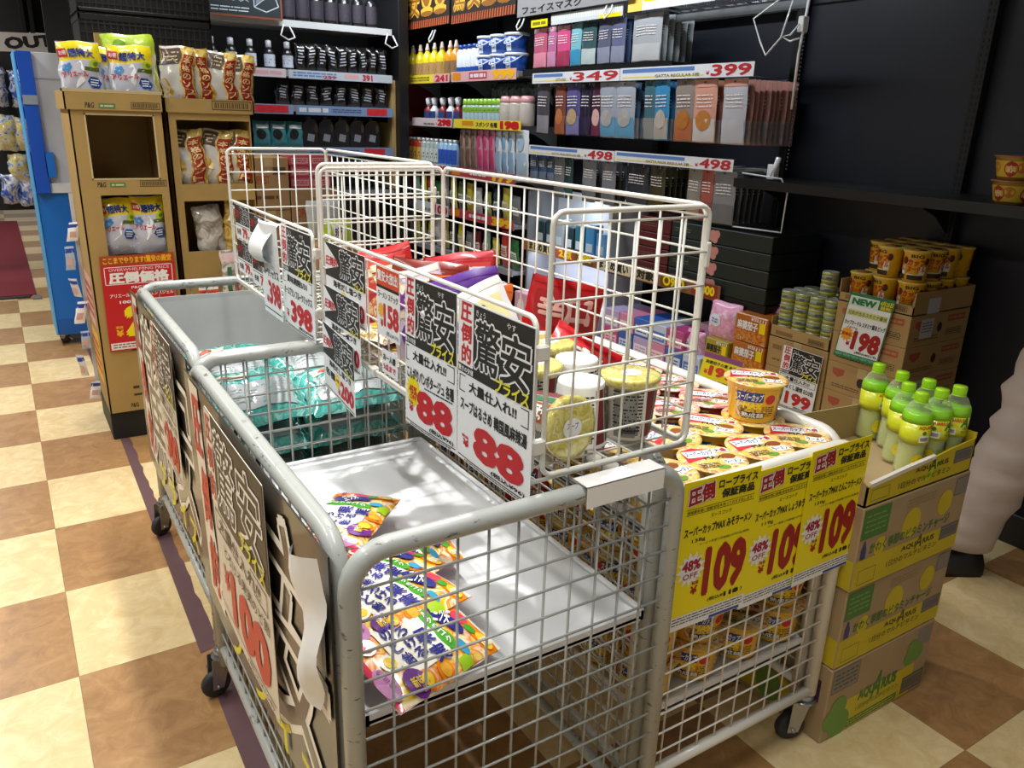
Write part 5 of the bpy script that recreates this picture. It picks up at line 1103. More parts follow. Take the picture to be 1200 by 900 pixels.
def num(price, col=SR, bold=.05, x=.72, sm='', bar=SBL, line=None):
    def f(g, fr, w, h):
        if bar: g.rect(fr, w*.02, h*.58, w*(x-.12), h*.88, bar, .0006)
        if line: g.rect(fr, w*.02, h*.18, w*(x-.05), h*.26, line, .0006)
        if sm: g.text(fr, sm, w*.30, h*.14, w*(x-.08), h*.42, M('5a5a58', .5), .0008, .02)
        g.text(fr, '¥', w*(x-.035), h*.2, w*(x-.01), h*.5, col, .0008, .02); g.text(fr, price, w*x, h*.10, w*.985, h*.92, col, .001, bold, .1)
    return f
price_strip(1.41, 2.235, 1.632, 1.69, 'white price strip with red 349 above the darker mask packs', SW, num('349', SR, .02, .50, 'GATTA MASK', line=SY))
price_strip(.505, 1.405, 1.632, 1.692, 'white price strip with large red 399 over the pink mask packs', SW, num('399', SR, .03, .72, 'GATTA REGULAR 5枚', line=SY))
price_strip(1.41, 2.245, 1.222, 1.277, 'white price strip with red 498, the farther of two', SW, num('498', SR, .03, .72, 'GATTA MASK REGULAR 5枚', line=SY))
price_strip(.56, 1.405, 1.226, 1.280, 'white price strip with red 498, the nearer of two', SW, num('498', SR, .03, .75, 'GATTA MASK REGULAR 5枚', line=SY))
def sale(price, bg2, col=SY, x=.66):
    def f(g, fr, w, h): g.rect(fr, w*.02, h*.15, w*.16, h*.88, SOR, .0006); g.rect(fr, w*.30, h*.2, w*(x-.08), h*.85, bg2, .0006); g.smallprint(fr, w*.32, h*.3, w*(x-.1), h*.75, 1, SW, .0009, 3, .8); g.text(fr, price, w*x, h*.06, w*.98, h*.96, col, .0014, .07)
    return f
price_strip(2.42, 3.28, 1.662, 1.728, 'pink price strip with yellow 999 below the blue buckets', SPK, sale('999', SR, M('f2b81c', .4), .66))
price_strip(3.31, 4.1, 1.662, 1.722, 'yellow and pink price strip below the yellow bottles', SY, lambda g, f, w, h: (g.rect(f, w*.68, 0, w, h, SPK, .0005), g.smallprint(f, w*.06, h*.2, w*.6, h*.8, 2, M('8a7a1c', .5), .0008, 3, .6), g.text(f, '241', w*.72, h*.1, w*.97, h*.85, SR, .001, .06)))
price_strip(3.27, 3.93, 1.355, 1.415, 'white and pink price strip with red 298', M('d8c8cc', .45), num('298', M('c81c24', .4), .08, .66, '洗浄剤', bar=None))
price_strip(2.35, 3.24, 1.355, 1.415, 'yellow price strip with red 198 below the green tubes', SY, lambda g, f, w, h: (g.rect(f, w*.14, h*.3, w*.32, h*.8, SOR, .0006), g.text(f, 'スポンジ 各種', w*.36, h*.2, w*.68, h*.75, INK, .0008, .03), g.text(f, '198', w*.72, h*.08, w*.98, h*.94, M('c81c24', .4), .001, .08)))
price_strip(3.32, 3.93, 1.025, 1.085, 'white price strip with slanted red 100', SW, num('100', SR, .06, .62, '単品', bar=None))
price_strip(2.40, 3.28, 1.02, 1.085, 'red and pink price strip with yellow 179', SREDB, sale('179', SR, M('f2d01c', .4), .68))
price_strip(2.40, 3.28, .725, .79, 'red and pink price strip with yellow 399, seen through the basket', SREDB, sale('399', SR, M('f2c01c', .4), .68))
price_strip(3.32, 3.93, .71, .79, 'white price strip with red 100 seen through the far basket', SW, num('100', SR, .06, .62, '単品', bar=None))
price_strip(.55, 2.27, .625, .70, 'long brown and yellow bulk sale strip above the base boxes', M('8a5a3c', .5), lambda g, f, w, h: [(g.rect(f, w*a, h*.06, w*b, h*.94, m, .0006), g.text(f, t_, w*(a+.01), h*.15, w*(b-.01), h*.85, c, .0012, .05)) for a, b, m, t_, c in ((.03, .20, M('c9b98a', .5), 'まとめ買い', INK), (.22, .32, SREDB, '2点', YEL), (.33, .43, M('6a4a1c', .5), '3,980', YEL), (.45, .62, M('d8d2b8', .5), 'まとめ買い', INK), (.64, .74, M('b8a88a', .5), '対象', INK), (.76, .87, M('6a4a1c', .5), '○980', YEL), (.89, .99, M('8a2a1c', .5), '4,800', YEL))])
# ---- hanging mask packs: (far y, near y, bottom z, top z) per hook
def hang_pack(name, y0, y1, z0, z1, m1, m2, lab, x=2.87, tilt=.0, blob=None, group=None, head=None, skew=.0):
    w = abs(y0-y1); h = z1-z0; u = (0, -1, 0); v = (-tilt, -skew*-1, 1); fr = Fr((x+.0, max(y0, y1), z0), u, v); P = Pil(fr, w, h, .018, int(z0*97+y0*31) % 50, .0018); g = G(); g.pillow(P, m1, None, 8, 10, .5)
    if m2: g.rect(P, w*.02, h*.02, w*.98, h*.38, m2, .0014, 6, 5)
    if head: g.rect(P, w*.02, h*.88, w*.98, h*.985, head, .0016, 5, 2)
    if blob: g.disc(P, w*.5, h*.36, w*.34, h*.16, blob, .003, 16)
    g.smallprint(P, w*.15, h*.55, w*.85, h*.78, 4, M('e6e2e2', .4) if m1 not in (SILV2, ) else M('7a7c82', .4), .003, int(y0*50), .3)
    g.disc(P, w*.5, h*.955, .006, .004, INK, .004, 10)
    return tag(g.build(name, org=fr.p(w/2, h)), lab, 'mask pack', group)
SILV2 = M('b6bcc8', .25, coat=.6, metal=.0); TAN = M('b8734a', .4)
A_ = [(2.276, 2.139, 'b85a78', 'd88aa0', 'dusty pink'), (2.130, 2.043, 'b86a98', 'c88ab0', 'mauve pink'), (2.034, 1.908, 'cf4f86', 'a83a5a', 'bright pink'), (1.900, 1.803, '7ab8c8', '3a94c0', 'light blue'), (1.796, 1.665, '37545a', 'b8c8cc', 'dark green and silver'), (1.650, 1.540, '5a5f78', '8a90a8', 'slate violet'), (1.534, 1.421, '62688a', '8a90a8', 'slate blue'), (1.361, 1.147, 'a3a9b0', 'b8bcc0', 'large clear silver')]
for y0, y1, c, c2, nm in A_:
    x1 = 2.87
    hang_pack('mask_pack', y0, y1, 1.722, 1.942, M(c, .25, coat=.6), M(c2, .3, coat=.5), '%s mask pack in the top row' % nm, 2.87, .0, head=M('e8b8c8', .4) if 'pink' in nm else None)
for nm, y1, n, c in (('dark blue', 1.416, 4, '3f5478'), ('clear silver', 1.142, 5, '8f989c'), ('dark green', 1.66, 1, '2a4a50')):
    for k in range(n): hang_pack('mask_pack', y1+.10, y1-.003*k, 1.725, 1.938, M(c, .25, coat=.6), None, '%s mask pack in the top row, %s behind its front pack' % (nm, ORD[k]), 2.905+.04*k, 0)
B_ = [(2.215, 2.086, '4a4750', '8a8890', 'black and silver', None), (2.023, 1.920, '7a3f30', '9c5a3a', 'russet', TAN), (1.912, 1.780, '54508a', '7a78a8', 'violet', M('b8a07a', .4)), (1.772, 1.677, '1d1b30', '2a2444', 'midnight blue', None), (1.670, 1.571, '4a1c38', '6a2a48', 'maroon', M('d0a8a8', .4)), (1.591, 1.452, '9aa3b4', '5a9ac0', 'silver blue', M('a8a8a8', .4)), (1.452, 1.298, 'a3abba', '5a9ac0', 'silver blue', M('a8a8a8', .4)), (1.225, 1.147, '3f6a7a', '8a8c8c', 'teal and grey', None), (1.147, 1.041, '3a8ac0', 'a8a6a2', 'blue and beige', M('b8b0a8', .4)), (.998, .870, '8f8680', 'b06a48', 'grey and copper', M('b07030', .4)), (.870, .725, 'd29a8a', 'c9c6c6', 'salmon', M('b87a3c', .4)), (.685, .545, 'b9bcc6', 'b9bcc6', 'white backed salmon', None)]
for k, (y0, y1, c, c2, nm, bl_) in enumerate(B_):
    nm2 = nm if nm != 'silver blue' else ('farther silver blue' if k == 5 else 'nearer silver blue')
    hang_pack('mask_pack', y0, y1, 1.345, 1.628, M(c, .25, coat=.6), M(c2, .3, coat=.5), '%s mask pack in the second row under the price strips' % nm2, 2.872, .02 if k < 5 else .05, bl_, head=M('d09a8c', .4) if 'salmon' in nm else None)
for nm, y1, n, c, c2 in (('salmon', .54, 9, 'a87a72', '9d9a9e'), ('dark blue', 1.30, 2, '4a6a88', '9aa0a8'), ('blue', 1.04, 2, '2f6a98', '8a8c90'), ('silver blue', 1.455, 1, '6a7a90', '5a9ac0'), ('tan', .72, 2, '9c6a58', 'a8a4a0')):
    for k in range(n): hang_pack('mask_pack', y1+.125, y1+.004*(k % 3)-.006*(nm == 'salmon')*k*.4, 1.343, 1.622, M(c, .25, coat=.6), M(c2, .3, coat=.5), '%s mask pack in the second row, %s behind its front pack' % (nm, ORD[k]), 2.905+.034*k, .02)
C_ = [(2.268, 2.182, '2f4a6a', '6a7a90', 'navy'), (2.172, 2.089, '34506e', '6a7a90', 'navy blue'), (2.079, 2.007, '2f4a66', '6a7a90', 'ink blue'), (2.004, 1.898, '70747a', '62666c', 'grey'), (1.889, 1.812, '20403f', '2a5a54', 'dark teal'), (1.720, 1.593, '7f848c', '70757c', 'pale grey'), (1.539, 1.420, '7a7f88', '6a6f78', 'smoke grey'), (1.324, 1.154, '2e333c', '3a4048', 'charcoal'), (1.140, 1.026, '3d3a22', '4a4628', 'dark olive'), (.865, .774, '8f8a84', 'a08a6a', 'beige grey'), (.772, .695, 'a85a4c', '8a4a5a', 'coral'), (.692, .556, '85888d', '6f7278', 'wide silver grey')]
for k, (y0, y1, c, c2, nm) in enumerate(C_):
    hang_pack('mask_pack', y0, y1, .985 if k > 2 else 1.06, 1.225, M(c, .28, coat=.5), M(c2, .3, coat=.5), '%s mask pack in the third row above the basket' % nm, 2.872, .02)
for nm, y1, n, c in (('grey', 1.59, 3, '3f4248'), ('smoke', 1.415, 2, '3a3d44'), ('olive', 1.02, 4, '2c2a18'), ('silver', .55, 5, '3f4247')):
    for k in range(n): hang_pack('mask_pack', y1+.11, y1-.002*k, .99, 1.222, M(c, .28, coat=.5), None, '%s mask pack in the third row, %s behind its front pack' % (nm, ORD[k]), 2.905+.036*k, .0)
# hook rails carrying the packs
def hook_rail(z, y0, y1, label, n):
    t = thing('hook_rail', label, 'hook rail', (3.2, (y0+y1)/2, z)); o3 = (3.2, (y0+y1)/2, z); g = G(); g.box(3.19, 3.22, y0, y1, z-.012, z+.012, STEEL, .002); g.build('rail_bar', t, o3)
    for k in range(n):
        y = y1-(y1-y0)*(k+.5)/n; g = G(); g.tube([(3.2, y, z), (2.875, y, z-.003), (2.868, y, z+.006)], .0028, STEEL, 6); g.tube([(3.2, y, z+.02), (2.86, y, z+.02), (2.855, y, z-.01)], .002, STEEL, 5); g.build('hook', t, o3)
hook_rail(1.952, .62, 2.25, 'steel hook rail above the top row of mask packs', 11); hook_rail(1.625, .62, 2.25, 'steel hook rail carrying the second row of mask packs', 13); hook_rail(1.218, .62, 2.25, 'steel hook rail carrying the third row of mask packs', 13)
# dark shelf under the top row, frosted header strips, wire shelf at the very top
t = thing('wall_shelf', 'thin black shelf under the top row of mask packs', 'shelf', (3.05, 1.7, 1.71)); shelf_parts(t, 2.87, 3.24, 1.05, 2.39, 1.715, (3.05, 1.7, 1.71), SHELFB, br=(1.1, 2.3))
price_strip(1.42, 2.06, 1.945, 2.0, 'frosted ribbed header strip over the top row of packs', M('c9d3d6', .35, coat=.4), lambda g, f, w, h: [g.rect(f, w*k/40, h*.35, w*(k+.4)/40, h*.95, M('eef2f4', .3), .0006) for k in range(40)]+[g.rect(f, w*.70, h*.0, w*.98, h*.35, YEL, .0006)])
price_strip(2.10, 2.27, 1.945, 1.985, 'small yellow tag over the pink mask packs', YEL, lambda g, f, w, h: g.smallprint(f, w*.1, h*.2, w*.9, h*.8, 1, M('7a7a1c', .5), .0008, 2, .7))
price_strip(.78, 1.38, 1.955, 2.03, 'white and yellow header strip below the wire shelf', SW, lambda g, f, w, h: (g.rect(f, 0, 0, w*.18, h, M('e8d060', .4), .0006), g.rect(f, w*.2, h*.5, w*.9, h, YEL, .0006), g.smallprint(f, w*.25, h*.55, w*.85, h*.95, 1, INK, .0009, 2, .6)))
t = thing('wire_shelf', 'silvery wire shelf at the top above the mask packs', 'shelf', (3.0, .85, 2.0)); o3 = (3.0, .85, 2.0); g = G(); WS = M('c6cad0', .25, metal=.6)
g.tube([(2.86, .36, 2.0), (2.86, 1.38, 2.0)], .004, WS, 6); g.tube([(3.2, .36, 1.99), (3.2, 1.38, 1.99)], .004, WS, 6); g.box(2.95, 2.955, .36, 1.38, 1.90, 1.935, M('9aa0a8', .3, metal=.6)); g.tube([(2.86, .36, 1.97), (2.86, 1.38, 1.97)], .003, WS, 6)
for k in range(14): y = .37+1.0*k/13; g.tube([(3.2, y, 1.99), (2.86, y, 2.0), (2.858, y, 1.965)], .0028, WS, 5)
g.build('wire_grid', t, o3)
# whitish end bracket, glare on it built as bright white pieces, dangling wire loops
g = G(); WE = M('e9eef2', .25, coat=.5); g.tube([(2.90, .315, 1.92), (2.90, .33, 1.72), (2.92, .345, 1.5)], .006, WE, 8); g.tube([(2.90, .36, 1.30), (2.90, .385, 1.215)], .012, WE, 8); g.box(2.89, 2.925, .37, .41, 1.205, 1.27, WE, .003); g.box(2.885, 2.92, .315, .345, 1.80, 1.86, WE, .003)
for k in range(40): g.box(2.93, 2.9345, .335, .343, 1.25+.016*k, 1.258+.016*k, M('4a4e55', .4, metal=.5))
tag(g.build('end_bracket', org=(2.9, .35, 1.2)), 'white end bracket with glare modelled as white pieces beside the pink mask packs', 'bracket')
for k, pts in enumerate(([(2.87, .44, 1.93), (2.86, .56, 1.865), (2.85, .50, 1.77), (2.85, .462, 1.714), (2.86, .40, 1.78), (2.87, .37, 1.92)], [(2.88, .33, 1.83), (2.87, .36, 1.79), (2.865, .40, 1.785), (2.87, .36, 1.765), (2.88, .32, 1.775)])):
    g = G(); g.tube(pts, .0038, WE, 6); tag(g.build('wire_loop', org=pts[0]), ('long white wire loop dangling above the pink mask packs', 'short white wire loop beside the bright end bracket')[k], 'wire loop')
g = G(); g.tube([(2.86, .52, 1.225), (2.86, .30, 1.215), (2.9, .29, 1.16), (2.9, .295, .985), (2.88, .56, .98)], .004, WE, 6); tag(g.build('wire_hook', org=(2.86, .4, 1.2)), 'white wire guard bent round the third row packs below the wall shelf', 'wire guard')
# ---- cleaning goods bay
def lathe_bottle(name, label, cat, x, y, z, prof, m, cap=None, capprof=None, labm=None, lab_z=None, n=14, group=None):
    t = thing(name, label, cat, (x, y, z), 0, group); g = G(); g.lathe(prof, m, n=n)
    if labm:
        a, b, r = lab_z; c = Cyl((0, 0, a), r, r, b-a, PI); g.rect(c, -r*1.2, 0, r*1.2, b-a, labm, .001, 8, 1); g.smallprint(c, -r*.9, (b-a)*.2, r*.9, (b-a)*.7, 2, M('3a4a6a', .5), .0018, 3, .5)
    g.build('bottle_body', t)
    if cap: g = G(); g.lathe(capprof, cap, n=n); g.build('bottle_cap', t)
    return t
PB = [(0, 0), (.042, 0), (.045, .01), (.045, .12), (.036, .155), (.02, .175), (.016, .185)]; PC = [(.017, .185), (.018, .20), (.012, .215), (.009, .235), (0, .24)]
YB = M('ead51c', .3, coat=.5); OB = M('d8941c', .3, coat=.5); CPK = M('e6d2c8', .4); BLB = M('1c4fb0', .3, coat=.5); WB = M('dfe6ee', .35, coat=.4)
proto = {}
def copy_or(key, mk, loc, lab, rz=0):
    if key not in proto: proto[key] = mk(); t = proto[key]; t.location = loc; t.rotation_euler.z = rz; t['label'] = lab
    else: dup(proto[key], loc, rz, lab)
for k, y in enumerate((4.05, 3.92, 3.80, 3.68, 3.56)): copy_or('yb', lambda: lathe_bottle('detergent_bottle', 'x', 'bottle', 0, 0, 0, PB, YB, CPK, PC, M('b08a5a', .4), (.02, .10, .0455)), (2.91, y, 1.71), 'yellow dish detergent bottle on the top shelf, %s from the far end' % ORD[k])
for k, y in enumerate((3.43, 3.34)): copy_or('ob', lambda: lathe_bottle('detergent_bottle', 'x', 'bottle', 0, 0, 0, PB, OB, CPK, PC, M('8a6a4a', .4), (.02, .10, .0455)), (2.91, y, 1.71), 'amber dish detergent bottle on the top shelf, %s from the far end' % ORD[k])
for k in range(5): copy_or('wb', lambda: lathe_bottle('cleaner_bottle', 'x', 'bottle', 0, 0, 0, [(0, 0), (.03, 0), (.032, .01), (.032, .14), (.02, .165), (.015, .17)], WB, BLB, [(.02, .17), (.02, .195), (0, .198)], BLB, (.0, .05, .0325)), (2.90, 3.25-.066*k, 1.71), 'white cleaner bottle with a blue cap on the top shelf, %s from the far end' % ORD[k])
def bucket():
    t = thing('bucket_tub', 'x', 'tub'); g = G(); g.lathe([(0, 0), (.062, 0), (.076, .105)], BLB, n=20); c = Cyl((0, 0, .01), .064, .074, .08, PI); g.rect(c, -.05, .0, .03, .075, M('d8e4f0', .35), .001, 8, 2); g.smallprint(c, -.04, .02, .02, .06, 3, BLB, .002, 2, .5); g.build('tub_body', t)
    g = G(); g.lathe([(.078, .098), (.081, .104), (.081, .115), (.07, .117), (0, .117)], WB, n=20); g.build('tub_lid', t)
    g = G(); g.tube([(-.02+.0*q, .079*math.cos(PI*q/8)*1.0, .10-.06*math.sin(PI*q/8)) if False else (-.079*math.sin(PI*q/8)-.004, .079*math.cos(PI*q/8), .10-.05*math.sin(PI*q/8)) for q in range(9)], .004, WB, 6); g.build('tub_handle', t); return t
for j in range(2):
    for k, y in enumerate((2.93, 2.76, 2.575)): copy_or('bk', bucket, (2.935, y, 1.71+.118*j), 'blue tub with a white lid and handle, %s layer, %s from the far end' % (('lower', 'upper')[j], ORD[k]))
CN_ = M('2c3f7a', .35, coat=.4); 
for k, (y, h) in enumerate(((3.80, .16), (3.70, .14), (3.56, .18), (3.43, .17), (3.32, .16))):
    copy_or('sp%d' % (k % 2), lambda: lathe_bottle('spray_cleaner', 'x', 'bottle', 0, 0, 0, [(0, 0), (.035, 0), (.036, .09), (.02, .11), (.014, .12)], (M('8a2a2a', .35, coat=.4), WB)[k % 2], M('e6eaf0', .35, coat=.4), [(.016, .12), (.022, .135), (.026, .17), (.015, .178), (0, .18)], CN_, (.02, .08, .037)), (2.92, y, 1.385), 'small cleaner bottle on the second shelf, %s from the far end' % ORD[k])
GT = M('8fc23a', .3, coat=.5); TB = film('tube_film', 'd8e6ee', .4, .1)
for k in range(9):
    copy_or('gt', lambda: lathe_bottle('sponge_tube', 'x', 'cleaning tube', 0, 0, 0, [(0, 0), (.024, 0), (.026, .02), (.026, .115), (.02, .125)], M('a8c0cc', .25, coat=.5), GT, [(.02, .125), (.024, .13), (.02, .165), (0, .168)], GT, (.08, .11, .0265), n=12), (2.905, 3.18-.057*k, 1.385), 'clear tube with a lime top on the second shelf, %s from the far end' % ORD[k])
for k in range(3):
    copy_or('rt', lambda: lathe_bottle('sponge_tube', 'x', 'cleaning tube', 0, 0, 0, [(0, 0), (.05, 0), (.052, .02), (.052, .13), (.045, .14)], M('b8b0a8', .25, coat=.5), M('d8a0a4', .3, coat=.5), [(.045, .14), (.05, .15), (.04, .18), (0, .182)], None, None, n=14), (2.91, 2.63-.12*k, 1.385), 'pink topped sponge pack on the second shelf, %s from the far end' % ORD[k])
for k in range(10):
    bag('scourer_pack', 'dark glossy scourer pack hanging under the top shelf, %s from the far end' % ORD[k], 'scourer pack', (3.0, 2.98-.075*k, 1.52), (0, -1, 0), (-.05, 0, 1), .07, .13, .03, M('1f3a34', .2, coat=.7), None, seed=k+200, nx=6, ny=6, crinkle=.006)
cans = lambda c, l: (lambda: lathe_bottle('spray_can', 'x', 'spray can', 0, 0, 0, [(0, 0), (.031, 0), (.033, .006), (.033, .165), (.024, .178)], M(c, .3, coat=.5), M('e0e4e6', .3), [(.024, .178), (.024, .20), (.0, .203)], M(l, .4), (.03, .13, .0335), n=14))
for k in range(4): copy_or('rc', cans('b03a24', 'd8a84a'), (2.895, 4.12-.072*k, 1.065), 'red spray can on the third shelf, %s from the far end' % ORD[k])
for k in range(4): copy_or('gc', cans('9aa8a4', 'c9d2cc'), (2.895, 3.82-.072*k, 1.065), 'grey green spray can on the third shelf, %s from the far end' % ORD[k])
for k in range(4): copy_or('bc', cans('8fb4d8', '2f5ac0'), (2.895, 3.52-.072*k, 1.065), 'blue and white spray can on the third shelf, %s from the far end' % ORD[k])
for k, (c, c2, nm) in enumerate((('7a5f54', 'a08a7c', 'brown'), ('70584e', 'a08a7c', 'dark brown'), ('7a6058', 'a08a7c', 'grey brown'), ('c23f74', 'd88aa8', 'pink'), ('c9447a', 'd88aa8', 'bright pink'), ('b83f70', 'd88aa8', 'deep pink'), ('8fb4d4', 'd8e4ee', 'pale blue'), ('7aa8d0', 'd8e4ee', 'sky blue'), ('86b0d4', 'd8e4ee', 'ice blue'), ('a8c4dc', 'dfe8f0', 'wide pale blue'))):
    y = 3.2-.083*k; w = .07 if k < 9 else .15; z0 = 1.07
    g = G(); fr = Fr((2.88, y, z0), (0, -1, 0), (-.03, 0, 1)); P = Pil(fr, w, .29, .03, k, .003); g.pillow(P, M(c2, .25, coat=.6), None, 6, 10); g.rect(P, w*.1, .02, w*.9, .15, M(c, .3, coat=.5), .0016, 4, 5); g.disc(P, w*.5, .21, w*.28, .05, M(c, .3, coat=.5), .003, 12)
    tag(g.build('brush_pack', org=fr.p(w/2, .29)), '%s brush pack hanging at the third shelf of the cleaning goods' % nm, 'brush pack')
rr = random.Random(21)
for j, (z, zz) in enumerate(((.76, 'fourth'), (.45, 'lowest'))):
    for k in range(14):
        y = 4.1-.125*k; c = ('6a1f2c', '8fb0a0', 'c9bf3a', 'b83a3a', '2f6a3a', '8a8f96', 'd8cf6a', '5a6a3a', 'b8a82a', 'c0c4c8', '9aa05a', '3a4450', 'c9c24a', '70757a')[(k+5*j) % 14]; nm = ('maroon', 'sage', 'yellow', 'red', 'green', 'grey', 'straw', 'moss', 'mustard', 'silver', 'olive', 'slate', 'lemon', 'steel')[(k+5*j) % 14]
        fr = Fr((2.885, y, z+.01), (0, -1, 0), (-.04, 0, 1)); h = rr.uniform(.17, .25); P = Pil(fr, .09, h, .035, k, .004); g = G(); g.pillow(P, M(c, .25, coat=.6), None, 6, 8); g.rect(P, .01, h*.3, .08, h*.6, M('d8d6d0', .4), .002, 4, 4); g.smallprint(P, .015, h*.35, .075, h*.55, 3, M(c, .4), .004, k, .5)
        tag(g.build('cleaning_pack', org=fr.p(.045, 0)), '%s cleaning pack standing on the %s shelf, seen through the basket' % (nm, zz), 'cleaning pack')
# end board with hand-lettered red panel at the far end
g = G(); f = Fr((2.84, 4.235, .95), (0, -1, 0)); g.box(2.845, 3.2, 4.215, 4.235, .5, 1.72, M('8a2418', .5)); f2 = Fr((2.85, 4.2145, .95), (1, 0, 0)); g.rect(f2, .01, .20, .14, .44, M('b8301c', .5), .0006)
for k, c in enumerate('驚安'): g.text(f2, c, .02, .33-.12*k, .13, .43-.12*k, M('e8a82a', .4), .0012, .06)
tag(g.build('end_board', org=(3.0, 4.22, .5)), 'red hand-lettered end board at the far corner of the cleaning shelves', 'end board')
# boards along the top
def top_board(y0, y1, z0, z1, bg, label, fn, x=2.82):
    f = wall_fr(y1, z0, x); g = G(); g.sheet(f, 0, 0, y1-y0, z1-z0, bg, .012); fn(g, f, y1-y0, z1-z0); tag(g.build('header_board', org=(x, (y0+y1)/2, z0)), label, 'header board')
BKB = M('1c130d', .6); OYB = M('dca83a', .5); ORB = M('b8562a', .5)
def graffiti(t_):
    def fn(g, f, w, h):
        for k in range(26): g.poly(f, [(w*k/26, 0), (w*(k+.55)/26, 0), (w*(k+.75)/26, h*.16), (w*(k+.3)/26, h*.16)], ORB, .0006)
        n = len(t_)
        for k, c in enumerate(t_): g.text(f, c, w*(.03+.94*k/n), h*.22, w*(.03+.94*(k+.93)/n), h*.92, OYB, .001, .075); g.text(f, c, w*(.03+.94*k/n), h*.22, w*(.03+.94*(k+.93)/n), h*.92, M('8a5a1c', .5), .0015, .0)
    return fn
top_board(3.28, 4.18, 2.045, 2.36, BKB, 'black hand-painted board with yellow block letters, farther one', graffiti('激安!!'))
top_board(2.42, 3.25, 2.035, 2.36, BKB, 'black hand-painted board with yellow block letters, nearer one', graffiti('驚安!!'))
top_board(1.32, 2.40, 2.01, 2.2, M('8e8e92', .5), 'grey face mask header board over the mask packs', lambda g, f, w, h: g.text(f, 'フェイスマスク', w*.05, h*.06, w*.6, h*.28, INK, .001, .03))
for k, (y, z) in enumerate(((3.55, 1.99), (2.36, 1.99), (1.52, 1.99))):
    g = G(); g.tube([(2.84, y+.02, z+.03), (2.81, y+.03, z-.03), (2.80, y, z-.055), (2.81, y-.03, z-.03), (2.84, y-.02, z+.03)], .005, M('d9dcde', .3), 6); tag(g.build('wire_loop', org=(2.82, y, z)), ('white wire loop under the farther painted board', 'white wire loop between the painted board and grey header', 'white wire loop under the grey header board')[k], 'wire loop')
# ---- lower part of the mask bay: gift boxes, white lit display, base boxes
DG = M('17231f', .5); PKO = M('c98a84', .45); DR = M('5a1c22', .5)
for j in range(4):
    z = .655+.078*j
    for (y0, y1, m, nm, dc) in ((.30, .705, DG, 'dark green gift box with a pink flower', True), (.71, .94, M('1d2c28', .5), 'dark green plain gift box', False), (.95, 1.20, DR, 'dark red gift box', False)):
        org = (3.0, (y0+y1)/2, z); g = G(); g.box(2.86, 3.2, y0, y1, z, z+.074, m, .003); f = Fr((2.86, y1, z), (0, -1, 0), (0, 0, 1)); w = y1-y0
        if dc: 
            for a, b, r in ((.05, .036, .028), (.075, .045, .02), (.065, .02, .018)): g.disc(f, a, b, r, r, PKO, .0006+a*.001, 14)
        else: g.smallprint(f, w*.12, .025, w*.6, .05, 2, M('6a6258', .5), .0008, j, .35)
        tag(g.build('gift_box', org=org), nm+', %s in its pile below the third row' % ('bottom', 'second', 'third', 'top')[j], 'gift box')
t = thing('wall_shelf', 'black shelf carrying the gift boxes', 'shelf', (3.0, .75, .65)); shelf_parts(t, 2.86, 3.24, .29, 1.45, .652, (3.0, .75, .65), SHELFB, br=(.35, 1.2))
WD = M('dfe6f0', .35, coat=.3); t = thing('display_cabinet', 'white display cabinet with a lit back, behind the near basket', 'display cabinet', (3.05, 1.9, .15)); o3 = (3.05, 1.9, .15)
g = G(); g.box(3.16, 3.2, 1.52, 2.36, .15, .985, WD); g.box(2.93, 3.2, 1.50, 1.53, .15, .985, WD); g.box(2.93, 3.2, 2.35, 2.37, .15, .985, M('8a8d92', .5)); g.box(2.93, 3.2, 1.5, 2.37, .60, .635, WD); g.box(2.93, 3.16, 1.5, 2.37, .15, .18, WD); g.build('cabinet_body', t, o3)
d = bpy.data.lights.new('cabinet_lamp', 'AREA'); d.shape = 'RECTANGLE'; d.size = .8; d.size_y = .03; d.energy = 2.2; d.color = (.85, .92, 1); lo = bpy.data.objects.new('cabinet_lamp', d); COL.objects.link(lo); lo.location = (2.98, 1.93, .97); lo.rotation_euler = (0, -.5, PI/2*0)
d = bpy.data.lights.new('cabinet_lamp', 'AREA'); d.shape = 'RECTANGLE'; d.size = .03; d.size_y = .8; d.energy = 1.8; d.color = (.85, .92, 1); lo = bpy.data.objects.new('cabinet_lamp', d); COL.objects.link(lo); lo.location = (2.98, 1.93, .595)
for k in range(7):
    y = 2.26-.105*k; c = ('22383e', '2f4a50', '8f979c', '1d3238', '2a5a66', '3a86b8', '5a9ad0')[k]; nm = ('dark teal', 'deep teal', 'silver', 'black teal', 'petrol', 'blue', 'light blue')[k]
    g = G(); g.box(2.96, 3.03, y-.045, y+.045, .637, .80+.02*(k % 3), M(c, .25, coat=.5), .006); f = Fr((2.96, y+.045, .637), (0, -1, 0)); g.rect(f, .015, .04, .075, .09, M('a8b4ba', .4), .0006); tag(g.build('beauty_box', org=(3, y, .637)), '%s beauty box standing in the white display cabinet' % nm, 'beauty box')
bx = [('3a6ac8', 'dfe6f4', 'blue'), ('c9d6ee', '5a80d0', 'pale blue'), ('c2508a', 'f0c8dc', 'magenta'), ('2f5ab8', 'c9d8f0', 'royal blue'), ('b8a8d8', 'f0e6f4', 'lilac'), ('d88ab0', 'f6dce8', 'pink')]
for j in range(3):
    for k in range(6):
        y1 = 1.30-.125*k; c, c2, nm = bx[(k+2*j) % 6]; z = .152+.10*j
        if j == 2 and k > 4: continue
        g = G(); g.box(2.76, 3.0, y1-.12, y1, z, z+.098, M(c, .4, coat=.3), .003); f = Fr((2.76, y1, z), (0, -1, 0)); g.rect(f, .01, .012, .11, .06, M(c2, .4), .0006); g.smallprint(f, .02, .02, .10, .05, 2, M(c, .4), .0009, k, .5)
        tag(g.build('mask_box', org=(2.88, y1-.06, z)), '%s mask box on the base deck, %s column from the far end, %s layer' % (nm, ORD[k], ('bottom', 'middle', 'top')[j]), 'mask box')
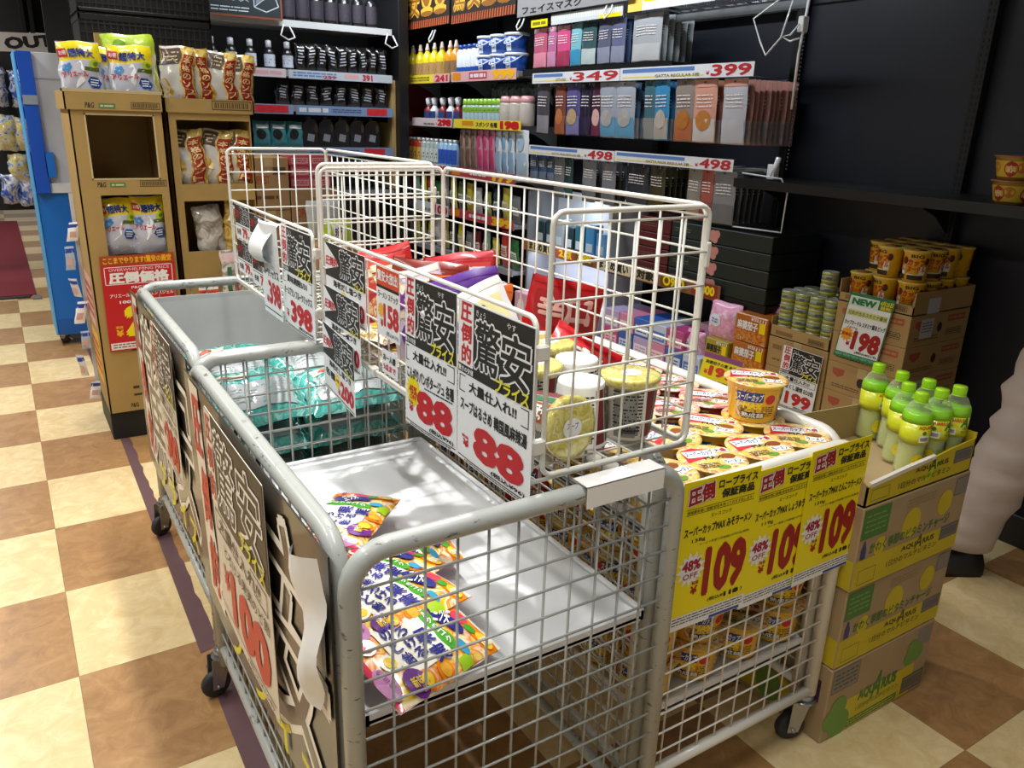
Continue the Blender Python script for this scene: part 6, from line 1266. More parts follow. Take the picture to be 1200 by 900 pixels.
for k in range(5):
    y1 = 2.25-.16*k; g = G(); g.box(2.77, 3.0, y1-.15, y1, .152, .36+.03*(k % 2), M(('d8a8c0', 'e6dcee', 'c9b8e0', 'f0d0dc', 'd0d8f0')[k], .4, coat=.3), .003); f = Fr((2.77, y1, .152), (0, -1, 0)); g.disc(f, .075, .12, .04, .05, M(('f6e6ee', 'b8a0d0', 'f0eaf6', 'c2508a', '8aa8e0')[k], .4), .0006)
    tag(g.build('mask_box', org=(2.88, y1-.07, .152)), '%s tall mask box below the white cabinet' % ('rose', 'white lilac', 'violet', 'pale pink', 'sky')[k], 'mask box')
# ------------------------------------------------------------------ pink packs, sauce boxes, cans, noodle cartons
PKP = patches('pink_pack', ['d86aa8', 'f0b8d8', 'e89ac8', 'f6dcea', 'c9d0f0'], 14, .3, .4)
for k, (y0, y1, x, z0, z1, lab) in enumerate(((.59, .40, 2.84, .445, .635, 'pink and blue dotted pack standing left of the sauce boxes'), (.43, .25, 2.97, .50, .66, 'pink pack behind the sauce boxes'), (.72, .60, 2.83, .33, .46, 'pink pack low beside the base mask boxes'))):
    fr = wall_fr(y0, z0, x); bag('pink_pack', lab, 'pack', fr.o, fr.u, fr.v, y0-y1, z1-z0, .09, PKP, lambda g, P, w, h: (g.disc(P, w*.35, h*.55, w*.2, h*.16, M('e6ecf6', .4), .003), g.smallprint(P, w*.25, h*.48, w*.46, h*.62, 2, M('7a8ad0', .4), .005, 3, .5)), seed=k+210)
g = G(); g.box(2.9, 3.1, .22, .72, .152, .48, M('c8a8b8', .5)); tag(g.build('pack_carton', org=(3, .45, .152)), 'pale carton carrying the pink packs', 'carton')
SAU = M('b8681c', .35, coat=.5); SPIC = patches('sauce_picture', ['7a3a14', 'c8641c', 'e09a3a', 'a84a18', 'f0d9a8'], 30, .3, .4)
def sauce(y1, y0, z0, z1, lab, m=SAU, x=2.79, yel=False):
    w = y1-y0; h = z1-z0; org = (x+.09, (y0+y1)/2, z0); g = G(); g.box(x, x+.18, y0, y1, z0, z1, m, .004); f = Fr((x, y1, z0), (0, -1, 0)); g.rect(f, .003, .003, w-.003, h*.42, SPIC, .0006); g.text(f, '麻婆茄子', w*.08, h*.45, w*.72, h*.78, WHITE if not yel else INK, .0012, .04); g.rect(f, w*.76, h*.44, w*.94, h*.82, YEL, .0008); g.text(f, '四川', w*.5, h*.82, w*.95, h*.95, WHITE, .001, .02)
    tag(g.build('sauce_box', org=org), lab, 'sauce box')
sauce(.395, .208, .49, .618, 'orange sauce box with white lettering, upper of two beside the cans'); sauce(.395, .208, .365, .488, 'orange sauce box with white lettering, lower of two beside the cans')
sauce(.395, .208, .24, .363, 'orange sauce box hidden low under the other two'); sauce(.395, .208, .152, .238, 'orange sauce box at the very bottom of its pile')
sauce(.545, .402, .352, .465, 'olive yellow sauce box left of the orange ones', M('a89a2a', .35, coat=.5), 2.77, True); sauce(.545, .402, .24, .35, 'olive yellow sauce box beneath another, behind the ¥199 card', M('a89a2a', .35, coat=.5), 2.77, True); sauce(.545, .402, .152, .238, 'olive yellow sauce box at the bottom behind the ¥199 card', M('a89a2a', .35, coat=.5), 2.77, True)
fr = Fr((2.60, .405, .335), (.15, -1, -.02), (.28, 0, 1)); g = G(); w, h = .20, .115; g.sheet(fr, 0, 0, w, h, CARDY, .001); g.rect(fr, 0, h*.80, w, h, M('8a4a7a', .5), .0006); g.text(fr, '麻婆茄子の素 各種', w*.08, h*.58, w*.9, h*.72, INK, .0009, .03); g.text(fr, '199', w*.22, h*.14, w*.9, h*.54, M('d8401c', .4), .0012, .07); g.text(fr, '¥', w*.1, h*.16, w*.2, h*.35, M('d8401c', .4), .0012, .04)
g.tube([fr.p(w/2, 0), (2.66, .30, .20), (2.76, .30, .16)], .003, CREAM, 6)
tag(g.build('price_card', org=fr.o), 'yellow ¥199 price card leaning in front of the sauce boxes', 'price card')
def kraft_carton(label, x0, x1, y0, y1, z0, z1, cup_=True, nm='carton'):
    org = ((x0+x1)/2, (y0+y1)/2, z0); t = thing(nm, label, 'carton', org); g = G(); g.box(x0, x1, y0, y1, z0, z1, KRAFT, .002); f = Fr((x0, y1, z0), (0, -1, 0)); w = y1-y0; h = z1-z0; f2 = Fr((x0, y0, z0), (1, 0, 0)); w2 = x1-x0
    if cup_:
        for ff, ww in ((f, w), (f2, w2)):
            g.poly(ff, [(ww*.08, h*.80), (ww*.26, h*.80), (ww*.25, h*.62), (ww*.17, h*.50), (ww*.09, h*.62)], M('b0553a', .6), .0006); g.rect(ff, ww*.62, h*.66, ww*.92, h*.86, M('b0553a', .6), .0007); g.smallprint(ff, ww*.64, h*.7, ww*.9, h*.82, 1, KRAFT, .0009, 3)
            g.outline(ff, ww*.62, h*.22, ww*.9, h*.42, .002, M('4a3820', .7), .0007); g.smallprint(ff, ww*.64, h*.26, ww*.88, h*.38, 2, M('4a3820', .7), .0007, 5, .5); g.smallprint(ff, ww*.1, h*.15, ww*.5, h*.3, 2, M('5a4628', .7), .0007, 8, .4); g.disc(ff, ww*.5, h*.52, h*.13, h*.16, M('3a2c1a', .7), .0007, 12)
    else:
        g.rect(f, w*.08, h*.6, w*.24, h*.76, M('8a6a40', .7), .0006); g.smallprint(f, w*.1, h*.2, w*.5, h*.32, 1, M('7a5c34', .7), .0007, 4, .5)
    g.build('carton_body', t, org); q = G(); q.box(x0-.0006, x0+.04, (y0+y1)/2-.02, (y0+y1)/2+.02, z1-.04, z1+.0006, M('bfa878', .35, coat=.3)); q.build('carton_tape', t, org)
    return t
for k in range(5):
    t = kraft_carton('kraft cup noodle carton, %s from the bottom of its stack under the yellow cups' % ORD[k], 2.80, 3.2, -.428, -.112, .152+.1245*k, .152+.1245*k+.1235)
    if k in (2, 4):
        f2 = Fr((2.80, -.428, .152+.1245*k), (1, 0, 0)); g = G(); g.rect(f2, .07, .03, .155, .105, M('c4c6ca', .5), .001); g.smallprint(f2, .08, .05, .145, .095, 4, M('6a6c70', .5), .0014, 4, .4); g.build('shipping_label', t, t.location)
def open_tray(label, x0, x1, y0, y1, z0, zf, zb, m=KRAFT):
    org = ((x0+x1)/2, (y0+y1)/2, z0); t = thing('carton_tray', label, 'carton', org); g = G(); th = .004; g.box(x0, x1, y0, y1, z0, z0+th, m)
    g.box(x0, x0+th, y0, y1, z0, zf, m); g.box(x1-th, x1, y0, y1, z0, zb, m); g.box(x0, x1, y0, y0+th, z0, zb, m); g.box(x0, x1, y1-th, y1, z0, zb, m); f = Fr((x0, y1, z0), (0, -1, 0)); g.rect(f, .03, .012, .12, .03, M('8a6a40', .7), .0006); g.barcode(f, (y1-y0)*.66, .01, (y1-y0)*.92, .032, M('4a3820', .7), .0008)
    f2 = Fr((x0, y0, z0), (1, 0, 0)); g.rect(f2, .09, .0, .17, .06, M('c4c6ca', .5), .0008) if zb-z0 > .08 else None
    g.build('tray_body', t, org); return t
ZC = .152+.1245*5
open_tray('open kraft tray on top of the carton stack, full of yellow cups', 2.80, 3.2, -.430, -.110, ZC, ZC+.035, ZC+.088)
CY = M('dfae14', .35, coat=.4); CPIC = M('c22a1a', .4)
def bigcup():
    t = thing('noodle_cup', 'x', 'cup noodles'); g = G(); g.lathe([(0, .002), (.036, .002), (.037, 0), (.039, .0), (.048, .105), (.0505, .108), (.0505, .112)], CY, n=26)
    for a0 in (PI, PI*.45, -.6): 
        c = Cyl((0, 0, .008), .0395, .0475, .095, a0); g.rect(c, -.03, .0, .03, .018, M('2a2014', .5), .0008, 6, 1); g.text(c, 'カップ', -.032, .052, .030, .078, CPIC, .0014, .06, .1); g.text(c, 'ヌードル', -.03, .030, .032, .05, CPIC, .0014, .05); g.text(c, 'BIG', -.022, .082, .02, .094, INK, .0012, .03); g.rect(c, .012, .02, .034, .05, M('e6e2d8', .5), .0009, 3, 1); g.rect(c, -.034, .018, .034, .022, M('e8d8a0', .4), .0009, 6, 1); g.disc(c, .034, .07, .010, .014, M('3a2a1c', .5), .0012, 10)
    g.build('cup_body', t); g = G(); g.lathe([(.050, .108), (.0515, .110), (.0515, .1135), (.046, .115), (0, .1155)], M('d8ba5a', .35, coat=.4), n=26); g.lathe([(.030, .1156), (0, .1162)], M('9a5a2a', .4), n=18); g.build('cup_lid', t); return t
bc = None; n_ = 0
for lay in range(2):
    for i in range(4 if lay == 0 else 4):
        for j in range(3):
            if lay == 1 and (i, j) in ((0, 0),): continue
            x = 2.856+.096*i; y = -.168-.102*j; lab = 'yellow cup noodle, %s layer, %s row from the aisle, %s from the far side' % (('lower', 'upper')[lay], ORD[i], ORD[j])
            if bc is None: bc = bigcup(); bc.location = (x, y, ZC+.004); bc['label'] = lab; bc.rotation_euler.z = .3
            else: dup(bc, (x, y, ZC+.004+.1165*lay), (.2, -.3, .6, 1.1)[(i+j) % 4], lab)
# NEW price card on the cartons
fr = Fr((2.785, -.140, .555), (0, -1, .0), (0, -.12, 1)); w, h = .192, .268; g = G(); NG = M('1f7a4a', .45); LG = M('9ad02a', .45); g.sheet(fr, 0, 0, w, h, CARDW, .001); g.rect(fr, 0, h*.82, w, h, NG, .0005); g.rect(fr, w*.03, h*.80, w*.68, h*.955, CARDW, .0009); g.rect(fr, w*.04, h*.81, w*.67, h*.945, M('cfe6d2', .5), .0011)
g.text(fr, 'NEW', w*.09, h*.83, w*.63, h*.93, NG, .0015, .07); g.text(fr, '4月25日', w*.71, h*.89, w*.98, h*.96, YEL, .0014, .03); g.text(fr, '発売!', w*.73, h*.83, w*.97, h*.885, YEL, .0014, .03); g.rect(fr, w*.05, h*.66, w*.95, h*.75, M('d8dc8a', .5), .0006); g.text(fr, '元気が出るスタミナ醤油', w*.07, h*.675, w*.93, h*.735, INK, .001, .01)
g.text(fr, 'カップヌードル スタミナ醤油 ビッグ', w*.05, h*.515, w*.97, h*.59, INK, .0009, .03); g.text(fr, '107g', w*.15, h*.46, w*.38, h*.495, INK, .0009, .01); g.star(fr, w*.17, h*.37, w*.16, w*.12, 12, M('f0a01c', .45), .0006); g.text(fr, '新商品', w*.06, h*.345, w*.28, h*.395, DRED, .001, .03)
g.text(fr, '198', w*.32, h*.15, w*.95, h*.45, DRED, .001, .06); g.text(fr, '¥', w*.2, h*.20, w*.29, h*.27, DRED, .001, .04); g.text(fr, '(税込¥214)', w*.45, h*.10, w*.95, h*.145, INK, .0009, .03); g.rect(fr, 0, h*.015, w, h*.085, NG, .0006); g.text(fr, 'NEW NEW NEW NEW NEW', w*.03, h*.03, w*.97, h*.07, M('8ac8a8', .5), .0009, .02)
g.outline(fr, 0, 0, w, h, .004, NG, .0008)
tag(g.build('price_card', org=fr.o), 'green edged NEW ¥198 card tilted on the cup noodle cartons', 'price card')
# can cartons + cans
for k in range(3): kraft_carton('kraft can carton, %s from the bottom of its stack under the small cans' % ORD[k], 2.80, 3.15, -.105, .200, .152+.134*k, .152+.134*k+.133, False)
ZK = .152+.134*3
open_tray('open kraft tray holding small green-banded cans', 2.80, 3.15, -.105, .200, ZK, ZK+.05, ZK+.085)
def can():
    t = thing('food_can', 'x', 'can'); g = G(); g.lathe([(0, .002), (.030, .002), (.0325, 0), (.0335, .003), (.0335, .047), (.0325, .05), (.030, .048), (0, .048)], M('b4b8a8', .3, metal=.4), n=22); g.build('can_body', t); g = G(); g.lathe([(.0338, .004), (.0338, .016)], M('a8a83a', .4), n=22); g.lathe([(.0338, .016), (.0338, .036)], M('8f9a86', .4), n=22); g.lathe([(.0338, .036), (.0338, .046)], M('b0b04a', .4), n=22)
    for a in (PI, PI-1.9, PI+1.9): c = Cyl((0, 0, .016), .0338, .0338, .02, a); g.barcode(c, -.014, .003, .014, .017, M('4a5048', .5), .0006, border=False)
    g.build('can_label', t); return t
cn = None
for lay in range(4):
    for i in range(4):
        for j in range(4):
            if lay == 3 and i < 1: pass
            if lay == 3 and (i+j) % 3 == 0 and i > 0: continue
            x = 2.845+.073*i; y = .158-.0735*j; z = ZK+.004+.0505*lay; lab = 'small green-banded can, %s layer, %s row from the aisle, %s from the far side' % (('bottom', 'second', 'third', 'top')[lay], ORD[i], ORD[j])
            if lay < 3 and 0 < i < 3 and 0 < j < 3 and lay < 2: continue
            if cn is None: cn = can(); cn.location = (x, y, z); cn['label'] = lab
            else: dup(cn, (x, y, z), .4*j+.3*i, lab)
for k in range(2): dup(cn, (2.90, .012, ZK+.004+.0505*(4+k)), .5, 'small green-banded can stacked highest above the others, %s of two' % ('lower', 'upper')[k])
fr = Fr((2.786, .118, .262), (0, -1, -.02), (0, -.05, 1)); g = kyo_card(fr, .20, .272, '大量仕入れ!!', 'さんまくし蒲焼 EO3缶', '199', '214', nx=3, ny=3); tag(g.build('price_card', org=fr.o), 'white and black ¥199 card with brush characters on the can cartons', 'price card')
# two big bowls on the bare wall shelf
WBW = None
def wbowl():
    t = thing('wall_bowl', 'x', 'instant noodles'); g = G(); g.lathe([(0, .002), (.048, .002), (.05, 0), (.052, .0), (.068, .072), (.0715, .075)], M('a88a3a', .35, coat=.4), n=28)
    for a0 in (PI+.6, PI-.9, .3): c = Cyl((0, 0, .006), .053, .067, .062, a0); g.rect(c, -.05, .004, .03, .056, M('d8b83a', .4), .0008, 8, 2); g.disc(c, .035, .03, .022, .024, M('b02a1e', .4), .0012, 16); g.text(c, '赤', .022, .018, .048, .042, M('f0d89a', .4), .0018, .05); g.disc(c, -.02, .035, .02, .018, M('c87a2a', .4), .0012, 14)
    g.build('bowl_body', t); g = G(); g.lathe([(.0715, .073), (.0745, .075), (.0745, .078), (.066, .079), (0, .0795)], M('b86a4a', .35, coat=.4), n=28); g.build('bowl_lid', t); return t
w1 = wbowl(); w1.location = (2.925, -.622, 1.2); w1['label'] = 'noodle bowl standing on the bare wall shelf, lower of two'; dup(w1, (2.925, -.617, 1.280), .5, 'noodle bowl stacked on another on the bare wall shelf')
# ================================================================== BACK GONDOLA WITH BLACK BOTTLES
YB0 = 3.90
BKM = M('101114', .35, coat=.4); BKP = M('0d0e12', .25, coat=.7); SLV = M('c9cdd4', .35)
t = thing('display_gondola', 'grey shelved back gondola holding rows of black bottles and pouches', 'shelving', (1.95, 4.15, 0)); o3 = (1.95, 4.15, 0)
for z, m in ((2.03, M('c3c8cc', .4)), (1.705, SHELFG), (1.47, SHELFG), (1.18, SHELFG), (.86, SHELFG)):
    g = G(); g.box(1.22, 2.66, YB0, 4.35, z-.03, z, m, .003); g.box(1.22, 2.66, YB0-.004, YB0+.004, z-.04, z+.004, m); g.build('shelf_board', t, o3)
    for x in (1.24, 2.64): g = G(); g.box(x-.002, x+.002, 3.95, 4.3, z-.10, z-.03, BKM); g.build('bracket', t, o3)
g = G(); g.box(1.2, 2.70, 4.35, 4.40, 0, 2.6, M('4a4f56', .6)); g.build('back_panel', t, o3); g = G(); g.box(1.2, 2.70, 3.92, 4.35, 0, .12, BKM); g.build('plinth', t, o3)
g = G(); g.box(2.70, 2.78, 3.86, 4.4, 0, 2.75, M('141416', .4), .004); tag(g.build('corner_post', org=(2.74, 4.1, 0)), 'black corner post between the back gondola and the right wall shelves', 'post')
g = G(); g.box(2.664, 2.697, 3.93, 4.34, .87, 1.68, M('b59a62', .7)); tag(g.build('kraft_board', org=(2.67, 4.1, .87)), 'kraft board at the right end of the back gondola', 'board')
def back_strip(x0, x1, z0, z1, lab, bg, fn):
    f = Fr((x0, YB0-.008, z0), (1, 0, 0)); g = G(); g.sheet(f, 0, 0, x1-x0, z1-z0, bg, .003); fn(g, f, x1-x0, z1-z0); tag(g.build('price_strip', org=f.o), lab, 'price strip')
BS = M('b8c4d2', .4, coat=.3)
back_strip(1.86, 2.655, 1.655, 1.712, 'pale blue price strip with red figures under the black pouches', BS, lambda g, f, w, h: (g.smallprint(f, w*.04, h*.2, w*.45, h*.85, 2, SBL, .0008, 3, .5), g.text(f, '239', w*.32, h*.1, w*.44, h*.5, SR, .001, .03), g.text(f, '391', w*.70, h*.1, w*.80, h*.85, SR, .001, .05), g.rect(f, w*.52, h*.3, w*.66, h*.8, SPK, .0006)))
back_strip(1.30, 1.84, 1.655, 1.712, 'pinkish price strip under the white labelled black bottles', M('cfc8d0', .4), lambda g, f, w, h: g.smallprint(f, w*.05, h*.25, w*.95, h*.8, 1, SPK, .0008, 5, .7))
back_strip(1.90, 2.655, 1.41, 1.475, 'blue price strip with red figures under the second black pouch row', M('7a94c0', .4), lambda g, f, w, h: (g.smallprint(f, w*.03, h*.2, w*.32, h*.85, 1, SW, .0008, 3, .7), g.smallprint(f, w*.36, h*.3, w*.66, h*.75, 2, M('3a4f7a', .5), .0008, 5, .5), g.rect(f, w*.72, h*.1, w*.94, h*.9, SREDB, .0006), g.text(f, '699', w*.73, h*.14, w*.93, h*.86, M('d8242c', .4), .001, .07)))
back_strip(1.30, 1.88, 1.41, 1.475, 'blue and red price strip at the left of the second black row', M('8a9cc0', .4), lambda g, f, w, h: (g.rect(f, w*.5, h*.1, w*.94, h*.9, SREDB, .0006), g.text(f, '599', w*.55, h*.14, w*.92, h*.86, M('d8242c', .4), .001, .07)))
back_strip(1.95, 2.655, 1.12, 1.185, 'blue price strip with red figures under the black jugs', M('7f92b8', .4), lambda g, f, w, h: (g.smallprint(f, w*.05, h*.3, w*.6, h*.75, 2, M('3a4f7a', .5), .0008, 5, .5), g.rect(f, w*.66, h*.1, w*.9, h*.9, SREDB, .0006), g.text(f, '999', w*.67, h*.14, w*.89, h*.86, M('d8242c', .4), .001, .07)))
def blk_pouch(x, z, w, h, lab, k, m=BKP):
    fr = Fr((x, YB0+.06, z), (1, 0, 0), (0, .06, 1)); P = Pil(fr, w, h, .06, k, .006); g = G(); g.pillow(P, m, None, 8, 10)
    for q in range(5): a = random.Random(k*7+q).uniform(.0, .2); g.rect(P, w*(.2+a*.5), h*(.28+.11*q), w*(.8-a), h*(.33+.11*q), M('9aa0aa' if q < 4 else 'd0d4da', .4), .003, 3, 1)
    tag(g.build('softener_pouch', org=fr.p(w/2, 0)), lab, 'pouch')
for k in range(9): blk_pouch(1.93+.079*k, 1.705, .082, .19, 'black glossy softener pouch on the upper row, %s from the left' % ORD[k], k+300)
for k in range(8): blk_pouch(1.78+.108*k, 1.47, .10, .17, 'black softener pouch on the middle row, %s from the left' % ORD[k], k+320)
def jug():
    t = thing('softener_jug', 'x', 'jug'); g = G(); pts = [(-.06, 0), (.06, 0), (.065, .1), (.055, .16), (.03, .20), (-.02, .20), (-.055, .17), (-.066, .08)]; n = len(pts); hole = 0
    vs = [(a, -.03, b) for a, b in pts]+[(a, .05, b) for a, b in pts]; g.add(vs, [tuple(range(n)), tuple(range(2*n-1, n-1, -1))]+[(k, k+n, (k+1) % n+n, (k+1) % n) for k in range(n)], BKM); f = Fr((0, -.03, 0), (1, 0, 0)); g.poly(f, [(-.03, .05), (.02, .04), (.03, .09), (-.02, .10)], M('8a909a', .4), .0008); g.disc(f, .04, .14, .012, .03, M('5a5548', .5), .001); g.build('jug_body', t)
    g = G(); g.lathe([(.022, .20), (.024, .205), (.024, .235), (0, .237)], BKM, (0, .01, 0), 14); g.build('jug_cap', t); return t
for k in range(5): copy_or('jug', jug, (2.02+.122*k, YB0+.08, 1.18), 'black softener jug on the low row, %s from the left' % ORD[k], 0)
for k in range(3): bag('teal_refill', 'teal and black refill pack left of the black jugs, %s from the left' % ORD[k], 'pouch', (1.60+.12*k, YB0+.05, 1.18), (1, 0, 0), (0, .05, 1), .12, .18, .05, M('3f8a94', .3, coat=.5), lambda g, P, w, h: (g.disc(P, w*.4, h*.5, w*.28, h*.2, M('16181c', .4), .003), g.rect(P, w*.15, h*.72, w*.9, h*.86, M('d8e6e6', .4), .003, 3, 2)), seed=k+340)
BB = [(0, 0), (.038, 0), (.04, .01), (.04, .10), (.032, .13), (.016, .145)]; BC = [(.018, .145), (.02, .15), (.02, .19), (.0, .195)]
for k in range(5): copy_or('bwb', lambda: lathe_bottle('softener_bottle', 'x', 'bottle', 0, 0, 0, BB, BKM, M('b8bcc4', .3), BC, M('c9d4e4', .35), (.02, .10, .0405)), (1.36+.13*k, YB0+.07, 1.705), 'black bottle with a pale label on the upper row, %s from the left' % ORD[k], PI/2)
for k in range(7): copy_or('toph', lambda: lathe_bottle('shampoo_bottle', 'x', 'bottle', 0, 0, 0, [(0, 0), (.045, 0), (.047, .02), (.045, .17), (.025, .2)], BKM, M('2a2b30', .3), [(.025, .2), (.026, .24), (0, .245)], M('3c3842', .4), (.03, .15, .0475)), (1.90+.105*k, YB0+.08, 2.03), 'black bottle on top of the back gondola, %s from the left' % ORD[k], PI/2)
fr = Fr((1.33, 3.86, 2.02), (1, 0, .0)); g = G(); w, h = .50, .28; g.sheet(fr, 0, 0, w, h, M('7a3f22', .6), .015); g.rect(fr, .012, .014, w-.012, h, M('16222a', .7), .001); CHK = M('b8c6cc', .7)
g.line(fr, [(w*.62, h*.9), (w*.62, h*.25), (w*.78, h*.16), (w*.95, h*.3), (w*.9, h*.55), (w*.98, h*.8)], .006, CHK, .0016); g.line(fr, [(w*.62, h*.25), (w*.80, h*.5), (w*.72, h*.9)], .005, CHK, .0016); g.poly(fr, [(w*.64, h*.3), (w*.78, h*.5), (w*.68, h*.8)], M('6a7c86', .7), .0014)
g.smallprint(fr, w*.05, h*.10, w*.55, h*.24, 2, CHK, .0016, 5, .35); g.line(fr, [(w*(.05+.05*k), h*(.35+.05*(k % 2))) for k in range(11)], .004, CHK, .0016)
tag(g.build('chalk_board', org=fr.o), 'brown framed chalkboard with white scribbles on top of the back gondola', 'chalkboard')
for k, (x, lab) in enumerate(((2.18, 'white wire loop under the chalkboard end of the top shelf'), (2.62, 'white wire loop at the right end of the back gondola top'))):
    g = G(); x0 = 1.86 if k == 0 else 2.64; g.tube([(x0-.02, 3.88, 2.0), (x0-.05, 3.86, 1.93), (x0+.0, 3.85, 1.90), (x0+.05, 3.86, 1.92), (x0+.02, 3.88, 1.99)], .006, M('d9dcde', .3), 6); tag(g.build('wire_loop', org=(x0, 3.86, 1.95)), lab, 'wire loop')
# ================================================================== PERSON at the right edge
def ring_loft(g, rings, m, n=20, wr=0.0, seed=1, cap=True):
    r = random.Random(seed); ph = [r.uniform(0, 6.3) for _ in range(4)]; vs = []; fs = []
    for i, (cx, cy, cz, rx, ry) in enumerate(rings):
        for k in range(n):
            a = 2*PI*k/n; q = 1+wr*(math.sin(a*3+i*.9+ph[0])*.5+math.sin(a*2-i*1.7+ph[1])*.5+math.sin(i*2.3+ph[2]+a)*.6); vs.append((cx+rx*q*math.cos(a), cy+ry*q*math.sin(a), cz))
    for i in range(len(rings)-1):
        for k in range(n): fs.append((i*n+k, i*n+(k+1) % n, (i+1)*n+(k+1) % n, (i+1)*n+k))
    if cap: fs.append(tuple(range(n-1, -1, -1))); fs.append(tuple((len(rings)-1)*n+k for k in range(n)))
    return g.add(vs, fs, m, True)
HX, HY = 2.68, -1.12
pt = thing('person', 'person in pale beige trousers and black shoes standing at the right edge', 'person', (HX, HY, 0))
SKIN = M('d8a888', .5); TRO = M('b9aba3', .8, noise=.05, scale=14, bump=.15); SHO = M('161617', .5); TEE = M('3a3f4a', .8); HAIR = M('1a1512', .6)
def skin_mesh(name, verts, edges, root, m, parent, org):
    me = bpy.data.meshes.new(name); me.from_pydata([tuple(Vector(v[:3])-Vector(org)) for v in verts], edges, []); o = bpy.data.objects.new(name, me); COL.objects.link(o); o.parent = parent; me.materials.append(m)
    md = o.modifiers.new('skin', 'SKIN'); 
    if not me.skin_vertices:
        import bmesh
        b = bmesh.new(); b.from_mesh(me); b.verts.layers.skin.verify(); b.to_mesh(me); b.free()
    for i, v in enumerate(verts):
        sv = me.skin_vertices[0].data[i]; sv.radius = (v[3], v[4] if len(v) > 4 else v[3]); sv.use_root = (i == root)
    md.use_smooth_shade = True; o.modifiers.new('sub', 'SUBSURF').levels = 1; o.modifiers['sub'].render_levels = 2; return o
L_AN, L_KN, L_HP = (2.592, -.872, .12), (2.60, -.96, .50), (2.65, -1.04, .90)
R_AN, R_KN, R_HP = (2.74, -1.30, .10), (2.725, -1.25, .50), (2.71, -1.20, .90)
V = [(HX, HY, .97, .12, .10), (HX, HY, 1.15, .115, .09), (HX, HY, 1.34, .14, .10), (HX-.005, HY, 1.46, .07, .07), (HX-.01, HY+.005, 1.54, .05, .05), (HX-.02, HY+.01, 1.60, .072, .08), (HX-.02, HY+.01, 1.70, .078, .09),
     (*L_HP, .085), (*L_KN, .058), (*L_AN, .04), (*R_HP, .085), (*R_KN, .058), (*R_AN, .04)]
E_ = [(0, 1), (1, 2), (2, 3), (3, 4), (4, 5), (5, 6), (0, 7), (7, 8), (8, 9), (0, 10), (10, 11), (11, 12)]
sh = (.62, .78) # shoulder axis follows the hips
def arm(s_, base):
    sx, sy = (L_HP[0]-HX)*s_*2.2, (L_HP[1]-HY)*s_*2.2
    i0 = len(V); V.extend([(HX+sx, HY+sy, 1.40, .055), (HX+sx*1.25, HY+sy*1.25, 1.13, .042), (HX+sx*.55-.16, HY+sy*.55-.03, 1.06, .032), (HX+sx*.3-.20, HY+sy*.3-.05, 1.05, .036, .02)])
    E_.extend([(2, i0), (i0, i0+1), (i0+1, i0+2), (i0+2, i0+3)]); h = (HX+sx*.3-.20, HY+sy*.3-.05, 1.05)
    for k, (dx, dz, ln) in enumerate(((-.018, -.03, .036), (-.006, -.036, .042), (.006, -.034, .038), (.018, -.028, .03))):
        j = len(V); V.extend([(h[0]+dx, h[1]+.01, h[2]+dz*.6, .0095), (h[0]+dx*1.1, h[1]+.02, h[2]+dz-.015, .009), (h[0]+dx*1.1, h[1]+.012, h[2]+dz-.015-ln*.6, .008)]); E_.extend([(i0+3, j), (j, j+1), (j+1, j+2)])
    j = len(V); V.extend([(h[0]-.03, h[1]+.02, h[2]+.005, .0105), (h[0]-.042, h[1]+.035, h[2]-.02, .0095)]); E_.extend([(i0+3, j), (j, j+1)])
arm(1, 2); arm(-1, 2)
skin_mesh('body', V, E_, 0, SKIN, pt, (HX, HY, 0))
# face
g = G(); hc = (HX-.02, HY+.01, 1.66); fx, fy = -.8, .6
def face_pt(side_, fwd, z): return (hc[0]+fx*fwd-fy*side_, hc[1]+fy*fwd+fx*side_, z)
for s_ in (-1, 1): g.lathe([(0, -.009), (.009, 0), (0, .009)], M('f0ece8', .3), face_pt(.032*s_, .082, 1.665), 10); g.lathe([(0, -.005), (.005, 0), (0, .005)], M('2a1a12', .3), face_pt(.032*s_, .088, 1.665), 8)
g.build('eyes', pt, (HX, HY, 0))
g = G(); g.tube([face_pt(0, .085, 1.665), face_pt(0, .105, 1.635), face_pt(0, .085, 1.628)], [.008, .013, .008], SKIN, 8); g.build('nose', pt, (HX, HY, 0))
g = G(); g.tube([face_pt(-.024, .078, 1.598), face_pt(0, .09, 1.595), face_pt(.024, .078, 1.598)], [.003, .007, .003], M('b06a60', .5), 8); g.build('mouth', pt, (HX, HY, 0))
g = G(); ring_loft(g, [(hc[0]+.02, hc[1]-.012, 1.60, .07, .07), (hc[0]+.02, hc[1]-.012, 1.68, .098, .098), (hc[0]+.012, hc[1]-.008, 1.74, .098, .098), (hc[0], hc[1], 1.79, .07, .07), (hc[0], hc[1], 1.81, .02, .02)], HAIR, 20, .03, 5); g.build('hair', pt, (HX, HY, 0))
g = G(); ring_loft(g, [(HX, HY, .90, .17, .155), (HX, HY, 1.05, .165, .145), (HX, HY, 1.25, .185, .155), (HX, HY, 1.38, .185, .15), (HX, HY, 1.46, .10, .095)], TEE, 24, .03, 3)
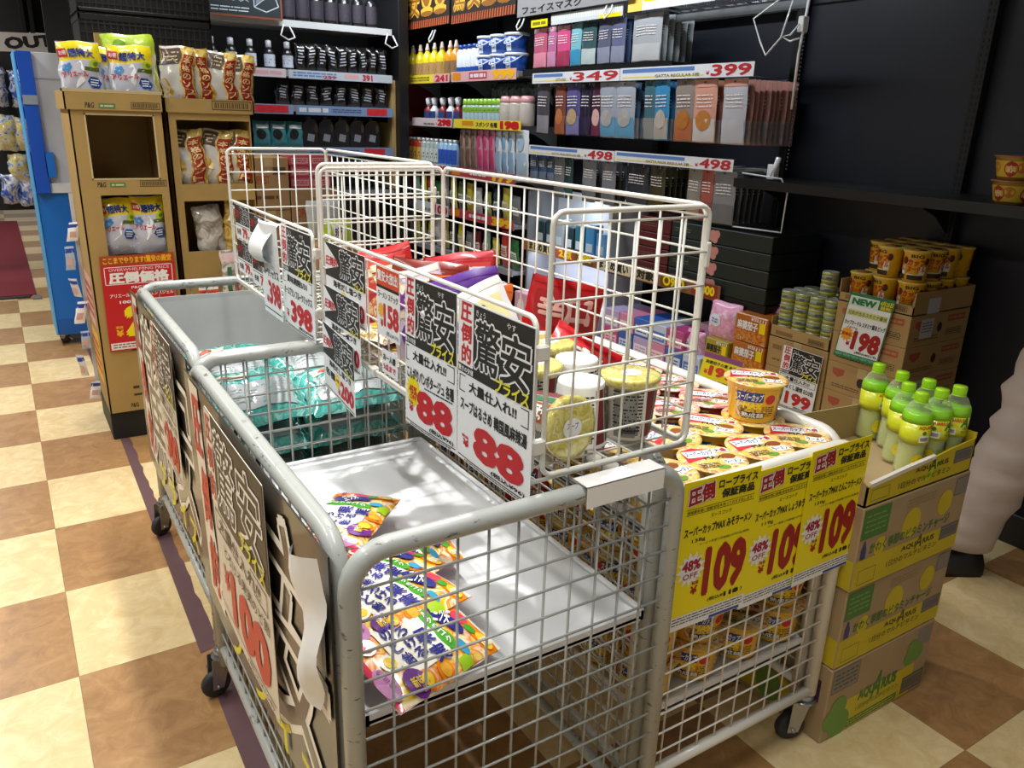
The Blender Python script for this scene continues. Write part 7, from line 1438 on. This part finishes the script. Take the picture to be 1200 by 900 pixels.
for s_ in (1, -1):
    sx, sy = (L_HP[0]-HX)*s_*2.2, (L_HP[1]-HY)*s_*2.2; g.tube([(HX+sx*.7, HY+sy*.7, 1.43), (HX+sx, HY+sy, 1.40), (HX+sx*1.15, HY+sy*1.15, 1.24), (HX+sx*1.2, HY+sy*1.2, 1.17)], [.075, .075, .065, .064], TEE, 14)
g.build('shirt', pt, (HX, HY, 0))
g = G()
for (an, kn, hp, sd) in ((L_AN, L_KN, L_HP, 2), (R_AN, R_KN, R_HP, 9)):
    rings = []; N = 22
    for i in range(N+1):
        q = i/N
        if q < .5: a, b, s_ = an, kn, q/.5
        else: a, b, s_ = kn, hp, (q-.5)/.5
        r = .095+.012*q+(.028 if q > .6 else 0)*(q-.6)/.4+.007*math.sin(i*2.4+sd)
        rings.append((a[0]+(b[0]-a[0])*s_, a[1]+(b[1]-a[1])*s_, a[2]+(b[2]-a[2])*s_, r, r*.92))
    ring_loft(g, rings, TRO, 30, .075, sd)
ring_loft(g, [(HX, HY, .86, .17, .15), (HX, HY, .95, .18, .155), (HX, HY, 1.03, .165, .145)], TRO, 24, .02, 4)
g.build('trousers', pt, (HX, HY, 0))
for an, ang in ((L_AN, 2.55), (R_AN, 2.75)):
    g = G(); c, s_ = math.cos(ang), math.sin(ang)
    ring = []
    for q, (fw, w, zt) in enumerate(((-.085, .02, .05), (-.07, .036, .085), (-.02, .04, .10), (.04, .042, .085), (.10, .048, .062), (.145, .044, .05), (.17, .03, .04), (.178, .012, .03))):
        ring.append([(an[0]+c*fw-s_*w*a, an[1]+s_*fw+c*w*a, z) for a, z in ((-1, 0.0), (-1.02, .018), (-.85, zt*.75), (-.4, zt), (.4, zt), (.85, zt*.75), (1.02, .018), (1, 0.0))])
    vs = [p for r in ring for p in r]; n = 8; fs = [(i*n+k, i*n+(k+1) % n, (i+1)*n+(k+1) % n, (i+1)*n+k) for i in range(len(ring)-1) for k in range(n)]+[tuple(range(n)), tuple((len(ring)-1)*n+k for k in range(n-1, -1, -1))]
    g.add(vs, fs, SHO, True); g.build('shoe', pt, (HX, HY, 0))
